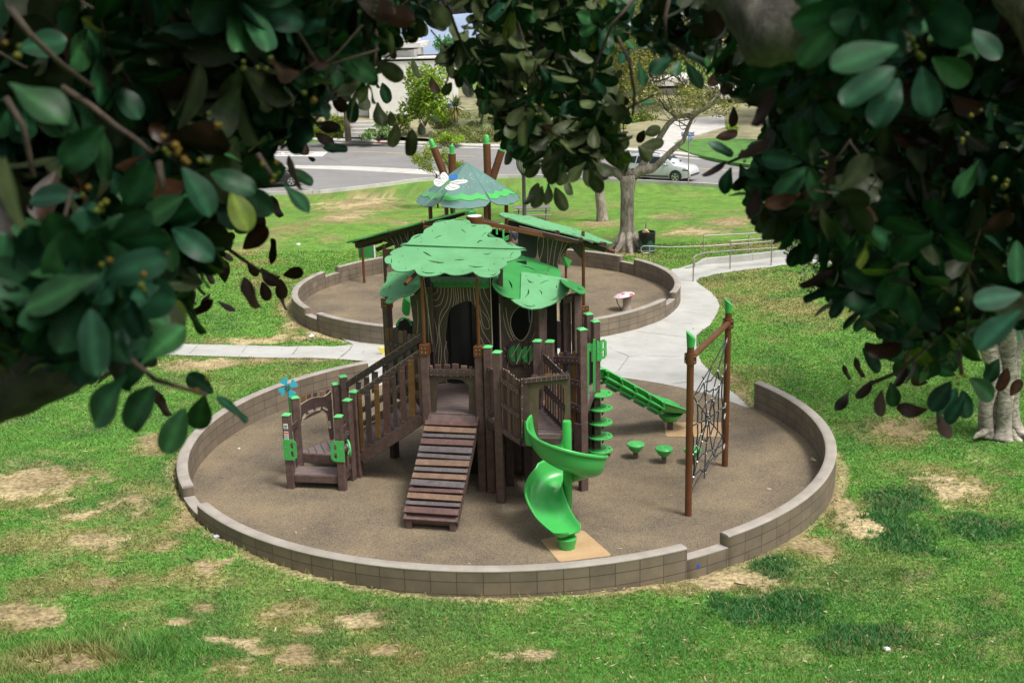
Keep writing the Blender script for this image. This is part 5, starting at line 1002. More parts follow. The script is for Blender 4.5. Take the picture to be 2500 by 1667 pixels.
# ---- wear mats set in the rubber
for nm, q in (('slide_mat', [i4(0, 0)]),): pass
def wear(px, label):
    P = [at(*p) for p in px]; c = sum(P, Vector())/4; mb = MB(); p2 = []
    for i, p in enumerate(P):
        a, b = P[i-1], P[(i+1) % 4]; p2 += [p+(a-p).normalized()*.05, p+(a-p).normalized()*.015+(b-p).normalized()*.015, p+(b-p).normalized()*.05]
    mb.plate([(p.x, p.y) for p in p2], [], Vector((0, 0, .008)), Vector((1, 0, 0)), Vector((0, 1, 0)), .02); return tag(mb.build('wear_mat', M['mat_tan']), label, 'mat')
wear([(1319, 1318), (1424, 1294), (1494, 1356), (1366, 1372)], 'tan rubber mat under the foot of the spiral slide'); wear([(1621, 1031), (1765, 1031), (1770, 1066), (1626, 1066)], 'tan rubber mat under the end of the straight slide beside the rope net')
# stepping discs
for k, p in enumerate(((1552, 1118), (1621, 1129), (1690, 1131))):
    o = at(*p); t = thing('stepping_disc', o, ('green stepping disc nearest the climbing tower, leftmost of three', 'green stepping disc standing alone between the other two discs', 'green stepping disc half hidden behind the brown net post')[k], 'stepping disc', 'green stepping discs on the rubber')
    mb = MB(); mb.lathe([(.06, .13), (.13, .20), (.155, .26), (.175, .27), (.178, .30), (.165, .315), (.10, .318), (.095, .324), (.05, .324), (.045, .318), (0.001, .318)], o, 28, cap=False); mb.build('disc_top', M['green'] if k else M['hdpe'], t, smooth=35)
    mb = MB(); mb.box(o+UZ*.08, (.09, .09, .2), (FX, -FR, UZ)); mb.build('leg', M['lumber'], t)
# ------------------------------------------------------------------ rope net climber
NL, NR = Vector((3.06, 19.80, 0)), Vector((4.14, 22.19, 0)); NT = thing('net_climber', (NL+NR)/2, 'rope net climber slung between two tall brown posts with green caps', 'climber')
nd_ = (NR-NL).normalized(); nn_ = nd_.cross(UZ)
for p, z in ((NL, 3.20), (NR, 3.20)):
    mb = MB(); mb.tube([p-UZ*.05, p+UZ*z], .063, 18); q = mb.build('post', M['steel'], NT, smooth=40)
    mb = MB(); o = p+UZ*z; s_ = 18; r1, r2 = .066, .082; ex = Vector((.9, -.2, 0)).normalized()
    ring = lambda r, zf: [o+Vector((math.cos(2*pi*k/s_), math.sin(2*pi*k/s_), 0))*r+UZ*zf(Vector((math.cos(2*pi*k/s_), math.sin(2*pi*k/s_), 0)).dot(ex)) for k in range(s_)]
    v = ring(r1, lambda c: -.09)+ring(r2, lambda c: .12-.07*c)+ring(r2*.75, lambda c: .125-.06*c); mb.v = [tuple(a) for a in v]
    for i in range(2):
        for k in range(s_): mb.f.append((i*s_+k, i*s_+(k+1) % s_, (i+1)*s_+(k+1) % s_, (i+1)*s_+k)); mb.m.append(0)
    mb.f.append(tuple(range(2*s_, 3*s_))); mb.m.append(0); mb.build('post_cap', M['green'], q, smooth=50)
    mb = MB(); mb.lathe([(.078, -.10), (.078, .10)], p+UZ*2.90, 18); 
    for s2 in (-1, 1): mb.box(p+UZ*2.90+nn_*(s2*.085), (.05, .035, .17), (nd_, nn_, UZ)); 
    for s2 in (-1, 1):
        for zz in (-.05, .05): mb.lathe([(.014, 0), (.014, .012)], p+UZ*(2.9+zz)+nn_*(s2*.085)-nd_*.026, 8, (nn_, UZ, -nd_), 1)
    mb.build('beam_clamp', [M['steel'], M['bolt']], q, smooth=40)
mb = MB(); mb.tube([NL+UZ*2.9+nd_*.05, NR+UZ*2.9-nd_*.05], .055, 18); mb.build('top_beam', M['steel'], NT, smooth=40)
net = MB(); CL = []; W_ = (NR-NL).length
def NP(s, z, b=0): return NL+nd_*(.07+(W_-.14)*s)+UZ*z+nn_*b
def rope(pts, r=.0105): net.tube([p for p in pts], r, 6)
def sag(a, b, k=.04): return [a, a.lerp(b, .5)-UZ*(k*(b-a).length), b]
AL = [.38, .98, 1.50, 2.02, 2.36]; AR = [.36, 1.02, 1.62, 2.10, 2.52]; cen = NP(.47, 1.42)
rad = [NP(0, z) for z in AL]+[NP(1, z) for z in AR[::-1]]
angs = []
top = NP(.45, 2.30); bot = NP(.52, .50)
spokes = [NP(0, 2.20), NP(.30, 2.34), NP(1, 2.56), NP(1, 2.05), NP(1, 1.30), NP(1, .62), NP(.80, .42), NP(.40, .30), NP(0, .42), NP(0, 1.02), NP(0, 1.66)]
out = [NP(.06, 2.14), NP(.34, 2.26), NP(.72, 2.10), NP(.90, 1.95), NP(.93, 1.28), NP(.90, .72), NP(.68, .42), NP(.42, .45), NP(.10, .62), NP(.05, 1.05), NP(.05, 1.62)]
for a, b in zip(spokes, out): rope([a, b], .011)
R_ = []
for f_ in (1.0, .72, .42, .14):
    ring = []
    for i, p in enumerate(out): q = cen.lerp(p, f_*(1+.07*math.sin(i*2.4+f_*9))); ring.append(q)
    R_.append(ring)
    pts = []
    for i in range(len(ring)): a, b = ring[i], ring[(i+1) % len(ring)]; pts += [a, a.lerp(b, .5).lerp(cen, .07+.03*math.sin(i))]
    net.tube(pts, .0135, 6, closed=True)
for i in range(len(out)):
    pts = [R_[k][i]+nn_*random.uniform(-.015, .015) for k in range(4)]; rope(pts+[cen], .012)
    for k in range(3):
        q = R_[k][i]; d, s_, u = basis(R_[k][i]-cen); cl = MB(); cl.lathe([(.013, -.018), (.0155, 0), (.013, .018)], q, 8, (s_, u, d)); CL.append(cl)
for a in (0, 2, 3, 5, 6): rope(sag(R_[0][a], NP(0 if a in (0,) else 1, (2.2, 0, 2.60, 2.1, 0, .5, .36)[a]), .0), .012)
rope([NP(0, .38), NP(.30, .48), NP(.68, .62), NP(1, .50)], .012); rope([NP(1, 2.62), NP(.62, 2.40), NP(.30, 2.27), NP(.0, 2.10)], .012); rope([NP(.55, 2.36), NP(.44, 2.18), NP(.40, 1.9)], .011)
for k in range(7):
    a = 2*pi*k/7; cl = MB(); CL.append(cl); cl.tube([cen+nd_*.05*math.cos(a)+UZ*.07*math.sin(a), cen+nd_*.09*math.cos(a+.5)+UZ*.13*math.sin(a+.5)], .012, 6)
for z in (.46, 1.08, 1.30, 2.08, 2.60):
    cl = MB(); CL.append(cl)
    for j in range(3): cl.box(NR-nd_*(.075+.022*j)+UZ*(z-.02*j), (.022, .02, .05), (nd_, nn_, UZ))
rn_ = net.build('rope_net', M['rope'], NT, smooth=60)
for c_ in CL[:100]: c_.build('rope_clamp', M['clamp'], rn_, smooth=40)
# ------------------------------------------------------------------ mushroom seat in the far ring
o = at(1530, 757, Z2); t = thing('mushroom_seat', o, 'low toadstool seat with red and white spotted cap in the farther ring', 'play seat')
mb = MB(); mb.lathe([(.17, 0), (.12, .15), (.13, .35), (.20, .50)], o, 18); mb.build('stalk', mat('pale_stalk', (.33, .28, .23), .6), t, smooth=50)
def spotmat():
    m, nt, b = newmat('spotted_cap'); v = nd(nt, 'ShaderNodeTexVoronoi', Scale=5.5); tc = nd(nt, 'ShaderNodeTexCoord'); nt.links.new(tc.outputs['Object'], v.inputs['Vector']); r = nd(nt, 'ShaderNodeValToRGB'); r.color_ramp.interpolation = 'CONSTANT'; r.color_ramp.elements[0].color = (.44, .13, .17, 1); r.color_ramp.elements[1].position = .36; r.color_ramp.elements[1].color = (.62, .52, .54, 1); nt.links.new(v.outputs['Distance'], r.inputs['Fac']); nt.links.new(r.outputs['Color'], b.inputs['Base Color']); b.inputs['Roughness'].default_value = .35; return m
mb = MB(); ax = (Vector((.985, 0, .17)), Vector((0, 1, 0)), Vector((-.17, 0, .985))); mb.lathe([(.10, .46), (.30, .47), (.34, .49), (.30, .52), (.16, .565), (.001, .58)], o, 26, ax, cap=False); mb.build('mushroom_cap', spotmat(), t, smooth=60)
mb = MB(); mb.tube([o+Vector((-.34, -.05, .46)), o+Vector((-.30, -.1, .25)), o+Vector((-.16, -.12, .03))], .014, 6); mb.build('stem_loop', M['lampbk'], t)
# yellow panel standing by the path left of the tower
o = hit(938, 866); t = thing('yellow_panel', o, 'yellow curved play panel by the path behind the picket boards', 'play panel')
mb = MB(); O = atY(*i6(1265, 1202), o.y); P = [atY(*i6(x, y), o.y) for x, y in ((1265, 1202), (1310, 1208), (1345, 1215), (1350, 1300), (1322, 1305), (1300, 1268), (1272, 1225))]; mb.plate(cr([(p.x-O.x, p.z-O.z) for p in P], 3), [], O, Vector((1, 0, 0)), UZ, .05); mb.build('panel_board', M['yellow'], t, bevel=.01)
mb = MB(); mb.bar(Vector((P[3].x-.08, o.y+.06, o.z-.1)), Vector((P[3].x-.08, o.y+.06, O.z-.05)), .05, .05, (0, 1, 0)); mb.build('leg', M['lumber_dk'], t)
# ------------------------------------------------------------------ farther play structure
KS = thing('play_structure', (-1.4, 41, Z2), 'toddler play structure with slate green hexagon roof and brown log posts in the farther ring', 'playground')
kY = 41.0; kc = Vector((-1.40, 41.3, 0)); apex = Vector((-1.40, 41.3, 3.98)); er = 1.72; ez = 2.82
def hexp(k, r, z): a = math.radians(-92+60*k); return Vector((kc.x+r*math.cos(a), kc.y+r*math.sin(a), z))
def hexp2(k, r, z): a = math.radians(-122+60*k); return Vector((kc.x+r*math.cos(a), kc.y+r*math.sin(a), z))
for k in range(6):
    a, b = hexp2(k, er, ez), hexp2(k+1, er, ez); d = (b-a).normalized(); mid = (a+b)/2; up = (apex-mid).normalized(); n = d.cross(up).normalized(); L = (b-a).length; H = (apex-mid).length
    pts = [(-L/2+.012, 0)]+[(-L/2+L*t, -.13-.16*math.sin(pi*t)-.05*abs(math.sin(4*pi*t))) for t in (.1, .2, .3, .4, .5, .6, .7, .8, .9)]+[(L/2-.012, 0), (.008, H-.02), (-.008, H-.02)]
    mb = MB(); mb.plate(pts, [], mid, d, up, .025); mb.v = mb.v; rp = mb.build('roof_panel', M['teal'], KS)
    mb = MB(); lo = [(-L/2*.96+L*.96*t, .30+.05*abs(math.cos(3*pi*t))-.19*math.sin(pi*t)*.5-.05) for t in np.linspace(0, 1, 13)]; hi = [(-L/2*.84+L*.84*t, .58-.12*abs(math.sin(3*pi*t))) for t in np.linspace(0, 1, 13)][::-1]
    lo = [(-L/2*.90+L*.90*t, .12-.09*abs(math.sin(2.5*pi*t))) for t in np.linspace(0, 1, 21)]; hi = [(-L/2*.76+L*.76*t, .40-.13*abs(math.sin(2.5*pi*t))) for t in np.linspace(0, 1, 21)][::-1]
    mb.plate(lo+hi, [], mid+n*.018, d, up, .014); mb.build('leaf_trim', M['leaf_lt' if k in (5,) else 'hdpe'], rp)
    mb = MB(); rr = random.Random(k)
    for q in range(12): x = rr.uniform(-.6, .6)*(1-.0); y = rr.uniform(.45, 1.3); x *= max(.1, 1-y/H); mb.lathe([(.013, 0), (.011, .008)], mid+d*x+up*y+n*.002, 6, (d, up, n))
    mb.build('roof_stud', M['white'], rp)
    c = hexp2(k, er, ez); mb = MB(); mb.bar(c+UZ*.0-(c-kc-UZ*c.z).normalized()*.02, apex-UZ*.03, .03, .02); mb.build('roof_seam', M['blk'], KS)
for k in range(6):
    p = hexp2(k, 1.32, 0); mb = MB(); mb.tube([(p.x, p.y, Z2-.05), (p.x, p.y, 2.95)], .07, 12); pp = mb.build('post', M['steel'], KS, smooth=40)
    mb = MB(); mb.box((p.x, p.y, 2.72), (.24, .2, .18)); mb.build('post_collar', M['teal'], pp)
def logp(px0, px1, Y, tip0, tip1, r=.135):
    a, b = atY(*k6(*px0), Y), atY(*k6(*px1), Y); mb = MB(); d = (b-a).normalized(); mb.tube([a-d*.8, b], r, 16); mb.tube([b-d*.002, b+d*.02], r*.96, 16, 1); o = mb.build('log_post', [M['steel'], M['capg']], KS, smooth=40)
    mb = MB(); c = atY(*k6(*tip1), Y); mb.tube([b, b.lerp(c, .85), c-d*.03, c], [r*.66, r*.66, r*.5, r*.2], 14); mb.build('log_tip', M['green'], o, smooth=50)
logp((640, 790), (476, 365), 42.6, 0, (425, 235)); logp((748, 760), (745, 455), 42.6, 0, (742, 325)); logp((1270, 770), (1256, 310), 42.6, 0, (1253, 175)); logp((1385, 690), (1475, 410), 42.6, 0, (1575, 150))
mb = MB(); a, b = atY(*k6(1350, 800), 42.6), atY(*k6(1385, 690), 42.6); mb.tube([a, b], .085, 12); mb.build('log_tip', M['green'], KS, smooth=50)
# dragonfly on the roof
dk6 = lambda x, y: k6(x, y); dO = hexp2(5, er, ez)*.5+hexp2(0, er, ez)*.5; dn = Vector((-.25, -.80, .55)).normalized(); dO = atY(*k6(700, 880), 39.75)
def flat(name, pts, off, m, t=.02, k=3, lines=()):
    ux = UZ.cross(dn).normalized(); uy = dn.cross(ux); O = dO+dn*off; mb = MB(); P = [((onpl(*k6(*p), O, dn)-O).dot(ux), (onpl(*k6(*p), O, dn)-O).dot(uy)) for p in pts]; mb.plate(cr(P, k), [], O, ux, uy, t)
    for l in lines:
        q = [onpl(*k6(*p), O+dn*.003, dn) for p in l]
        for a, b in zip(q, q[1:]): mb.bar(a, b, .012, .003, dn, 1)
    return mb.build(name, [M[m], M['lampbk']], KS)
flat('dragonfly_wing', [(650, 860), (590, 830), (575, 770), (610, 730), (650, 735), (690, 790), (690, 840)], .02, 'white', lines=[[(600, 750), (650, 790), (675, 840)], [(590, 800), (640, 830)]])
flat('dragonfly_wing', [(640, 885), (560, 940), (490, 910), (478, 860), (510, 820), (570, 835), (650, 860)], .02, 'white', lines=[[(500, 850), (560, 870), (630, 880)], [(520, 910), (570, 890)]])
flat('dragonfly_wing', [(700, 890), (760, 850), (880, 838), (960, 842), (975, 862), (940, 885), (850, 900), (760, 910)], .02, 'white', lines=[[(720, 890), (820, 865), (940, 860)], [(740, 900), (830, 890)]])
flat('dragonfly_wing', [(680, 905), (760, 910), (840, 920), (858, 945), (820, 975), (740, 992), (670, 985), (640, 950)], .02, 'white', lines=[[(690, 920), (740, 950), (800, 960)], [(670, 940), (700, 975)]])
flat('dragonfly_body', [(358, 1190), (560, 1000), (690, 850), (740, 790), (790, 770), (800, 800), (730, 850), (600, 990), (375, 1190)], .05, 'leaf_lt', k=2)
flat('dragonfly_head', [(695, 800), (740, 765), (800, 755), (830, 780), (815, 815), (770, 835), (730, 830)], .06, 'blue')
# deck, rails, green hoop ladder and dark pickets under the roof
mb = MB(); mb.box((-.9, 40.6, .75), (3.4, 2.2, .1)); mb.build('deck', M['deck'], KS)
for i, (x, y0, y1, m) in enumerate(((765, 295, 400, 'dark'), (800, 300, 400, 'dark'), (835, 310, 405, 'dark'), (862, 315, 405, 'dark'), (885, 330, 410, 'dark'))):
    mb = MB(); a, b = atY(*g6(x, y0), 39.3), atY(*g6(x, y1), 39.3); mb.bar(a, b, .36, .03, (0, 1, 0)); mb.build('barrier_board', M[m], KS)
mb = MB(); mb.bar(atY(*g6(640, 200), 39.2), atY(*g6(1000, 300), 39.0), .10, .06); mb.build('top_rail', M['lumber_dk'], KS)
mb = MB(); mb.tube([atY(*g6(795, 345), 39.0), atY(*g6(795, 275), 39.0), atY(*g6(808, 255), 39.0), atY(*g6(850, 250), 39.0), atY(*g6(853, 265), 39.0), atY(*g6(853, 390), 39.0)], .035, 8); mb.build('hoop_ladder', M['hdpe'], KS, smooth=60)
for y in (380, 395, 410): mb = MB(); mb.tube([atY(*g6(853, y), 39.0), atY(*g6(905, y-25), 39.0)], .02, 6); mb.build('ladder_rung', M['hdpe'], KS)
mb = MB(); mb.bar(atY(*g6(938, 280), 40), atY(*g6(938, 355), 40), .16, .1, (0, 1, 0)); mb.build('green_panel', M['capg'], KS); mb = MB(); mb.bar(atY(*g6(405, 75), 40.2), atY(*g6(408, 210), 40.2), .08, .08); mb.build('green_post', M['capg'], KS)
mb = MB(); mb.lathe([(.20, 0), (.20, .1), (.12, .16)], atY(*g6(550, 162), 39.6), 14); mb.build('dome_knob', M['leaf_md'], KS)
for px, lab in ((889.5, 0), (1382, 1)):
    b = at(px, 690.5, Z2); mb = MB(); mb.tube([b-UZ*.05, b+UZ*1.42], .045, 10); mb.build('pole', M['steel'], KS, smooth=40)
    if not lab: 
        mb = MB(); a = b+Vector((.12, .08, .90)); mb.plate([(-.28, 0), (.28, 0), (.28, .52), (-.28, .52)], [], a, Vector((1, 0, 0)), UZ, .05); mb.bar(a+Vector((.30, 0, 0)), a+Vector((.30, 0, .52)), .05, .05, (0, 1, 0), 1); mb.build('play_panel', [M['leaf_md'], M['white']], KS)
    else:
        mb = MB(); c = atY(*i5(300, 345), 41.2); mb.add([c+Vector(v) for v in ((-.12, 0, .28), (.0, -.1, .05), (.28, 0, -.12), (.16, 0, -.40), (-.02, .1, -.3))], [(0, 1, 4), (1, 2, 3), (1, 3, 4), (0, 4, 3, 2, 1)]); mb.build('play_funnel', M['green'], KS)
# hidden deck columns carrying the under-roof deck
for x, y in ((-2.3, 39.8), (.5, 39.8), (-2.3, 41.5), (.5, 41.5)):
    mb = MB(); mb.bar((x, y, Z2-.05), (x, y, .70), .12, .12, (0, 1, 0)); mb.build('leg', M['lumber_dk'], KS)
# child standing on that deck
def person(loc, label):
    me = bpy.data.meshes.new('person'); J = [(0, 0, .62), (0, 0, .80), (0, .01, .96), (0, .01, 1.02), (0, 0, 1.12), (0, 0, 1.19), (-.13, .01, .94), (-.17, -.04, .74), (-.13, -.16, .60), (.13, .01, .94), (.17, -.04, .74), (.13, -.16, .60), (-.07, 0, .56), (-.075, -.01, .30), (-.075, .01, .04), (-.075, -.10, .02), (.07, 0, .56), (.075, -.01, .30), (.075, .01, .04), (.075, -.10, .02)]
    Rr = [.10, .10, .09, .045, .085, .06, .05, .036, .028, .05, .036, .028, .07, .05, .035, .03, .07, .05, .035, .03]
    Ed = [(0, 1), (1, 2), (2, 3), (3, 4), (4, 5), (2, 6), (6, 7), (7, 8), (2, 9), (9, 10), (10, 11), (0, 12), (12, 13), (13, 14), (14, 15), (0, 16), (16, 17), (17, 18), (18, 19)]
    me.from_pydata(J, Ed, []); o = bpy.data.objects.new('person', me); COL.objects.link(o); o.location = loc
    sk = o.modifiers.new('skin', 'SKIN'); 
    for i, v in enumerate(me.skin_vertices[0].data): v.radius = (Rr[i], Rr[i]); v.use_root = (i == 0)
    o.modifiers.new('sub', 'SUBSURF').levels = 1
    me.materials.append(M['skin']); tag(o, label, 'person')
    def shell(name, idx, ed, grow, m):
        m2 = bpy.data.meshes.new(name); m2.from_pydata([J[i] for i in idx], ed, []); s = bpy.data.objects.new(name, m2); COL.objects.link(s); s.parent = o; q = s.modifiers.new('skin', 'SKIN')
        for k, v in enumerate(m2.skin_vertices[0].data): v.radius = (Rr[idx[k]]+grow,)*2; v.use_root = (k == 0)
        s.modifiers.new('sub', 'SUBSURF').levels = 1; m2.materials.append(m)
    shell('shirt', [0, 1, 2, 6, 7, 9, 10], [(0, 1), (1, 2), (2, 3), (3, 4), (2, 5), (5, 6)], .014, M['navy']); shell('trousers', [0, 12, 13, 14, 16, 17, 18], [(0, 1), (1, 2), (2, 3), (0, 4), (4, 5), (5, 6)], .013, M['lampbk'])
    bm = bmesh.new(); bmesh.ops.create_uvsphere(bm, u_segments=14, v_segments=9, radius=.108); h = bpy.data.meshes.new('hair'); 
    for v in list(bm.verts): v.co += Vector((0, .018, 1.175))
    bmesh.ops.delete(bm, geom=[v for v in bm.verts if v.co.z < 1.10 or (v.co.y < -.045 and v.co.z < 1.2)], context='VERTS'); bm.to_mesh(h); bm.free(); h.materials.append(M['hair']); s = bpy.data.objects.new('hair', h); COL.objects.link(s); s.parent = o
    return o
pc = atY(1258, 574, 39.9); person(Vector((pc.x, pc.y, .80)), 'dark haired child in a navy shirt standing on the farther play deck')
# ------------------------------------------------------------------ litter bin, railings, lamp
o = hit(1579, 618); t = thing('litter_bin', o, 'dark green round litter bin with black liner beside the big tree', 'bin')
mb = MB(); mb.lathe([(.30, .04), (.315, .55), (.325, .84), (.31, .85), (.30, .8)], o, 24); mb.build('bin_body', M['can'], t, smooth=40)
mb = MB(); mb.lathe([(.331, .55), (.337, .68), (.345, .86), (.335, .885), (.30, .87), (.29, .6)], o, 36, cap=False)
for i in range(len(mb.v)): v = mb.v[i]; k = i % 36; j = i//36; mb.v[i] = (v[0], v[1], v[2]+(.10*math.sin(k*.7)*(1 if j == 0 else 0)-(.06 if j == 0 else 0)))
mb.build('bin_liner', M['plastic_bag'], t, smooth=60)
bm = bmesh.new(); bmesh.ops.create_icosphere(bm, subdivisions=2, radius=.13)
for v in bm.verts: v.co *= .7+.6*random.random()
me = bpy.data.meshes.new('rubbish'); bm.to_mesh(me); bm.free(); me.materials.append(mat('paper_rubbish', (.55, .36, .20), .7, .4, 12)); ru = bpy.data.objects.new('rubbish', me); lnk(ru, t); me.transform(Matrix.Translation(o+Vector((-.05, 0, .84))))
mb = MB(); mb.tube([o+Vector((.0, .36, 0)), o+Vector((0, .36, 1.15))], .035, 8); mb.tube([o+Vector((.37*math.cos(a), .37*math.sin(a), .14)) for a in np.linspace(0, 2*pi, 25)[:-1]], .018, 6, closed=True); mb.build('bin_stand', M['galv'], t, smooth=60)
def rail(label, posts, tops, mids, extra=()):
    g = [hit(*p) for p in posts]; t = thing('handrail', g[0], label, 'handrail', 'pipe handrails along the ramp')
    for p, (tx, ty) in zip(g, tops):
        q = atY(tx, ty, p.y); mb = MB(); mb.tube([p-UZ*.1, Vector((p.x, p.y, q.z))], .026, 8); mb.build('post', M['galv'], t, smooth=60)
    for run in mids:
        mb = MB(); mb.tube([atY(*p[:2], p[2]) for p in run], .024, 8); mb.build('rail', M['galv'], t, smooth=60)
    return t, g
# near rail and far rail, traced on the ground first
gA = [hit(*i5(1538, 578)), hit(*i5(1890, 458)), hit(*i5(2284, 424)), hit(*b5(1448, 1360)), hit(*b5(1690, 1310))]
yA = [p.y for p in gA]
rail('galvanised handrail on the near side of the ramp, ending in a curved loop', [i5(1538, 578), i5(1890, 458), i5(2284, 424), b5(1448, 1362)], [i5(1540, 350), i5(1900, 192), i5(2290, 165), b5(1450, 1160)],
     [[(*i5(1548, 440), yA[0]), (*i5(1552, 395), yA[0]), (*i5(1540, 350), yA[0]), (*i5(1575, 325), yA[0]+.5), (*i5(1650, 303), yA[0]+.9), (*i5(1900, 283), yA[1]), (*i5(2290, 258), yA[2]), (*b5(1300, 1155), yA[2]+.6), (*b5(1700, 1140), yA[3]+.5)], [(*i5(1900, 192), yA[1]), (*i5(2290, 163), yA[2]), (*b5(1215, 1040), yA[2]+.6), (*b5(1320, 1028), yA[3]), (*b5(1700, 1085), yA[3]+.8)]])
gB = [hit(*i5(1120, 375)), hit(*i5(1637, 402)), hit(*i5(2068, 365)), hit(*b5(1213, 1278))]; yB = [p.y for p in gB]; yB[0] = yB[1]+.3
rail('galvanised handrail on the far side of the ramp, standing on the low concrete kerb', [i5(1637, 402), i5(2068, 365), b5(1213, 1278)], [i5(1640, 140), i5(2070, 118), b5(1215, 945)],
     [[(*i5(1640, 140), yB[1]), (*i5(2070, 120), yB[2]), (*b5(1060, 960), yB[2]+.5), (*b5(1215, 945), yB[3]), (*b5(1310, 950), yB[3]+.3), (*b5(1700, 985), yB[3]+1)], [(*i5(1120, 240), yB[1]), (*i5(1300, 250), yB[1]), (*i5(1640, 240), yB[1]), (*i5(2070, 212), yB[2]), (*b5(1215, 1068), yB[3]), (*b5(1700, 1090), yB[3]+1)],
      [(*i5(1120, 240), yB[1]), (*i5(1060, 238), yB[1]), (*i5(1038, 255), yB[1]), (*i5(1040, 290), yB[1]), (*i5(1060, 306), yB[1]), (*i5(1120, 305), yB[1])], [(*i5(1120, 238), yB[1]), (*i5(1120, 385), yB[1])]])
# low concrete kerb wall along the far edge of the ramp
kp = [(1660, 657), (1700, 650), (1722, 645), (1834, 636.5), (1931, 627), (2029, 636), (2200, 640)]; kb = MB(); hh = [.02, .10, .22, .26, .28, .22, .2]
Q = [hit(*p) for p in kp]
for (a, ha), (b, hb) in zip(zip(Q, hh), zip(Q[1:], hh[1:])):
    n_ = (b-a).cross(UZ); n_ = Vector((n_.x, n_.y, 0)).normalized()*.09; kb.add([a-n_-UZ*.1, b-n_-UZ*.1, b+n_-UZ*.1, a+n_-UZ*.1, a-n_+UZ*ha, b-n_+UZ*hb, b+n_+UZ*hb, a+n_+UZ*ha], [(4, 7, 6, 5), (0, 4, 5, 1), (1, 5, 6, 2), (2, 6, 7, 3), (3, 7, 4, 0)])
tag(kb.build('kerb_wall', M['conc']), 'low pale concrete kerb wall along the far edge of the ramp', 'kerb')
o = hit(1281, 548); t = thing('street_lamp', o, 'dark park lamp post with ribbed lantern behind the hanging leaves', 'lamp'); lz = atY(1277, 424, o.y).z
mb = MB(); mb.tube([o-UZ*.1, o+UZ*.3, o+UZ*.35, Vector((o.x, o.y, lz))], [.13, .13, .10, .085], 12); mb.build('lamp_pole', M['lampbk'], t, smooth=40)
lc = Vector((o.x, o.y, lz)); mb = MB(); mb.lathe([(.10, 0), (.16, .08), (.24, .22), (.30, .40), (.31, .75), (.001, .9)], lc, 16); mb.build('lamp_glass', M['lampgl'], t, smooth=60)
mb = MB()
for k in range(16): a = 2*pi*k/16; mb.tube([lc+Vector((r*math.cos(a), r*math.sin(a), z)) for r, z in ((.11, 0), (.18, .08), (.27, .22), (.335, .42), (.34, .78))], .016, 5)
mb.lathe([(.13, -.06), (.14, 0), (.10, .04)], lc, 14); mb.lathe([(.37, .76), (.37, .82), (.2, .98), (.03, 1.08)], lc, 16); mb.build('lamp_cage', M['lampbk'], t, smooth=40)
# picnic table beyond the far ring
o = hit(1300, 541); t = thing('picnic_table', o, 'pale weathered picnic table on the lawn near the park lamp', 'picnic table'); mb = MB(); mb.box(o+UZ*.74, (1.9, .8, .06)); mb.build('table_top', M['galv'], t, bevel=.01)
for s_ in (-1, 1): mb = MB(); mb.box(o+Vector((0, s_*.75, .44)), (1.9, .28, .05)); mb.build('bench_seat', M['galv'], t, bevel=.01)
for s_ in (-1, 1): mb = MB(); c = o+Vector((s_*.7, 0, 0)); mb.bar(c+Vector((0, -.75, -.05)), c+Vector((0, .2, .72)), .08, .06, (1, 0, 0)); mb.bar(c+Vector((0, .75, -.05)), c+Vector((.0, -.2, .72)), .08, .06, (1, 0, 0)); mb.bar(c+Vector((0, -.85, .40)), c+Vector((0, .85, .40)), .06, .06); mb.build('leg', M['galv'], t)
# ------------------------------------------------------------------ leaf clouds and trees
def cloud(n, blobs, size, cols, rnd, flat=.0, droop=0):
    # small leaf faces spread through a few uneven blobs: returns V, F, colours
    P = []; tot = sum(b[2]*b[3]*b[4] for b in blobs) if len(blobs[0]) > 4 else len(blobs)
    ws = np.array([b[1][0]*b[1][1]*b[1][2] for b in blobs])**.67; ks = (ws/ws.sum()*n).astype(int); C = []
    for (c, r), k in zip(blobs, ks):
        d = rnd.normal(size=(k, 3)); d /= np.linalg.norm(d, axis=1)[:, None]; q = rnd.random(k)**.45; q = q*(.80+.4*vnoise(d[:, 0]*3+c[0]*7+9, d[:, 2]*3+d[:, 1]*2+c[1]*3+5)); P.append(np.array(c)+d*q[:, None]*np.array(r))
        C.append(np.full(k, rnd.uniform(.75, 1.2)))
    P = np.concatenate(P); sh = np.concatenate(C); k = len(P); a = rnd.normal(size=(k, 3)); a /= np.linalg.norm(a, axis=1)[:, None]; b = np.cross(a, rnd.normal(size=(k, 3))); b /= np.linalg.norm(b, axis=1)[:, None]
    a[:, 2] -= droop; s = (size*(.6+.8*rnd.random(k)))[:, None]
    V = np.stack([P-a*s, P+b*s*.45, P+a*s, P-b*s*.45], 1).reshape(-1, 3); F = np.arange(4*k).reshape(-1, 4); cl = np.array(cols)[rnd.integers(0, len(cols), k)]*(sh*(.75+.5*rnd.random(k)))[:, None]
    return V, F, np.repeat(cl, 4, 0)
def foliage(name, n, blobs, size, cols, parent, seed=1, droop=0):
    V, F, C = cloud(n, blobs, size, cols, np.random.default_rng(seed), droop=droop); return npmesh(name, V, F, M['leafcol'], parent, C)
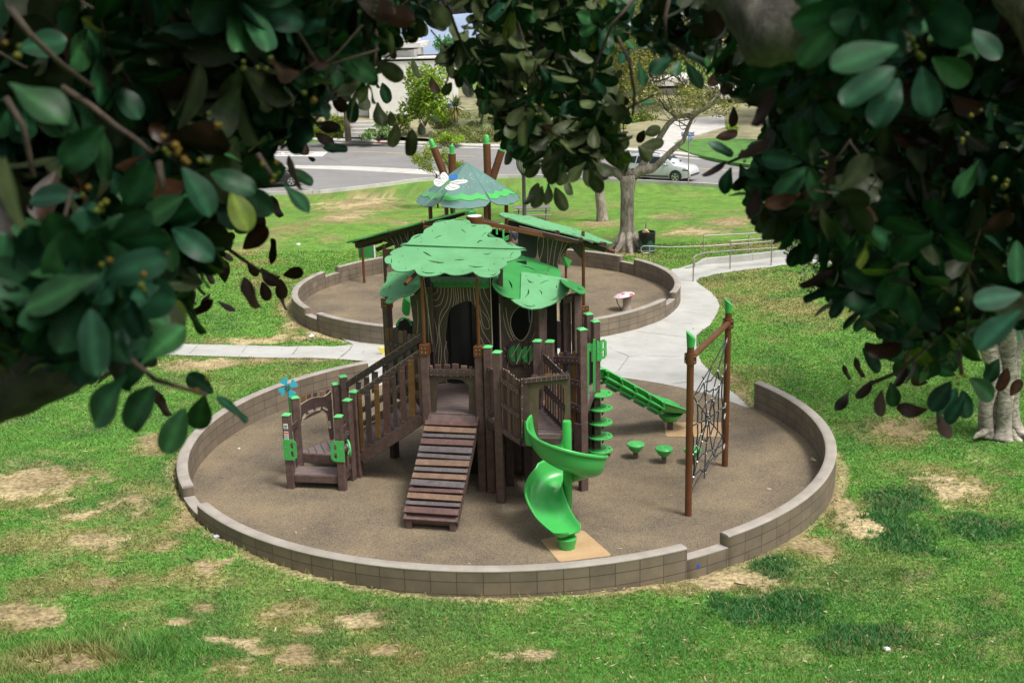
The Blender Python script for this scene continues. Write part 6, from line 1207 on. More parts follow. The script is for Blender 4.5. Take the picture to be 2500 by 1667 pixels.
def branchy(mb, p, d, L, r, lev, rnd, seg=4, spread=.65, up=.12):
    pts = [p]; q = p
    for k in range(4): d = (d+Vector((rnd.uniform(-1, 1), rnd.uniform(-1, 1), rnd.uniform(-.6, 1)))*.16+Vector((0, 0, up*.3))).normalized(); q = q+d*(L/4); pts.append(q)
    mb.tube(pts, [r*(1-.13*k) for k in range(5)], seg if lev > 1 else 3, cap=False)
    ends.append(q)
    if lev <= 0: return
    for k in range(3 if lev > 1 else 4):
        b = pts[random.Random(int(rnd.random()*1e6)).choice([2, 3, 4])] if k else pts[4]
        d2 = (d+Vector((rnd.uniform(-1, 1), rnd.uniform(-1, 1), rnd.uniform(-.5, .8)))*spread).normalized(); branchy(mb, b, d2, L*rnd.uniform(.55, .8), r*.52, lev-1, rnd, seg, spread, up)
YEL = [(.34, .33, .07), (.26, .27, .06), (.40, .36, .10), (.20, .22, .05)]
GRN = [(.06, .16, .025), (.10, .24, .03), (.15, .30, .04), (.04, .11, .02)]
LIME = [(.20, .34, .03), (.28, .40, .04), (.13, .27, .025), (.36, .42, .06)]
DKG = [(.02, .06, .02), (.03, .085, .03), (.05, .11, .04), (.10, .15, .08)]
ends = []
# big tree beside the bin
b0 = hit(1533, 612); t = thing('lawn_tree', b0, 'large grey barked tree with low forking limbs beside the litter bin', 'tree'); Yt = b0.y
tp = lambda x, y, dy=0: atY(x, y, Yt+dy)
mb = MB(); c = [(1533, 622, .62), (1533, 604, .43), (1532, 588, .34), (1531, 565, .30), (1531, 530, .275), (1531, 495, .265), (1532, 465, .28), (1533, 445, .32), (1532, 428, .34)]
mb.tube([tp(x, y) for x, y, r in c], [r for _, _, r in c], 18)
for k in range(7):
    a = 2*pi*k/7+.3; d = Vector((math.cos(a), math.sin(a), 0)); mb.tube([b0+UZ*.75+d*.22, b0+UZ*.3+d*.42, b0+UZ*.03+d*.75, b0-UZ*.12+d*1.05], [.12, .14, .10, .05], 8)
tr = mb.build('trunk', M['bark_tree'], t, smooth=180)
for pts in ([(1533, 440, .30, 0), (1560, 418, .26, 0), (1592, 412, .22, -.3), (1604, 404, .17, -.3), (1640, 368, .14, -.6), (1668, 345, .12, -.8), (1680, 310, .10, -.8), (1690, 290, .08, -.9), (1722, 262, .06, -1.2), (1760, 225, .04, -1)], [(1532, 440, .28, 0), (1510, 425, .24, 0), (1478, 408, .18, .2), (1440, 392, .13, .5), (1400, 350, .1, .8), (1370, 290, .08, 1), (1350, 200, .05, 1)], [(1540, 435, .26, 0), (1518, 400, .20, -.2), (1505, 372, .16, -.3), (1480, 330, .12, -.4), (1460, 250, .08, 0), (1450, 150, .06, 0)],
            [(1556, 422, .18, .3), (1580, 385, .17, .5), (1605, 345, .16, .6), (1630, 305, .14, .6), (1650, 287, .12, .6), (1690, 280, .11, .4), (1722, 268, .09, .2), (1760, 240, .06, 0)]):
    mb = MB(); mb.tube([tp(x, y, d) for x, y, r, d in pts], [r*.78 for _, _, r, _ in pts], 10); mb.build('limb', M['bark_tree'], t, smooth=180)
rnd = random.Random(5); mb = MB(); ends = []
for x, y, dy in ((1760, 225, -1), (1722, 262, 0), (1690, 290, -1), (1650, 285, .6), (1680, 310, -.8), (1700, 240, .5), (1600, 200, .5), (1450, 150, 0), (1470, 280, -.3), (1350, 200, 1), (1540, 120, .5), (1640, 150, 0), (1720, 150, .5), (1580, 60, 0), (1420, 60, 0)):
    for k in range(3): branchy(mb, tp(x, y, dy), Vector((rnd.uniform(-1, 1), rnd.uniform(-.8, .8), rnd.uniform(-.2, 1))).normalized(), 1.7, .028, 3, rnd, 4, .9)
mb.build('twigs', M['bark_dk'], t)
bl = [((e.x, e.y, e.z), (.55, .55, .38)) for e in rnd.sample(ends, min(len(ends), 420))]

for k in range(150): x, y = rnd.uniform(1440, 1800), rnd.uniform(-60, 255); q = tp(x, y+abs(x-1620)*.12, rnd.uniform(-2, 2.5)); bl.append(((q.x, q.y, q.z), (.55, .55, .36)))
foliage('crown', 42000, bl, .062, YEL+[(.22, .25, .07), (.17, .20, .06), (.30, .24, .13), (.24, .19, .12)], t, 3)
# slimmer trunk behind it
b1 = hit(1472, 541); t = thing('lawn_tree', b1, 'slim pale trunked tree standing left of the big forked tree', 'tree'); mb = MB()
c = [(1472, 546, .42), (1471, 534, .32), (1469, 515, .27), (1464, 470, .24), (1460, 430, .22), (1458, 390, .21), (1452, 340, .17), (1440, 250, .12), (1430, 150, .07)]
mb.tube([atY(x, y, b1.y) for x, y, r in c], [r for _, _, r in c], 14); mb.build('trunk', M['bark_tree'], t, smooth=180)
mb = MB(); ends = []; rnd = random.Random(8)
for x, y in ((1440, 250), (1430, 150), (1445, 300)):
    for k in range(4): branchy(mb, atY(x, y, b1.y), Vector((rnd.uniform(-1, 1), rnd.uniform(-1, 1), rnd.uniform(0, 1))).normalized(), 2, .04, 3, rnd)
mb.build('twigs', M['bark_dk'], t); foliage('crown', 9000, [((e.x, e.y, e.z), (.45, .45, .35)) for e in rnd.sample(ends, min(len(ends), 160))], .10, YEL+GRN, t, 4)
# sapling by the kerb
b2 = hit(1069, 508); t = thing('sapling', b2, 'small yellow green sapling on the lawn behind the slate green roof', 'tree'); mb = MB(); zt2 = atY(1066, 425, b2.y)
mb.tube([b2-UZ*.05, Vector((b2.x, b2.y, zt2.z))], [.06, .045], 8); rnd = random.Random(3); ends = []
for k in range(5): branchy(mb, zt2-UZ*.1*k, Vector((rnd.uniform(-1, 1), rnd.uniform(-.6, .6), rnd.uniform(.1, .5))).normalized(), .9, .02, 2, rnd)
mb.build('trunk', M['bark_dk'], t, smooth=180); foliage('crown', 3800, [((e.x, e.y, e.z), (.33, .33, .24)) for e in ends], .06, YEL+LIME, t, 6)
# pale multi-stemmed fig on the right
b3 = hit(2440, 1066); t = thing('fig_tree', b3, 'pale smooth trunked fig tree with several fused stems on the right lawn', 'tree'); F3 = lambda x, y, dy=0: atY(2050+x/3.358, 700+y/3.358, b3.y+dy)
for pts in ([(1190, 1235, .20, -.05), (1200, 1150, .16, -.02), (1195, 1000, .145, 0), (1230, 850, .15, 0), (1270, 700, .16, 0), (1240, 540, .19, .05), (1190, 400, .20, .1), (1150, 200, .15, .2)], [(1330, 1270, .24, -.18), (1345, 1170, .165, -.12), (1350, 1000, .155, -.1), (1370, 850, .16, -.05), (1390, 700, .16, 0), (1370, 540, .18, 0), (1400, 350, .17, -.1), (1430, 150, .14, -.2)], [(1500, 1240, .20, -.1), (1440, 1150, .14, -.02), (1420, 1000, .12, .08), (1425, 850, .125, .1), (1430, 700, .13, .1), (1440, 500, .15, .15), (1520, 300, .14, .2), (1600, 100, .1, .3)], [(1270, 1180, .10, .0), (1275, 1100, .09, .03), (1285, 950, .09, .06), (1310, 800, .1, .08), (1330, 600, .12, .08)]):
    mb = MB(); q = cr([(x, y, r, d) for x, y, r, d in pts], 3, False); mb.tube([F3(x, y, d) for x, y, r, d in q], [r for _, _, r, _ in q], 14); mb.build('trunk', M['bark_pale'], t, smooth=180)
for x, y, x2, y2 in ((1340, 1200, 1300, 1275), (1350, 1190, 1400, 1280), (1420, 1170, 1480, 1270), (1200, 1170, 1130, 1215), (1360, 1200, 1370, 1290), (1440, 1150, 1560, 1230)):
    mb = MB(); mb.tube([F3(x, y, -.1), F3((x*2+x2)/3, (y+y2*2)/3, -.2), F3(x2, y2, -.3), F3(x2+(x2-x)*.5, y2+30, -.35)], [.07, .08, .06, .02], 8); mb.build('root', M['bark_pale'], t, smooth=180)
rn2 = random.Random(21); bl = []
for k in range(70):
    x = rn2.uniform(1930, 2680); lim = 1.0-abs(x-2420)/520; y = rn2.uniform(120, 700+90*lim); q = atY(x, y, b3.y+rn2.uniform(-1.2, 3.5)); bl.append(((q.x, q.y, q.z), (.55, .55, .42)))
foliage('crown', 26000, bl, .055, DKG+[(.16, .20, .12)], t, 9, .3)
# ------------------------------------------------------------------ planting and houses across the road
def shrub(name, label, px, Y, n, size, cols, seed, cat='shrub', k=14, depth=1.0, up=0):
    (x0, y0), (x1, y1) = px; a = atY(x0, y1, Y); b = atY(x1, y0, Y); t = thing(name, Vector(((a.x+b.x)/2, Y, a.z)), label, cat); rn = random.Random(seed); bl = []
    W, H = b.x-a.x, b.z-a.z
    for i in range(k): u = rn.uniform(.12, .88); v = rn.uniform(.12, .80)*(1-.45*abs(u-.5)*2*(1-up)); bl.append(((a.x+W*u, Y+rn.uniform(-depth, depth), a.z+H*v), (W*.20, max(.4, depth*.6), H*.24)))
    foliage('foliage', n, bl, size, cols, t, seed)
    mb = MB(); c = Vector(((a.x+b.x)/2, Y, a.z-.4))
    for i in range(4): mb.tube([c, c+Vector((W*.2*(i-1.5), rn.uniform(-.3, .3), H*.55))], [.06, .03], 6)
    mb.build('stem', M['bark_dk'], t); return t
shrub('bright_bush', 'tall bright green bush in front of the white house', ((980, 150), (1090, 300)), 112, 6500, .16, LIME, 31, up=1, k=22)
shrub('flowering_bush', 'low bush dotted with white flowers on the far pavement edge', ((885, 298), (962, 336)), 109, 2600, .11, GRN+[(.7, .7, .62)], 32)
shrub('low_bush', 'small yellow green ground bush at the foot of the ivy bank', ((1060, 322), (1130, 352)), 106, 1600, .11, LIME, 36)
shrub('clipped_hedge', 'clipped lime green hedge by the right hand driveway', ((1772, 297), (1798, 328)), 112, 1500, .09, LIME, 38, k=20, up=1)
shrub('garden_bush', 'dark green bush at the edge of the left front garden', ((575, 240), (660, 330)), 111, 2500, .14, GRN, 39)
shrub('pink_bush', 'bush with pink flowers beyond the right pavement', ((1790, 352), (1900, 395)), 112, 1800, .10, GRN+[(.6, .2, .35)], 40)
shrub('garden_tree', 'feathery bright green tree top beside the white house roof', ((1058, 70), (1120, 145)), 140, 1800, .17, [(.09, .26, .10), (.14, .32, .14), (.06, .18, .07)], 41, 'tree')
shrub('garden_bush', 'olive bush mound right of the ivy bank', ((1290, 285), (1420, 362)), 112, 4200, .13, GRN+YEL, 61)
shrub('garden_bush', 'yellow green bush mound behind the white car', ((1410, 275), (1530, 368)), 114, 4200, .13, YEL+LIME, 62)
shrub('garden_bush', 'mixed green bush left of the right driveway', ((1515, 262), (1605, 330)), 118, 3600, .13, GRN+YEL, 63)
shrub('garden_bush', 'dark green shrub by the right driveway post', ((1690, 268), (1776, 322)), 124, 3600, .12, GRN+DKG, 64)
shrub('garden_bush', 'dry olive shrub below the balcony fence', ((930, 262), (1000, 322)), 113, 2600, .12, YEL+GRN, 65)
shrub('garden_bush', 'yellow bush beside the garden steps', ((760, 270), (850, 335)), 110, 3600, .12, YEL+LIME, 66)
# ivy bank
t = thing('ivy_bank', at(1180, 350, ZR+.2), 'broad bank of dull green and reddish ivy across the road', 'ground cover'); rn = random.Random(17); bl = []
for i in range(46): x = rn.uniform(1072, 1330); y = rn.uniform(272+abs(x-1180)*.10, 348); q = atY(x, y, 108+(348-y)*.09); bl.append(((q.x, q.y, q.z), (1.0, .9, .55)))
foliage('foliage', 26000, bl, .10, [(.15, .21, .07), (.22, .26, .08), (.28, .20, .12), (.11, .15, .05), (.26, .30, .09)], t, 18)
mb = MB(); a = atY(1060, 352, 109.5); b = atY(1340, 365, 109.5); mb.add([Vector((a.x, 107.2, a.z-.3)), Vector((b.x, 107.2, a.z-.3)), Vector((b.x, 114.5, a.z+2.6)), Vector((a.x, 114.5, a.z+2.6))], [(0, 1, 2, 3)]); mb.build('bank_soil', mat('bank_ground', (.14, .16, .07), .9, .35, 2), t)
# yucca with long blades
def yucca(px, py, label, rad=1.5, n=150, seed=4):
    c = atY(px, py, 111); t = thing('yucca', c-UZ*1.2, label, 'plant'); V = []; Fq = []; C = []; rn = random.Random(seed)
    for i in range(n):
        a = rn.uniform(0, 2*pi); e = rn.uniform(-.9, 1.3); d = Vector((math.cos(a)*math.cos(e), math.sin(a)*math.cos(e), math.sin(e))); L = rad*rn.uniform(.7, 1.05); s_ = d.cross(UZ).normalized()*.06; tip = c+d*L-UZ*.25*L*max(0, math.cos(e)); m_ = c+d*L*.5; o = len(V)
        V += [c-s_*.6, c+s_*.6, m_+s_, m_-s_, tip]; Fq += [(o, o+1, o+2, o+3), (o+3, o+2, o+4, o+4)]; k = (.30, .24, .06) if e < -.1 and rn.random() < .7 else rn.choice([(.10, .15, .05), (.17, .20, .06), (.07, .11, .04)]); C += [k]*5
    mb = MB(); mb.v = [tuple(v) for v in V]; mb.f = [f if f[2] != f[3] else f[:3] for f in Fq]; mb.m = [0]*len(Fq); cc = np.ones((len(V), 4)); cc[:, :3] = C; mb.build('leaf_blades', M['leafcol'], t, cols=cc)
    mb = MB(); mb.tube([c-UZ*1.4, c], .16, 8); mb.build('stem', M['bark_dk'], t)
yucca(1112, 262, 'spiky yucca with yellowing skirt behind the pale street sign'); yucca(1172, 250, 'smaller dry yucca right of the street sign', 1.1, 100, 9)
# houses
def hbox(t, nm, x0, x1, y0, y1, Y0, Y1, m, bevel=0):
    a = atY(x0, y1, Y0); b = atY(x1, y0, Y0); mb = MB(); mb.box(((a.x+b.x)/2, (Y0+Y1)/2, (a.z+b.z)/2), (b.x-a.x, Y1-Y0, b.z-a.z)); return mb.build(nm, M[m], t)
def hwin(t, nm, x0, x1, y0, y1, Y, m='glass', fr=True):
    a = atY(x0, y1, Y); b = atY(x1, y0, Y); c = Vector(((a.x+b.x)/2, Y, (a.z+b.z)/2)); w, h = b.x-a.x, b.z-a.z; mb = MB(); f = .12
    for s_ in (-1, 1): mb.box(c+Vector((s_*(w/2), -.05, 0)), (f, .10, h+f)); mb.box(c+Vector((0, -.053, s_*h/2)), (w-f, .094, f))
    o = mb.build(nm, M['trim'], t); mb = MB(); mb.box(c+Vector((0, .0, 0)), (w-f, .04, h-f)); mb.build('pane', M[m], o); return o
t = thing('white_house', atY(980, 330, 124), 'white flat roofed house on the far side of the road left of centre', 'house')
hbox(t, 'wall', 905, 1105, 147, 340, 124, 136, 'stucco'); hbox(t, 'parapet', 903, 1107, 139, 147, 123.8, 136.2, 'trim'); hbox(t, 'wall', 800, 1012, 122, 338, 126.5, 140, 'stucco')
hbox(t, 'roof', 790, 1026, 105, 121, 125, 141, 'shingle'); hbox(t, 'roof', 850, 1010, 90, 105, 128, 139, 'shingle'); hbox(t, 'fascia', 789, 1027, 117, 122, 124.8, 141.2, 'trim'); hbox(t, 'gutter_board', 1020, 1110, 132, 138, 130, 131, 'bark_dk')
hwin(t, 'window', 940, 1002, 126, 142, 126.4, 'trim'); hwin(t, 'garage_door', 830, 895, 230, 320, 126.4, 'trim')
t = thing('white_house', atY(1840, 330, 128), 'white house with dark garage opening beyond the right driveway', 'house')
hbox(t, 'wall', 1800, 2050, 236, 340, 130, 142, 'stucco'); hbox(t, 'wall', 1772, 1800, 248, 340, 131, 140, 'lampbk'); hbox(t, 'roof', 1760, 2080, 212, 238, 128.8, 143, 'shingle'); hbox(t, 'fascia', 1759, 2081, 234, 240, 128.6, 129.4, 'trim'); hbox(t, 'post', 1772, 1777, 248, 335, 129.2, 129.6, 'trim'); hbox(t, 'post', 1787, 1793, 248, 335, 129.2, 129.6, 'trim')
for x in (1806, 1816, 1826, 1838): hbox(t, 'batten', x, x+1.6, 240, 335, 129.85, 130.0, 'lampbk')
hwin(t, 'window', 1860, 1930, 255, 300, 129.9)
t = thing('tan_house', atY(2080, 560, 92), 'tan stucco house seen through gaps in the right foliage', 'house'); hbox(t, 'wall', 1990, 2420, 395, 520, 96, 106, 'tanwall'); hbox(t, 'roof', 1970, 2450, 365, 397, 94.5, 107.5, 'shingle'); hwin(t, 'window', 2040, 2090, 425, 470, 95.9); hwin(t, 'window', 2200, 2260, 425, 470, 95.9)
t = thing('grey_house', atY(1580, 300, 150), 'pale grey house half hidden behind the yellow green tree', 'house'); hbox(t, 'wall', 1380, 1700, 215, 330, 146, 158, 'stucco'); hbox(t, 'roof', 1365, 1715, 190, 217, 144.5, 159, 'shingle'); hwin(t, 'window', 1440, 1500, 240, 275, 145.9); hwin(t, 'window', 1560, 1640, 240, 290, 145.9); hwin(t, 'window', 1660, 1690, 240, 275, 145.9)
t = thing('beige_house', atY(680, 300, 130), 'pale house behind the bare tree on the far left', 'house'); hbox(t, 'wall', 480, 770, 150, 335, 132, 144, 'stucco'); hbox(t, 'roof', 465, 785, 118, 152, 130.5, 145.5, 'shingle'); hwin(t, 'window', 560, 620, 190, 235, 131.9); hwin(t, 'window', 690, 740, 190, 235, 131.9); hwin(t, 'door', 640, 668, 220, 320, 131.9, 'fence_wood')
# balustrade and garden steps
t = thing('balcony_fence', atY(1030, 275, 118), 'weathered picket balustrade below the white house', 'fence')
for k in range(14): hbox(t, 'picket', 998+k*5.2, 1000.2+k*5.2, 238+k*1.0, 268, 116, 116.1, 'trim')
hbox(t, 'rail', 995, 1072, 266, 269, 115.95, 116.15, 'fence_wood'); hbox(t, 'rail', 995, 1072, 240, 243, 115.9, 115.98, 'fence_wood')
t = thing('garden_steps', atY(880, 335, 109), 'tiered pale retaining steps in the left front garden', 'steps')
for k in range(4): hbox(t, 'step', 838+k*6, 920-k*3, 324-k*9, 336-k*9, 109+k*1.2, 110.2+k*1.2, 'kerb')
# street signs
def sign(label, bx, by, base, top, blades, Y=None, post='galv', cap=True, w=.04):
    b = at(bx, by, base); t = thing('street_sign', b, label, 'street sign'); q = atY(top[0], top[1], b.y); mb = MB(); mb.tube([b-UZ*.1, Vector((b.x, b.y, q.z))], w, 8); mb.build('post', M[post], t, smooth=60)
    for x0, x1, y0, y1, txt, rz, m in blades:
        a = atY(x0, y1, b.y-.08); e = atY(x1, y0, b.y-.08); c = (a+e)/2; wd, h = abs(e.x-a.x)/max(.3, math.cos(rz)), abs(e.z-a.z); X = rotv(Vector((1, 0, 0)), math.degrees(rz)); N = rotv(Vector((0, -1, 0)), math.degrees(rz)); mb = MB(); mb.box(c, (wd, .02, h), (X, N, UZ)); pl_ = mb.build('sign_blade', M[m], t)
        if txt:
            cu = bpy.data.curves.new('lettering', 'FONT'); cu.body = txt; cu.size = h*.95; cu.align_x = 'CENTER'; cu.align_y = 'CENTER'; cu.extrude = .002; o = bpy.data.objects.new('lettering', cu); bpy.context.collection.objects.link(o); dg = bpy.context.evaluated_depsgraph_get(); me = bpy.data.meshes.new_from_object(o.evaluated_get(dg)); bpy.data.objects.remove(o); me.name = 'lettering'; me.materials.clear(); me.materials.append(M['white'])
            xs = [v.co.x for v in me.vertices]; k = min(1, wd*.88/(max(xs)-min(xs)))
            me.transform(Matrix(((X.x*k, 0, N.x, 0), (X.y*k, 0, N.y, 0), (0, 1, 0, 0), (0, 0, 0, 1)))); me.transform(Matrix.Translation(c+N*.013)); lo = bpy.data.objects.new('lettering', me); lnk(lo, pl_)
    return t
sign('blue street name sign on thin grey pole at the near kerb beside white car', 1680.5, 448, ZR+.14, (1686, 322), [(1678, 1695, 323, 333, 'VISCA', 0, 'signblue'), (1663, 1672, 323, 333, 'C', .9, 'signblue'), (1681, 1690, 334, 343, 'ST', .2, 'signblue')])
sign('faded blue street name sign on a pale post in front of the yucca', 1111, 326, ZR+.5, (1111, 246), [(1094, 1119, 253, 261, 'AVE', .15, 'signblue')], post='trim')
sign('bare pale sign post on the ivy bank', 1224, 322, ZR+.6, (1224, 270), [(1219, 1229, 262, 272, '', 0, 'trim')], post='trim')
# ------------------------------------------------------------------ cars
def car(loc, rz, label, paint, L=4.75, H=1.69, group=None):
    t = thing('parked_car', (0, 0, 0), label, 'car', group); s_ = L/4.8; hz_ = H/1.70
    prof = [(-2.40, .50, .62), (-2.40, .82, .95), (-2.36, 1.08, 1.10), (-2.22, 1.10, 1.50), (-2.02, 1.10, 1.63), (-1.5, 1.08, 1.69), (-.5, 1.06, 1.70), (.2, 1.05, 1.67), (.62, 1.05, 1.55), (1.02, 1.05, 1.30), (1.30, 1.04, 1.09), (1.7, 1.0, 1.05), (2.1, .95, .99), (2.30, .82, .86), (2.38, .62, .68), (2.40, .45, .55)]
    mb = MB(); n = 11; zb = [.42, .36, .30, .27, .25, .24, .24, .24, .24, .24, .24, .25, .28, .32, .36, .40]
    for (x, zbelt, zt_), b_ in zip(prof, zb):
        e = 1-.16*max(0, abs(x)-1.9)**1.2*1.6; w = .93*e; gl = max(0, zt_-zbelt); wt = w-.05-gl*.36
        half = [(w*.86, b_), (w*.98, b_+.12), (w, .62 if .62 < zbelt else (b_+zbelt)/2), (w*.985, zbelt-.02), (wt+.03, zt_-.04), (wt-.10, zt_)]
        ring = [(x*s_, y, z*hz_) for y, z in half]+[(x*s_, 0, (zt_+.012)*hz_)]+[(x*s_, -y, z*hz_) for y, z in half[::-1]]
        mb.v += ring; n = len(ring)
    for i in range(len(prof)-1):
        for j in range(n-1): mb.f.append((i*n+j, (i+1)*n+j, (i+1)*n+j+1, i*n+j+1)); mb.m.append(0)
        mb.f.append((i*n+n-1, (i+1)*n+n-1, (i+1)*n, i*n)); mb.m.append(0)
    mb.f.append(tuple(range(n))); mb.m.append(0); mb.f.append(tuple(range((len(prof)-1)*n, len(prof)*n))[::-1]); mb.m.append(0)
    body = mb.build('body', paint, t, smooth=42)
    def side(nm, pts, m, off=.008):
        for s2 in (-1, 1):
            mb = MB(); V = []
            for x, z in pts: 
                gl = max(0, z-1.07); e = 1-.16*max(0, abs(x)-1.9)**1.2*1.6; y = .93*e*(.985 if z > .95 else 1)-(.035+gl*.36 if z > 1.075 else 0)+off; V.append((x*s_, s2*y, z*hz_))
            k = len(V); V += [(a, b-s2*.02, c) for a, b, c in V]; mb.add(V, [tuple(range(k)) if s2 < 0 else tuple(range(k))[::-1]]+[(i, (i+1) % k, k+(i+1) % k, k+i) for i in range(k)]); mb.build(nm, m, t)
    side('side_window', [(-.38, 1.12), (.42, 1.12), (.80, 1.14), (.52, 1.44), (.22, 1.55), (-.38, 1.57)], M['glass'], .040); side('side_window', [(-1.30, 1.12), (-.44, 1.12), (-.44, 1.57), (-1.22, 1.56)], M['glass'], .040); side('side_window', [(-1.95, 1.16), (-1.37, 1.12), (-1.30, 1.56), (-1.72, 1.52)], M['glass'], .040)
    side('sill_trim', [(-1.0, .30), (.95, .30), (.95, .40), (-1.0, .40)], M['lampbk'], .012); side('belt_trim', [(-1.95, 1.075), (.95, 1.075), (.95, 1.10), (-1.95, 1.10)], M['chrome'], .010)
    for x in (-.41, .86, -1.28): side('door_seam', [(x, .42), (x+.012, .42), (x+.012, 1.06), (x, 1.06)], M['lampbk'], .003)
    for x in (-.62, .34): side('door_handle', [(x-.2, .93), (x, .935), (x, .965), (x-.2, .96)], M['chrome'], .02)
    side('headlight', [(1.88, .78), (2.27, .74), (2.31, .82), (2.0, .90)], M['glass'], .012); side('headlight_strip', [(1.98, .85), (2.28, .80), (2.28, .83), (2.0, .88)], M['white'], .018)
    side('tail_light', [(-2.34, .86), (-2.12, .86), (-2.12, 1.04), (-2.32, 1.06)], mat('tail_lamp_red', (.45, .02, .02), .2), .012)
    for s2 in (-1, 1):
        mb = MB(); mb.tube([(-1.75*s_, s2*.62, 1.73*hz_), (-1.6*s_, s2*.63, 1.77*hz_), (.0, s2*.64, 1.78*hz_), (.25*s_, s2*.64, 1.72*hz_)], .022, 6); mb.build('roof_rail', M['lampbk'], t)
        mb = MB(); mb.box((.72*s_, s2*1.02, 1.13*hz_), (.16, .20, .13)); mb.build('mirror', paint, t, bevel=.03)
        for x in (-1.42, 1.43):
            mb = MB(); mb.lathe([(.43, 0), (.43, .03), (.36, .035)], (x*s_, s2*.925-(.03 if s2 < 0 else 0), .40), 28, (Vector((1, 0, 0)), UZ, Vector((0, 1, 0)))); mb.build('wheel_arch', M['blk'], t)
            wt_ = MB(); wt_.lathe([(.24, -.11), (.345, -.11), (.362, -.07), (.362, .07), (.345, .11), (.24, .11)], (x*s_, s2*.88, .362), 28, (Vector((1, 0, 0)), UZ, Vector((0, 1, 0)))); wh_ = wt_.build('wheel', M['blk'], t, smooth=40)
            mb = MB(); c = Vector((x*s_, s2*.985, .362)); mb.lathe([(.25, 0), (.25, .012), (.225, .012), (.225, 0)], c, 24, (Vector((1, 0, 0)), UZ, Vector((0, s2, 0))))
            for k in range(5):
                a = 2*pi*k/5+.3; d = Vector((math.cos(a), 0, math.sin(a))); 
                for da in (-.13, .13): d2 = Vector((math.cos(a+da), 0, math.sin(a+da))); mb.bar(c+d*.03, c+d2*.235, .055, .02, (0, 1, 0))
            mb.lathe([(.05, 0), (.05, .02)], c, 10, (Vector((1, 0, 0)), UZ, Vector((0, s2, 0)))); mb.build('rim', M['chrome'], wh_)
    def cross(nm, x0, z0, x1, z1, w0, w1, m, off=.012):
        mb = MB(); d = Vector((x1-x0, 0, z1-z0)); nn = Vector((-d.z, 0, d.x)).normalized()*off*(1 if d.x < 0 else 1); 
        if x0 > 0 and nn.x < 0: nn = -nn
        if x0 < 0 and nn.x > 0: nn = -nn
        V = [Vector((x0*s_, -w0, z0*hz_)), Vector((x0*s_, w0, z0*hz_)), Vector((x1*s_, w1, z1*hz_)), Vector((x1*s_, -w1, z1*hz_))]; mb.add([v+nn for v in V]+[v-nn for v in V], [(0, 1, 2, 3), (7, 6, 5, 4), (0, 4, 5, 1), (1, 5, 6, 2), (2, 6, 7, 3), (3, 7, 4, 0)]); mb.build(nm, m, t)
    cross('windscreen', 1.22, 1.14, .66, 1.535, .76, .66, M['glass'], .014); cross('rear_window', -2.30, 1.20, -2.10, 1.55, .74, .66, M['glass'], .014); cross('grille', 2.385, .58, 2.30, .80, .62, .60, M['blk'], .014); cross('lower_grille', 2.405, .42, 2.405, .52, .7, .7, M['blk'], .012)
    t.location = loc; t.rotation_euler.z = rz; return t
white_paint = mat('white_car_paint', (.52, .54, .56), .22, .03, 1, spec=.6); dark_paint = mat('black_car_paint', (.02, .022, .026), .2, .1, 1, spec=.6)
fw = at(1647, 446, ZR); yaw = math.radians(-30); ctr = fw-Vector((math.cos(yaw)*1.43, math.sin(yaw)*1.43, 0))+Vector((-math.sin(yaw)*.9, math.cos(yaw)*.9, 0)); car(Vector((ctr.x, ctr.y, ZR+.004)), yaw, 'white sport utility car parked at the kerb behind the forked tree', white_paint, 5.0, 1.78)
c2_ = at(655, 458, ZR); car(Vector((c2_.x, c2_.y+.6, ZR+.004)), math.radians(18), 'black car parked at the left kerb, mostly behind the dark leaves', dark_paint, 4.5, 1.5)
c3_ = at(1925, 440, ZR); car(Vector((c3_.x, c3_.y, ZR+.004)), math.radians(-24), 'white car on the road at the right, behind the foliage', white_paint, 4.5, 1.48)
# ------------------------------------------------------------------ garden trees across the road
def gtree(label, px, py, Y, h, rad, n, cols, seed, lev=4, size=.16, r0=.22, name='garden_tree'):
    b = atY(px, py, Y); t = thing(name, b, label, 'tree'); mb = MB(); rn = random.Random(seed); global ends; ends = []
    top_ = b+Vector((rn.uniform(-.6, .6), 0, h*.35)); mb.tube([b-UZ*.5, b.lerp(top_, .5)+Vector((.1, 0, 0)), top_], [r0*1.3, r0, r0*.85], 10); mb.build('trunk', M['bark_dk'], t, smooth=180); mb = MB()
    for k in range(5): branchy(mb, top_-UZ*(.25*k), Vector((math.cos(k*1.3+seed)*.8, math.sin(k*1.3+seed)*.6, rn.uniform(.5, 1))).normalized(), h*.30, r0*.5, lev, rn, 5, .7)
    mb.build('twigs', M['bark_dk'], t)
    if n: foliage('crown', int(n*1.7), [((e.x, e.y, e.z), (rad*1.3, rad*1.3, rad)) for e in rn.sample(ends, min(260, len(ends)))], size, cols, t, seed)
    return t
gtree('bare twiggy tree with sparse yellow leaves in front of the white house', 850, 330, 106, 10.5, .5, 3000, YEL, 51)
gtree('bare tree with yellow leaves at the far left of the road', 640, 335, 104, 10, .5, 3200, YEL, 52)
gtree('yellow green tree at the left edge of the street', 470, 330, 108, 10, .8, 6000, YEL+LIME, 53)
gtree('wide olive yellow tree in front of the grey house', 1420, 335, 128, 11, .7, 7000, YEL+[(.16, .18, .05)], 54)
gtree('tall olive yellow tree by the right driveway', 1700, 318, 126, 12, .8, 9000, YEL+[(.16, .18, .05)], 55)
gtree('tall yellow green street tree beyond the right pavement', 1880, 345, 116, 12, .8, 8000, YEL+GRN, 56)
gtree('leafy dark tree at the far right of the street', 2150, 360, 100, 11, .9, 8000, GRN+DKG, 57)
gtree('broad leafy tree at the far right edge', 2420, 380, 96, 11, .9, 8000, GRN+DKG, 58)
gtree('hazy olive tree behind the houses left of centre', 1300, 300, 150, 13, .9, 7000, YEL+GRN, 59)
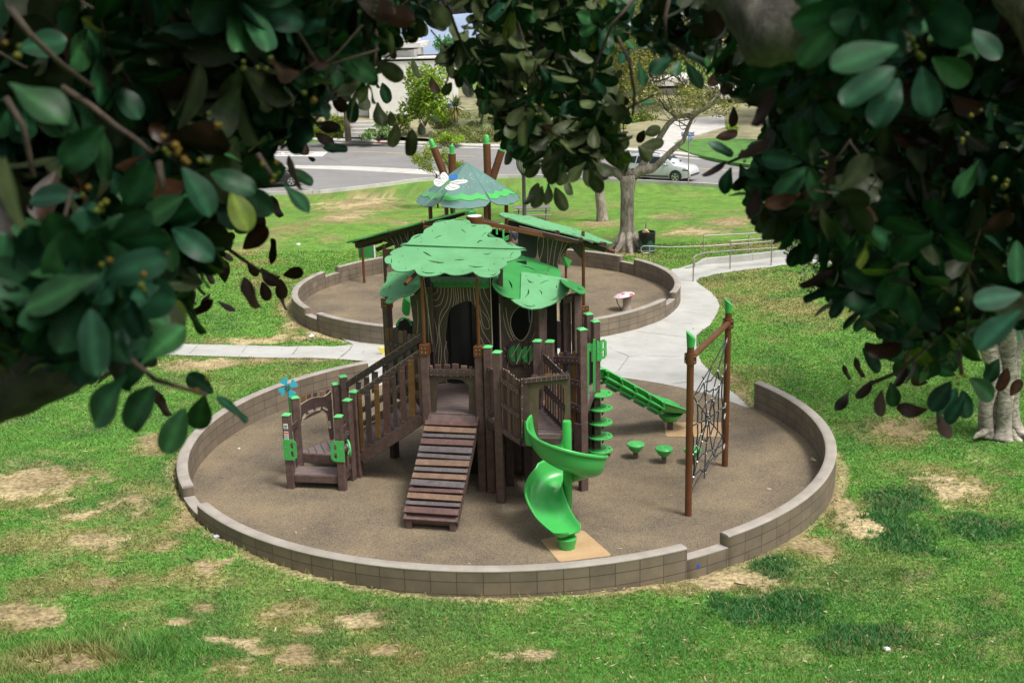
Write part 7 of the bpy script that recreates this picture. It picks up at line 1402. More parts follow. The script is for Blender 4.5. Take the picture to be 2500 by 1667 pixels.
# ------------------------------------------------------------------ near trees the photograph looks out from
f1 = T(0, 0, 2.766); f2 = T(850, 0, 2.766); f3 = T(1650, 0, 2.766); f4 = T(0, 500, 2.766); f7 = T(1650, 500, 2.766)
LV = dict(B=[], A=[], N=[], L=[], W=[], cu=[], kind=[])
def mkleaves(name, items, parent, hi=True):
    # items: list of (base, axis, normal, length, width, curl, kind)
    if not items: return
    B = np.array([tuple(i[0]) for i in items]); A = np.array([tuple(i[1]) for i in items]); N = np.array([tuple(i[2]) for i in items]); L = np.array([i[3] for i in items])[:, None, None]; W = np.array([i[4] for i in items])[:, None, None]; cu = np.array([i[5] for i in items])[:, None, None]; K = np.array([i[6] for i in items])
    S = np.cross(A, N); S /= np.linalg.norm(S, axis=1)[:, None]; N = np.cross(S, A); k = len(items)
    st = (np.array([0, .05, .14, .26, .40, .55, .70, .83, .92, .975, 1]) if hi else np.array([0, .12, .35, .6, .82, .95, 1])); cl = np.linspace(-1, 1, 5 if hi else 3); ns, nc = len(st), len(cl)
    wp = np.clip(1-np.abs(2*st**1.10-1)**2.9, 0, 1)**.52*(.50+.50*sm(0, .55, st)); wp[0] = .03; wp[-1] = .16
    s = st[None, :, None]+0*cl[None, None, :]; c = cl[None, None, :]+0*s; wv = wp[None, :, None]
    x = (s*L) ; fold = RNG.uniform(.02, .30, (k, 1, 1)); wav = RNG.uniform(-.07, .07, (k, 1, 1))
    up = fold*np.abs(c)*wv*W*.5-cu*L*s*s+wav*L*np.sin(s*7)*c; side = c*wv*W*.5
    P = B[:, None, None, :]+A[:, None, None, :]*(x*(1-.25*cu*s))[..., None]+S[:, None, None, :]*side[..., None]+N[:, None, None, :]*up[..., None]
    Q = P-N[:, None, None, :]*.0009
    V = np.concatenate([P.reshape(k, -1, 3), Q.reshape(k, -1, 3)], 1); m = ns*nc; idx = np.arange(m).reshape(ns, nc)
    q = np.stack([idx[:-1, :-1], idx[1:, :-1], idx[1:, 1:], idx[:-1, 1:]], -1).reshape(-1, 4); q2 = q[:, ::-1]+m
    Fq = (np.concatenate([q2[:, ::-1]-m, q[:, ::-1]+m])[None]+(np.arange(k)*2*m)[:, None, None]).reshape(-1, 4)
    TOP = np.array([[.014, .060, .026], [.019, .072, .026], [.010, .046, .024], [.014, .056, .034]]); BOT = {'t': [.030, .042, .018], 'b': [.034, .016, .007], 'o': [.072, .098, .036]}  # olive undersides carry the tint of transmitted light in their colour
    tc = TOP[RNG.integers(0, 4, k)]*RNG.uniform(.8, 1.5, (k, 1))*np.array([1.15, 1.08, .95]); young = (RNG.random(k) < .025) & (K != 'b'); tc[young] = [.14, .20, .03]
    bc = np.array([BOT[j] for j in K])*RNG.uniform(.7, 1.3, (k, 1)); bc[(K == 't') & (RNG.random(k) < .2)] = [.032, .018, .009]
    rib = (1+.9*np.exp(-(cl/.10)**2))[None, None, :, None]; sp = RNG.uniform(0, 1, (k, ns, 1, 1)); CT = tc[:, None, None, :]*rib*(.9+.2*sp); CB = bc[:, None, None, :]*(rib*.5+.5)*(.9+.2*sp)+0*c[..., None]
    CT = CT+0*c[..., None]
    C = np.concatenate([CT.reshape(k, -1, 3), CB.reshape(k, -1, 3)], 1)
    return npmesh(name, V.reshape(-1, 3), Fq, M['neartop'], parent, C.reshape(-1, 3), True)
rf = random.Random(99)
def hero(fn, bx, by, tx, ty, w, kind='t', LR=.082, dmul=1.0):
    b = fn(bx, by); e = fn(tx, ty); Lp = math.hypot(e[0]-b[0], e[1]-b[1]); s_ = 1/2.766; wp = w*s_
    Lx = max(Lp, wp*1.25); d = min(4.8, max(1.35, LR*FPX/Lx))*dmul; P0 = CP+ray(*b)*d
    dz = rf.uniform(-.18, .18)*LR if Lp > wp*1.4 else LR*.45*rf.choice([-1, 1]); P1 = CP+ray(*e)*(d+dz); A = P1-P0; L = A.length; A.normalize(); to = (CP-P0).normalized()
    N = (to-A*to.dot(A)).normalized(); S = A.cross(N); Wr = L*rf.uniform(.54, .62); c = max(.12, min(1, wp*d/FPX/Wr)); a = math.acos(c)
    sg = 1 if (N*math.cos(a)+S*math.sin(a)).z > (N*math.cos(a)-S*math.sin(a)).z else -1
    N2 = N*math.cos(a)+S*(sg*math.sin(a))
    if kind != 't': N2 = -N2
    return (P0, A, N2, L, max(Wr, .4*L), rf.uniform(.02, .16), kind)
H_L = [hero(f4, *h) for h in [(680, 480, 145, 690, 190), (570, 640, 290, 960, 190), (610, 700, 670, 1160, 225), (780, 590, 960, 950, 240), (890, 600, 1150, 820, 150), (800, 440, 1085, 220, 160), (720, 400, 830, 90, 170), (650, 420, 560, 60, 190), (640, 480, 200, 420, 110), (500, 130, 250, 360, 170), (860, 1150, 600, 1490, 190), (1040, 1220, 830, 1530, 205), (1380, 1290, 1320, 1545, 215), (1440, 1270, 1265, 1150, 165), (1460, 1290, 1690, 1450, 60), (1250, 1370, 1110, 1680, 200), (950, 1080, 1230, 790, 165), (760, 700, 720, 1060, 150),
    (1250, 100, 1260, 370, 190), (1420, 20, 1370, 200, 190), (1590, 20, 1650, 200, 150), (1100, 560, 1290, 640, 150), (400, 900, 520, 1150, 170), (820, 960, 1060, 1080, 110), (330, 40, 250, 330, 180)]]
H_L += [hero(f4, *h, 'b') for h in [(1050, 1250, 1130, 1440, 70), (1640, 300, 1815, 150, 130), (1830, 405, 1848, 225, 55), (1520, 525, 1500, 365, 100), (1650, 485, 1735, 710, 90), (1770, 520, 1812, 650, 88), (1760, 425, 1880, 560, 85), (1895, 500, 1905, 640, 85), (1910, 475, 2055, 450, 85), (1900, 600, 1925, 720, 25), (1440, 640, 1285, 755, 65), (1470, 650, 1585, 725, 40), (1670, 400, 1745, 480, 78), (1480, 300, 1570, 385, 40), (1400, 420, 1430, 540, 50), (1320, 580, 1290, 665, 30), (1420, 600, 1365, 690, 40), (1340, 460, 1250, 430, 60), (1500, 240, 1590, 200, 60), (1740, 40, 1710, 100, 50), (1830, 0, 1895, 90, 45)]]
H_L += [hero(f1, *h) for h in [(60, 560, 465, 800, 205), (110, 330, 450, 270, 180), (1000, 110, 1210, 320, 190), (1230, 110, 1380, 250, 130), (1480, 450, 1540, 640, 150), (950, 750, 1190, 690, 170), (700, 850, 410, 1140, 270), (1010, 1080, 870, 1390, 245), (540, 1330, 185, 1320, 155), (1230, 1130, 1450, 1450, 175), (1420, 1170, 1735, 1280, 165), (1210, 1020, 1510, 1060, 140), (1430, 1110, 1650, 1110, 120), (1240, 1330, 940, 1500, 180), (1280, 1390, 1420, 1600, 200), (700, 900, 690, 1230, 130), (1860, 850, 1760, 1020, 130), (1940, 1150, 2125, 1230, 85), (1900, 1230, 2105, 1420, 80), (430, 40, 600, 200, 170), (580, 210, 730, 380, 150), (700, 80, 830, 280, 150), (760, 560, 960, 800, 150), (20, 180, 60, 300, 120), (0, 560, 40, 700, 130), (880, 20, 960, 130, 90), (200, 800, 290, 930, 120), (1700, 470, 1800, 620, 110), (1350, 20, 1480, 220, 150), (2200, 830, 2300, 880, 70), (2180, 1000, 2350, 1000, 70), (1800, 100, 1850, 330, 90), (1500, 1000, 1420, 1250, 120), (1560, 1280, 1680, 1560, 170), (1330, 1350, 1350, 1540, 120), (470, 1420, 730, 1560, 160), (560, 1500, 330, 1610, 150)]]
H_L += [hero(f1, *h, 'o') for h in [(30, 1060, 100, 1560, 130), (2300, 560, 2350, 700, 80), (2100, 330, 2320, 350, 60), (2260, 330, 2200, 480, 100), (1100, 800, 1260, 900, 100)]]
H_L += [hero(f1, *h, 'b') for h in [(2060, 960, 2050, 1060, 80), (2120, 830, 2290, 870, 80), (2130, 900, 2250, 990, 75), (1830, 1320, 1890, 1475, 55), (1700, 1400, 1770, 1560, 120), (1950, 1050, 2030, 1290, 40), (2240, 640, 2340, 760, 90), (2080, 1060, 2130, 1090, 30), (1720, 1380, 1800, 1460, 70)]]
H_C = [hero(f2, *h, 'o', .092) for h in [(60, 455, 75, 622, 130), (190, 415, 372, 540, 118), (435, 395, 480, 540, 48), (110, 635, 110, 755, 100), (200, 690, 230, 865, 90), (290, 755, 290, 855, 70), (330, 840, 300, 1005, 90), (430, 870, 420, 1058, 90), (490, 825, 500, 922, 60), (530, 755, 612, 845, 28), (880, 370, 890, 490, 118), (1000, 330, 1030, 500, 108), (930, 495, 920, 605, 112), (790, 535, 820, 668, 80), (870, 570, 910, 682, 90), (1010, 175, 1010, 292, 80), (1100, 250, 1150, 385, 118), (1190, 380, 1165, 545, 80), (1150, 80, 1290, 150, 100), (1400, 355, 1530, 490, 110), (1240, 775, 1230, 892, 90), (1170, 905, 1160, 1032, 110), (1440, 855, 1385, 985, 108), (1090, 990, 1078, 1122, 58), (1300, 1110, 1200, 1190, 95), (1340, 1035, 1340, 1205, 58), (1400, 1140, 1470, 1255, 100), (1285, 1235, 1205, 1395, 58), (1310, 1255, 1258, 1412, 80), (1350, 1235, 1345, 1388, 58), (1400, 1265, 1470, 1425, 90), (1480, 1215, 1500, 1325, 58), (1600, 1120, 1650, 1275, 90), (1640, 1105, 1765, 1205, 78), (1890, 1015, 1860, 1175, 68), (1960, 985, 2045, 1092, 78), (1975, 985, 2137, 970, 78), (2000, 905, 2105, 870, 80), (1800, 1045, 1895, 945, 60), (1780, 660, 1690, 705, 60), (1820, 830, 1690, 885, 60),
    (20, 60, 60, 170, 70), (160, 60, 170, 180, 80), (250, 20, 320, 120, 100), (450, 60, 440, 200, 60), (560, 10, 680, 190, 130), (480, 120, 520, 250, 90), (700, 150, 740, 300, 60), (760, 180, 860, 200, 30), (830, 20, 940, 110, 70), (620, 300, 700, 400, 90), (660, 470, 740, 520, 80), (700, 560, 640, 640, 80), (1040, 640, 1150, 610, 60), (1090, 730, 1230, 740, 60), (1010, 660, 1000, 800, 50), (1560, 560, 1640, 640, 80), (1500, 690, 1480, 830, 70), (1620, 450, 1700, 560, 70), (1300, 200, 1340, 290, 60), (1450, 60, 1520, 140, 60), (1600, 60, 1690, 160, 70), (1740, 470, 1690, 580, 50), (1880, 640, 1990, 600, 50), (1280, 880, 1320, 1000, 80), (1040, 880, 990, 960, 60), (1120, 800, 1020, 850, 60), (1540, 900, 1640, 980, 80), (1680, 900, 1800, 880, 70), (1740, 1000, 1650, 1060, 70)]]
H_C += [hero(f2, *h, 't', .092) for h in [(2080, 690, 1975, 692, 40), (1960, 415, 2000, 585, 58), (1850, 245, 1945, 330, 40), (2190, 385, 2035, 492, 98), (2230, 410, 2205, 515, 108), (2290, 430, 2350, 545, 90), (2060, 240, 1950, 310, 100), (2100, 280, 2180, 420, 90), (1760, 60, 1800, 220, 80), (1900, 320, 1830, 430, 60), (760, 330, 660, 420, 80), (30, 660, 30, 830, 90), (230, 560, 270, 700, 80), (1410, 600, 1340, 740, 80), (1540, 330, 1620, 420, 60)]]
H_C += [hero(f2, *h, 'b', .092) for h in [(1450, 480, 1400, 580, 90), (2000, 880, 1960, 960, 80), (1720, 1050, 1650, 1010, 60), (1580, 1110, 1760, 1210, 60), (560, 520, 600, 640, 60), (1330, 470, 1290, 600, 70), (1290, 20, 1200, 90, 60)]]
H_R = [hero(f3, *h) for h in [(1500, 310, 1045, 440, 200), (1480, 460, 1118, 700, 195), (1510, 530, 1330, 845, 215), (1660, 450, 1720, 795, 235), (1730, 390, 2005, 570, 200), (1700, 280, 1960, 120, 160), (1600, 250, 1880, 10, 180), (1970, 190, 2200, 390, 140), (1250, 20, 1370, 175, 130), (1120, 60, 1180, 180, 80), (1480, 90, 1640, -40, 120), (40, 0, 140, 115, 110), (60, 410, 190, 595, 72), (215, 960, 395, 1040, 70), (375, 1130, 310, 1312, 88), (430, 1105, 500, 1282, 92), (515, 1055, 720, 1165, 108), (1640, 815, 1505, 1005, 130), (1710, 850, 1650, 1005, 108), (1830, 1075, 1655, 1200, 108), (1090, 890, 1110, 1065, 118), (1580, 1235, 1520, 1340, 60), (860, 600, 960, 740, 110), (990, 640, 930, 760, 100), (20, 330, 200, 400, 90), (0, 210, 110, 260, 100), (1960, 800, 2080, 900, 90), (2050, 1080, 1900, 1340, 110), (2200, 1290, 2060, 1400, 110), (1200, 1110, 1290, 1230, 90), (700, 760, 800, 840, 80), (1990, 300, 2120, 420, 120), (2200, 60, 2330, 190, 130)]]
H_R += [hero(f3, *h, 'b') for h in [(340, 1088, 188, 1212, 50), (640, 600, 560, 880, 110), (480, 540, 690, 550, 90), (390, 720, 380, 860, 60), (300, 470, 230, 595, 80), (360, 470, 350, 660, 100), (700, 700, 900, 790, 90), (270, 930, 420, 900, 70), (640, 930, 430, 1080, 80), (950, 30, 720, 200, 45), (1140, 90, 910, 340, 80), (1050, 850, 960, 920, 60), (560, 1290, 740, 1250, 100), (1280, 1210, 1090, 1290, 100), (840, 1300, 600, 1420, 110), (1250, 690, 1100, 760, 100), (870, 950, 760, 1020, 70)]]
H_R += [hero(f7, *h) for h in [(865, 100, 890, 275, 118), (1110, 20, 1235, 155, 130), (1200, 350, 1055, 510, 118), (1235, 370, 1262, 525, 108), (1300, 340, 1435, 465, 108), (1340, 735, 1193, 838, 70), (1660, 275, 1480, 430, 98), (1760, 420, 1610, 520, 98), (2335, 600, 2010, 655, 165), (2335, 710, 2030, 975, 165), (2300, 240, 2310, 530, 140), (1260, 965, 1395, 1125, 90), (1450, 1195, 1480, 1372, 98), (1890, 1150, 1735, 1090, 128), (1860, 1190, 1720, 1390, 165), (1900, 1240, 1775, 1405, 128), (1935, 1250, 1972, 1445, 108), (1985, 1170, 2155, 1315, 128), (1450, 750, 1470, 920, 130), (1480, 780, 1620, 960, 130), (1590, 660, 1540, 860, 100), (1850, 870, 1810, 1010, 110), (1700, 780, 1620, 900, 90), (2090, 1070, 2160, 1170, 90), (1950, 740, 1850, 880, 120), (1050, 250, 1000, 340, 90), (2180, 1040, 2100, 1200, 120), (1390, 560, 1440, 720, 90), (1640, 380, 1760, 480, 80), (2200, 420, 2120, 560, 120), (1950, 1300, 1820, 1470, 100)]]
H_R += [hero(f7, *h, 'b') for h in [(810, 70, 600, 65, 60), (800, 95, 605, 205, 88), (970, 90, 982, 305, 58), (1060, 440, 845, 585, 72), (1205, 570, 1105, 712, 48), (1130, 1080, 1168, 1185, 34), (1210, 1030, 1250, 1172, 40), (1330, 1180, 1230, 1325, 68), (1180, 1230, 1098, 1412, 58), (1390, 1250, 1380, 1432, 78), (1700, 1380, 1485, 1395, 98), (1760, 1390, 1840, 1580, 78), (1530, 940, 1290, 1010, 120), (1480, 1000, 1260, 960, 90), (1140, 480, 1050, 620, 60), (1560, 1080, 1480, 1230, 60), (1700, 1200, 1580, 1180, 80), (2260, 1290, 2330, 1180, 80), (1620, 620, 1520, 660, 80), (2240, 1100, 2180, 1260, 80)]]
def frame(ax):
    _, s_, u = basis(ax); return s_, u
CENT = []
def rosette(P, ax, n, L, kind, out, twig=None, elev=(.45, 1.25)):
    ax = ax.normalized(); s_, u = frame(ax); ph = rf.uniform(0, 6.28)
    for i in range(n):
        a = ph+i*2.4+rf.uniform(-.3, .3); e = rf.uniform(*elev); r = s_*math.cos(a)+u*math.sin(a); A = (ax*math.cos(e)+r*math.sin(e)).normalized(); N = (ax*math.sin(e)-r*math.cos(e))
        N = (N+Vector((rf.uniform(-.35, .35), rf.uniform(-.35, .35), rf.uniform(-.2, .35)))).normalized(); N = (N-A*N.dot(A)).normalized(); l = L*rf.uniform(.72, 1.12)
        out.append((P+A*.012-ax*.01*i, A, N, l, l*rf.uniform(.46, .58), rf.uniform(.02, .22), kind if rf.random() < .88 else rf.choice('tbo' if kind == 'o' else 'tb')))
    CENT.append((P, ax))
    if twig is not None and rf.random() < .35: L0 = rf.uniform(.06, .13); q = P-ax*L0*.5+Vector((rf.uniform(-.03, .03), rf.uniform(-.03, .03), .02)); twig.tube([P, q, P-ax*L0+Vector((rf.uniform(-.06, .06), rf.uniform(-.05, .05), .06))], [.0018, .0025, .003], 5, cap=False)
def fill(poly, n, d0, d1, kind, out, twig, L=.092, holes=(), bias=1.0, axb=None, nl=(5, 8)):
    xs = [p[0] for p in poly]; ys = [p[1] for p in poly]; c = 0; g = 0
    while c < n and g < n*40:
        g += 1; x, y = rf.uniform(min(xs), max(xs)), rf.uniform(min(ys), max(ys))
        if not inpoly(np.array([x]), np.array([y]), poly)[0] or any(inpoly(np.array([x]), np.array([y]), h)[0] for h in holes): continue
        d = d0+(d1-d0)*rf.random()**bias; P = CP+ray(x, y)*d; ax = Vector((rf.uniform(-1, 1), rf.uniform(-1.1, .6), rf.uniform(-.9, .7)))+(axb or Vector((0, 0, 0))); rosette(P, ax, rf.randint(*nl), L*rf.uniform(.8, 1.1), kind, out, twig); c += 1
L1 = [(-90, -140), (690, -140), (660, 60), (640, 160), (625, 240), (600, 310), (590, 400), (585, 455), (530, 520), (480, 590), (440, 660), (400, 740), (330, 780), (300, 850), (220, 890), (130, 780), (30, 640), (-90, 600)]
L2 = [(690, -100), (820, -100), (800, 60), (770, 180), (740, 260), (700, 330), (650, 340), (630, 270), (650, 120)]
L3 = [(800, -100), (960, -100), (950, 30), (880, 60), (830, 150), (790, 200), (770, 120)]
C0 = [(880, -100), (1090, -100), (1060, 40), (985, 60), (940, 90), (900, 170), (860, 240), (850, 120)]
C1_ = [(1090, -100), (1480, -100), (1500, 60), (1480, 140), (1510, 250), (1520, 350), (1470, 390), (1400, 410), (1310, 410), (1250, 370), (1220, 290), (1190, 200), (1120, 190), (1090, 130), (1110, 100), (1190, 95), (1215, 60), (1150, 20), (1080, 30)]
C2_ = [(1480, -100), (1720, -100), (1700, 60), (1680, 120), (1600, 130), (1560, 90), (1500, 60)]
RA = [(2600, -120), (1760, -120), (1740, 40), (1800, 170), (1860, 190), (1880, 260), (1900, 380), (1930, 470), (2000, 520), (2060, 600), (2110, 700), (2180, 800), (2260, 860), (2340, 850), (2420, 760), (2600, 780)]
RB = [(1700, -80), (1800, -80), (1800, 150), (1840, 190), (1800, 250), (1760, 230), (1740, 170), (1700, 130)]
RC = [(1850, 240), (1930, 400), (1980, 520), (2060, 600), (2100, 720), (2080, 740), (2010, 640), (1950, 580), (1890, 520), (1840, 470), (1850, 400)]
G1_ = [(1000, 60), (1062, 70), (1075, 140), (1090, 220), (1050, 280), (985, 300), (985, 190), (950, 145)]
tl = thing('leafy_fig_tree', (-1.9, 1.7, CZ-2.4), 'near fig tree with thick dark trunk and large glossy leaves over the left side', 'tree')
fl = list(H_L); tw = MB()
fill(L1, 230, 2.1, 3.0, 't', fl, tw, nl=(6, 9), L=.122); fill(L2, 56, 2.3, 3.1, 't', fl, tw); fill(L3, 34, 2.5, 3.5, 't', fl, tw)
fill([(20, 560), (250, 560), (290, 760), (210, 880), (60, 700)], 24, 1.45, 1.75, 't', fl, tw, L=.095, axb=Vector((.3, -.6, 0))); fill([(-60, 640), (60, 700), (150, 860), (-60, 760)], 5, 1.5, 1.7, 't', fl, tw, L=.09, axb=Vector((.3, -.6, 0)))
mkleaves('foliage', fl, tl, True)
fb = []; fill(L1, 620, 3.0, 4.6, 't', fb, tw, L=.125, nl=(7, 10)); fill(L2, 34, 3.2, 4.2, 't', fb, tw); fill(L3, 40, 3.3, 4.4, 'o', fb, tw, holes=[G1_]); mkleaves('foliage', fb, tl, False)
tr_ = thing('leafy_fig_tree', (2.4, 2.8, CZ-2.6), 'near fig tree with thick grey limb at top, dark leaves over the right side', 'tree')
fr2 = list(H_R)+list(H_C); tw2 = MB()
fill(RA, 190, 2.3, 3.3, 't', fr2, tw2, nl=(6, 9), L=.11); fill(RB, 14, 2.8, 3.4, 't', fr2, tw2); fill(RC, 26, 2.7, 3.5, 't', fr2, tw2)
fill(C0, 46, 3.2, 4.2, 'o', fr2, tw2, holes=[G1_]); fill(C1_, 165, 3.4, 4.6, 'o', fr2, tw2, holes=[G1_], axb=Vector((0, 0, -.6))); fill(C2_, 18, 3.2, 4.2, 't', fr2, tw2)
fill([(2030, -80), (2220, -80), (2180, 60), (2060, 70)], 8, 1.6, 1.95, 't', fr2, tw2, L=.10, axb=Vector((-.3, -.5, -.3)))
mkleaves('foliage', fr2, tr_, True)
fb = []; fill(RA, 350, 3.3, 5.4, 't', fb, tw2, L=.125, nl=(7, 10)); fill(C1_, 60, 4.6, 5.6, 'o', fb, tw2, holes=[G1_]); fill(C0, 22, 4.3, 5.0, 'o', fb, tw2, holes=[G1_]); mkleaves('foliage', fb, tr_, False)
# unseen crown overhead, outside the frame, added to shade the near leaves
for par, x0, x1, n, sd in ((tl, -4.2, .2, 700, 1), (tr_, -.2, 4.6, 640, 2)):
    fo = []; k = 0
    while k < n:
        x, y, z = rf.uniform(x0, x1), rf.uniform(-3, 5.8), rf.uniform(-.4, 2.4); P = Vector((x, y, CZ+z)); v = P-CP; dp_ = v.dot(CF)
        if dp_ > .1:
            py = 833.5-FPX*v.dot(CU)/dp_
            if py > -420 and v.length < 2.2 or py > -200: continue
        elif v.length < 1.0: continue
        rosette(P, Vector((rf.uniform(-1, 1), rf.uniform(-1, 1), rf.uniform(-.3, 1))), 8, .17, 't', fo); k += 1
    mkleaves('foliage', fo, par, False)
# twigs that show, limbs and trunks
def px3(fn, x, y, d): return CP+ray(*fn(x, y))*d
for pts in ([(750, 900, 1.75), (900, 1060, 1.72), (1050, 1180, 1.7), (1250, 1240, 1.7), (1400, 1285, 1.7)], [(1490, 260, 3.0), (1640, 370, 3.0), (1760, 450, 3.0), (1890, 490, 3.0)], [(1270, 440, 3.0), (1320, 540, 3.0), (1385, 610, 3.0)]): tw.tube([px3(f4, *p) for p in pts], [.0052-.0006*i for i in range(len(pts))], 7)
for pts in ([(420, 590, 1.8), (620, 720, 1.8), (780, 850, 1.75), (930, 950, 1.72), (1020, 1030, 1.7)], [(1360, 280, 2.4), (1560, 440, 2.4), (1750, 440, 2.5)], [(40, 660, 1.8), (160, 860, 1.8), (230, 1200, 1.8)], [(70, 60, 1.7), (200, 230, 1.7), (420, 440, 1.75), (640, 600, 1.8)], [(1070, 1090, 1.7), (1100, 1280, 1.7)], [(2350, 470, 3.0), (2100, 860, 2.9), (1900, 1000, 2.8)], [(1740, 1040, 2.2), (1850, 1210, 2.2)]): tw.tube([px3(f1, *p) for p in pts], [.0055-.0006*i for i in range(len(pts))], 7)
for pts in ([(600, -60, 3.6), (690, 90, 3.6), (760, 280, 3.6), (830, 420, 3.6)], [(1060, -60, 3.8), (1080, 60, 3.8), (1140, 140, 3.8), (1300, 300, 3.8), (1500, 520, 3.8)], [(2180, -60, 2.9), (2140, 120, 2.9), (2150, 280, 2.9)], [(1930, 0, 3.4), (1780, 170, 3.4), (1680, 420, 3.5), (1650, 560, 3.5)], [(1820, 250, 3.5), (1900, 420, 3.5), (1935, 640, 3.5), (1920, 780, 3.5)], [(190, 100, 3.2), (190, 330, 3.2), (170, 480, 3.2)], [(1500, 150, 3.8), (1400, 330, 3.8), (1340, 480, 3.8)]): tw2.tube([px3(f2, *p) for p in pts], [.0055-.0006*i for i in range(len(pts))], 7)
for pts in ([(1395, 60, 2.0), (1420, 200, 2.0), (1500, 320, 2.0), (1580, 350, 2.0)], [(1600, 960, 2.6), (1660, 1200, 2.6), (1700, 1420, 2.6)], [(650, 940, 3.2), (520, 1030, 3.2), (350, 1100, 3.2)]): tw2.tube([px3(f3, *p) for p in pts], [.0055-.0007*i for i in range(len(pts))], 7)
for pts in ([(1320, 1205, 3.0), (1500, 1130, 3.0), (1620, 1030, 3.0), (1760, 910, 3.0)], [(1700, -100, 2.7), (1705, 380, 2.7), (1690, 560, 2.7), (1740, 770, 2.8)], [(1910, 980, 2.5), (1930, 1150, 2.5)], [(1310, 510, 3.0), (1640, 540, 3.0), (1900, 660, 3.0)]): tw2.tube([px3(f7, *p) for p in pts], [.0055-.0007*i for i in range(len(pts))], 7)
tag(tw.build('twigs', M['bark_twig'], tl, smooth=180), kind='stuff'); tag(tw2.build('twigs', M['bark_twig'], tr_, smooth=180), kind='stuff')
def lumpy(pts, seg, jit, seed):
    mb = MB(); q = cr(pts, 4, False); mb.tube([Vector(p[:3]) for p in q], [p[3] for p in q], seg); rr = random.Random(seed)
    for i, v in enumerate(mb.v): n_ = vnoise(v[0]*16+seed, v[2]*16+v[1]*11)-.5; c = Vector(q[min(len(q)-1, i//seg)][:3]); w_ = Vector(v); mb.v[i] = tuple(w_+(w_-c)*n_*jit)
    return mb
pz = lambda x, y, d, r: (*(CP+ray(x, y)*d), r)
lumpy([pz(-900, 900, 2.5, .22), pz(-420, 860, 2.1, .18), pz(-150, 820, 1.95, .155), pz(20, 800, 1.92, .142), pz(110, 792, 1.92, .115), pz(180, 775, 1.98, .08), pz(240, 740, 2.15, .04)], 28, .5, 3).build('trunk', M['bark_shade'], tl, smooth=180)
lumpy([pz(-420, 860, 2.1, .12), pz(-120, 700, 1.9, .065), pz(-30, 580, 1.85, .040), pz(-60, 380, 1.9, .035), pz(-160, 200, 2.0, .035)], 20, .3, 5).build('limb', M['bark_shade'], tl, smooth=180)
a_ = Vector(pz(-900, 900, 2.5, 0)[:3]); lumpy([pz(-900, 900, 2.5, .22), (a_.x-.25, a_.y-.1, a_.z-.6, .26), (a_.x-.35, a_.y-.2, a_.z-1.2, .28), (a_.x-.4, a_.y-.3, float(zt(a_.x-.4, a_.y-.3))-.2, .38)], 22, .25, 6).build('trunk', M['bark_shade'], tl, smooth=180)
lumpy([pz(1760, -300, 2.2, .055), pz(1785, -130, 2.15, .060), pz(1820, -10, 2.1, .066), pz(1900, 48, 2.08, .072), pz(1985, 10, 2.12, .064), pz(2080, -100, 2.25, .066), pz(2260, -300, 2.4, .075), pz(2700, -500, 2.9, .12)], 32, .75, 9).build('limb', M['bark_near'], tr_, smooth=180)
lumpy([pz(2400, -260, 2.3, .06), pz(2480, -60, 2.3, .06), pz(2560, 60, 2.3, .062), pz(2760, 500, 2.4, .09)], 22, .25, 11).build('limb', M['bark_near'], tr_, smooth=180)
a_ = Vector(pz(2760, 500, 2.4, 0)[:3]); lumpy([pz(2700, -500, 2.9, .12), pz(2840, 0, 2.6, .14), (*a_, .17), (a_.x+.2, a_.y, a_.z-1.2, .22), (a_.x+.25, a_.y-.1, float(zt(a_.x+.25, a_.y-.1))-.2, .34)], 24, .25, 12).build('trunk', M['bark_near'], tr_, smooth=180)
# small yellow green figs at the leaf bases
def figs(pts, parent):
    bm = bmesh.new(); bmesh.ops.create_icosphere(bm, subdivisions=1, radius=1); bv = np.array([tuple(v.co) for v in bm.verts]); bf = np.array([[v.index for v in f.verts] for f in bm.faces]); bm.free(); V = []; Fq = []; C = []
    for P, ax in pts:
        s_, u = frame(ax)
        for k in range(rf.randint(2, 4)):
            a = rf.uniform(0, 6.28); c = np.array(P+(s_*math.cos(a)+u*math.sin(a))*rf.uniform(.006, .016)+ax*rf.uniform(-.02, .012)); r = rf.uniform(.0035, .0058); Fq.append(bf+len(V)*len(bv)); V.append(bv*r+c); C.append(np.tile(np.array(rf.choice([(.15, .15, .015), (.11, .14, .02), (.18, .11, .015), (.08, .11, .015)])), (len(bv), 1)))
    if V: npmesh('fig_cluster', np.concatenate(V), np.concatenate(Fq), M['neartop'], parent, np.concatenate(C), True)
FL = [(f4, 720, 440), (f4, 580, 610), (f4, 1330, 1220), (f4, 1000, 540), (f1, 1150, 990), (f1, 1200, 1090), (f1, 1290, 1100), (f1, 1340, 1140), (f1, 630, 1290), (f1, 660, 1350), (f1, 1860, 1180), (f1, 1830, 1130), (f1, 2080, 670), (f1, 1770, 430), (f1, 1620, 480), (f1, 50, 340), (f1, 1440, 800)]
for f, x, y in FL: figs([(px3(f, x, y, 1.45 if f is f4 or x < 1400 else 1.9), (CP-px3(f, x, y, 2)).normalized())], tl)
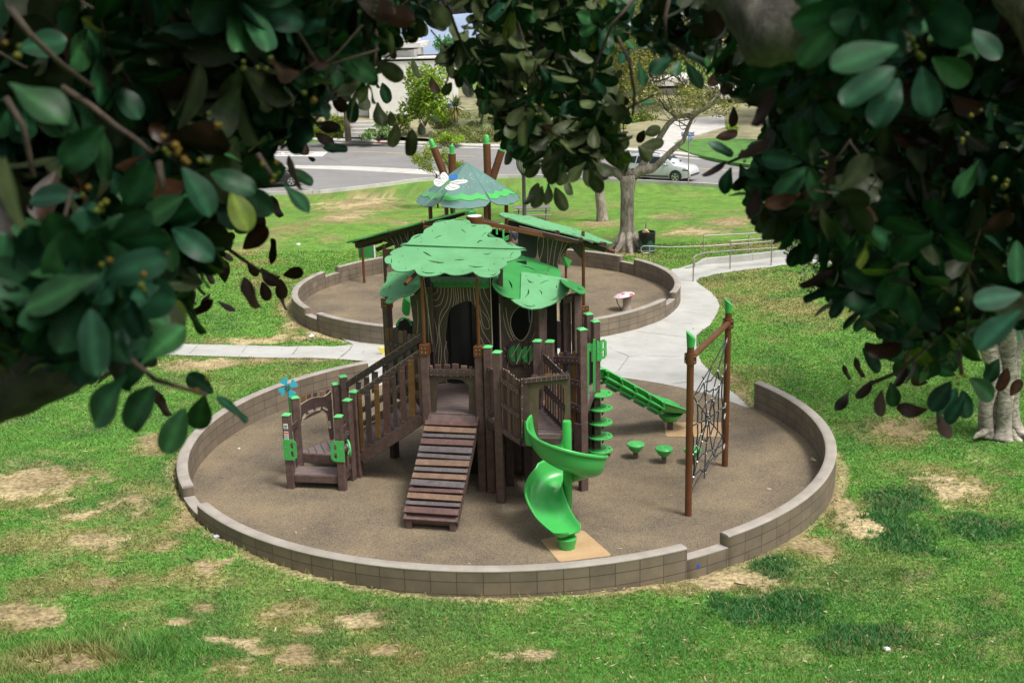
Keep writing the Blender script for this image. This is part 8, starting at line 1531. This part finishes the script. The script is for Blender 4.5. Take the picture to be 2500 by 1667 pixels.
FRr = [(f3, 1640, 270, 1.85), (f3, 1670, 320, 1.85), (f3, 1600, 330, 1.85), (f3, 20, 360, 3.0), (f3, 1960, 940, 2.3), (f3, 2190, 1240, 2.3), (f2, 2240, 370, 3.0), (f2, 1290, 740, 3.6), (f7, 1240, 330, 2.8), (f7, 1940, 1170, 2.5), (f7, 1930, 690, 2.5), (f3, 450, 1060, 3.0), (f3, 2050, 770, 2.5)]
for q in [(px3(f, x, y, d*.9), (CP-px3(f, x, y, 2)).normalized()) for f, x, y, d in FRr]+[c for c in rf.sample(CENT, 200) if c[0].x > .2 and c[0].z < CZ+.5][:40]: figs([q], tr_)
# ------------------------------------------------------------------ daylight: thin high cloud, soft sun from the right behind the camera
SUN_EL, SUN_AZ = 62, 128   # azimuth clockwise from +Y
w = bpy.data.worlds.new('World'); sc.world = w; w.use_nodes = True; nt = w.node_tree; bg = nt.nodes['Background']
sk = nt.nodes.new('ShaderNodeTexSky'); sk.sky_type = 'NISHITA'; sk.sun_disc = False; sk.sun_elevation = math.radians(SUN_EL); sk.sun_rotation = math.radians(SUN_AZ); sk.air_density = 1; sk.dust_density = 6; sk.ozone_density = 1
hs = nt.nodes.new('ShaderNodeHueSaturation'); hs.inputs['Saturation'].default_value = .35; nt.links.new(sk.outputs[0], hs.inputs['Color']); nt.links.new(hs.outputs[0], bg.inputs['Color']); bg.inputs['Strength'].default_value = .12
sl_ = bpy.data.lights.new('sun', 'SUN'); sl_.energy = 2.1; sl_.angle = math.radians(13); sl_.color = (1, .96, .90); so = bpy.data.objects.new('sun', sl_); COL.objects.link(so)
az, el = math.radians(SUN_AZ), math.radians(SUN_EL); d = Vector((math.sin(az)*math.cos(el), math.cos(az)*math.cos(el), math.sin(el))); so.rotation_euler = (-d).to_track_quat('-Z', 'Y').to_euler()
sc.view_settings.view_transform = 'Standard'; sc.view_settings.look = 'None'; sc.view_settings.exposure = .5; sc.view_settings.gamma = 1
sc.render.engine = 'CYCLES'; sc.cycles.use_denoising = True; sc.cycles.max_bounces = 6; sc.cycles.diffuse_bounces = 3; sc.cycles.glossy_bounces = 3; sc.cycles.transmission_bounces = 4
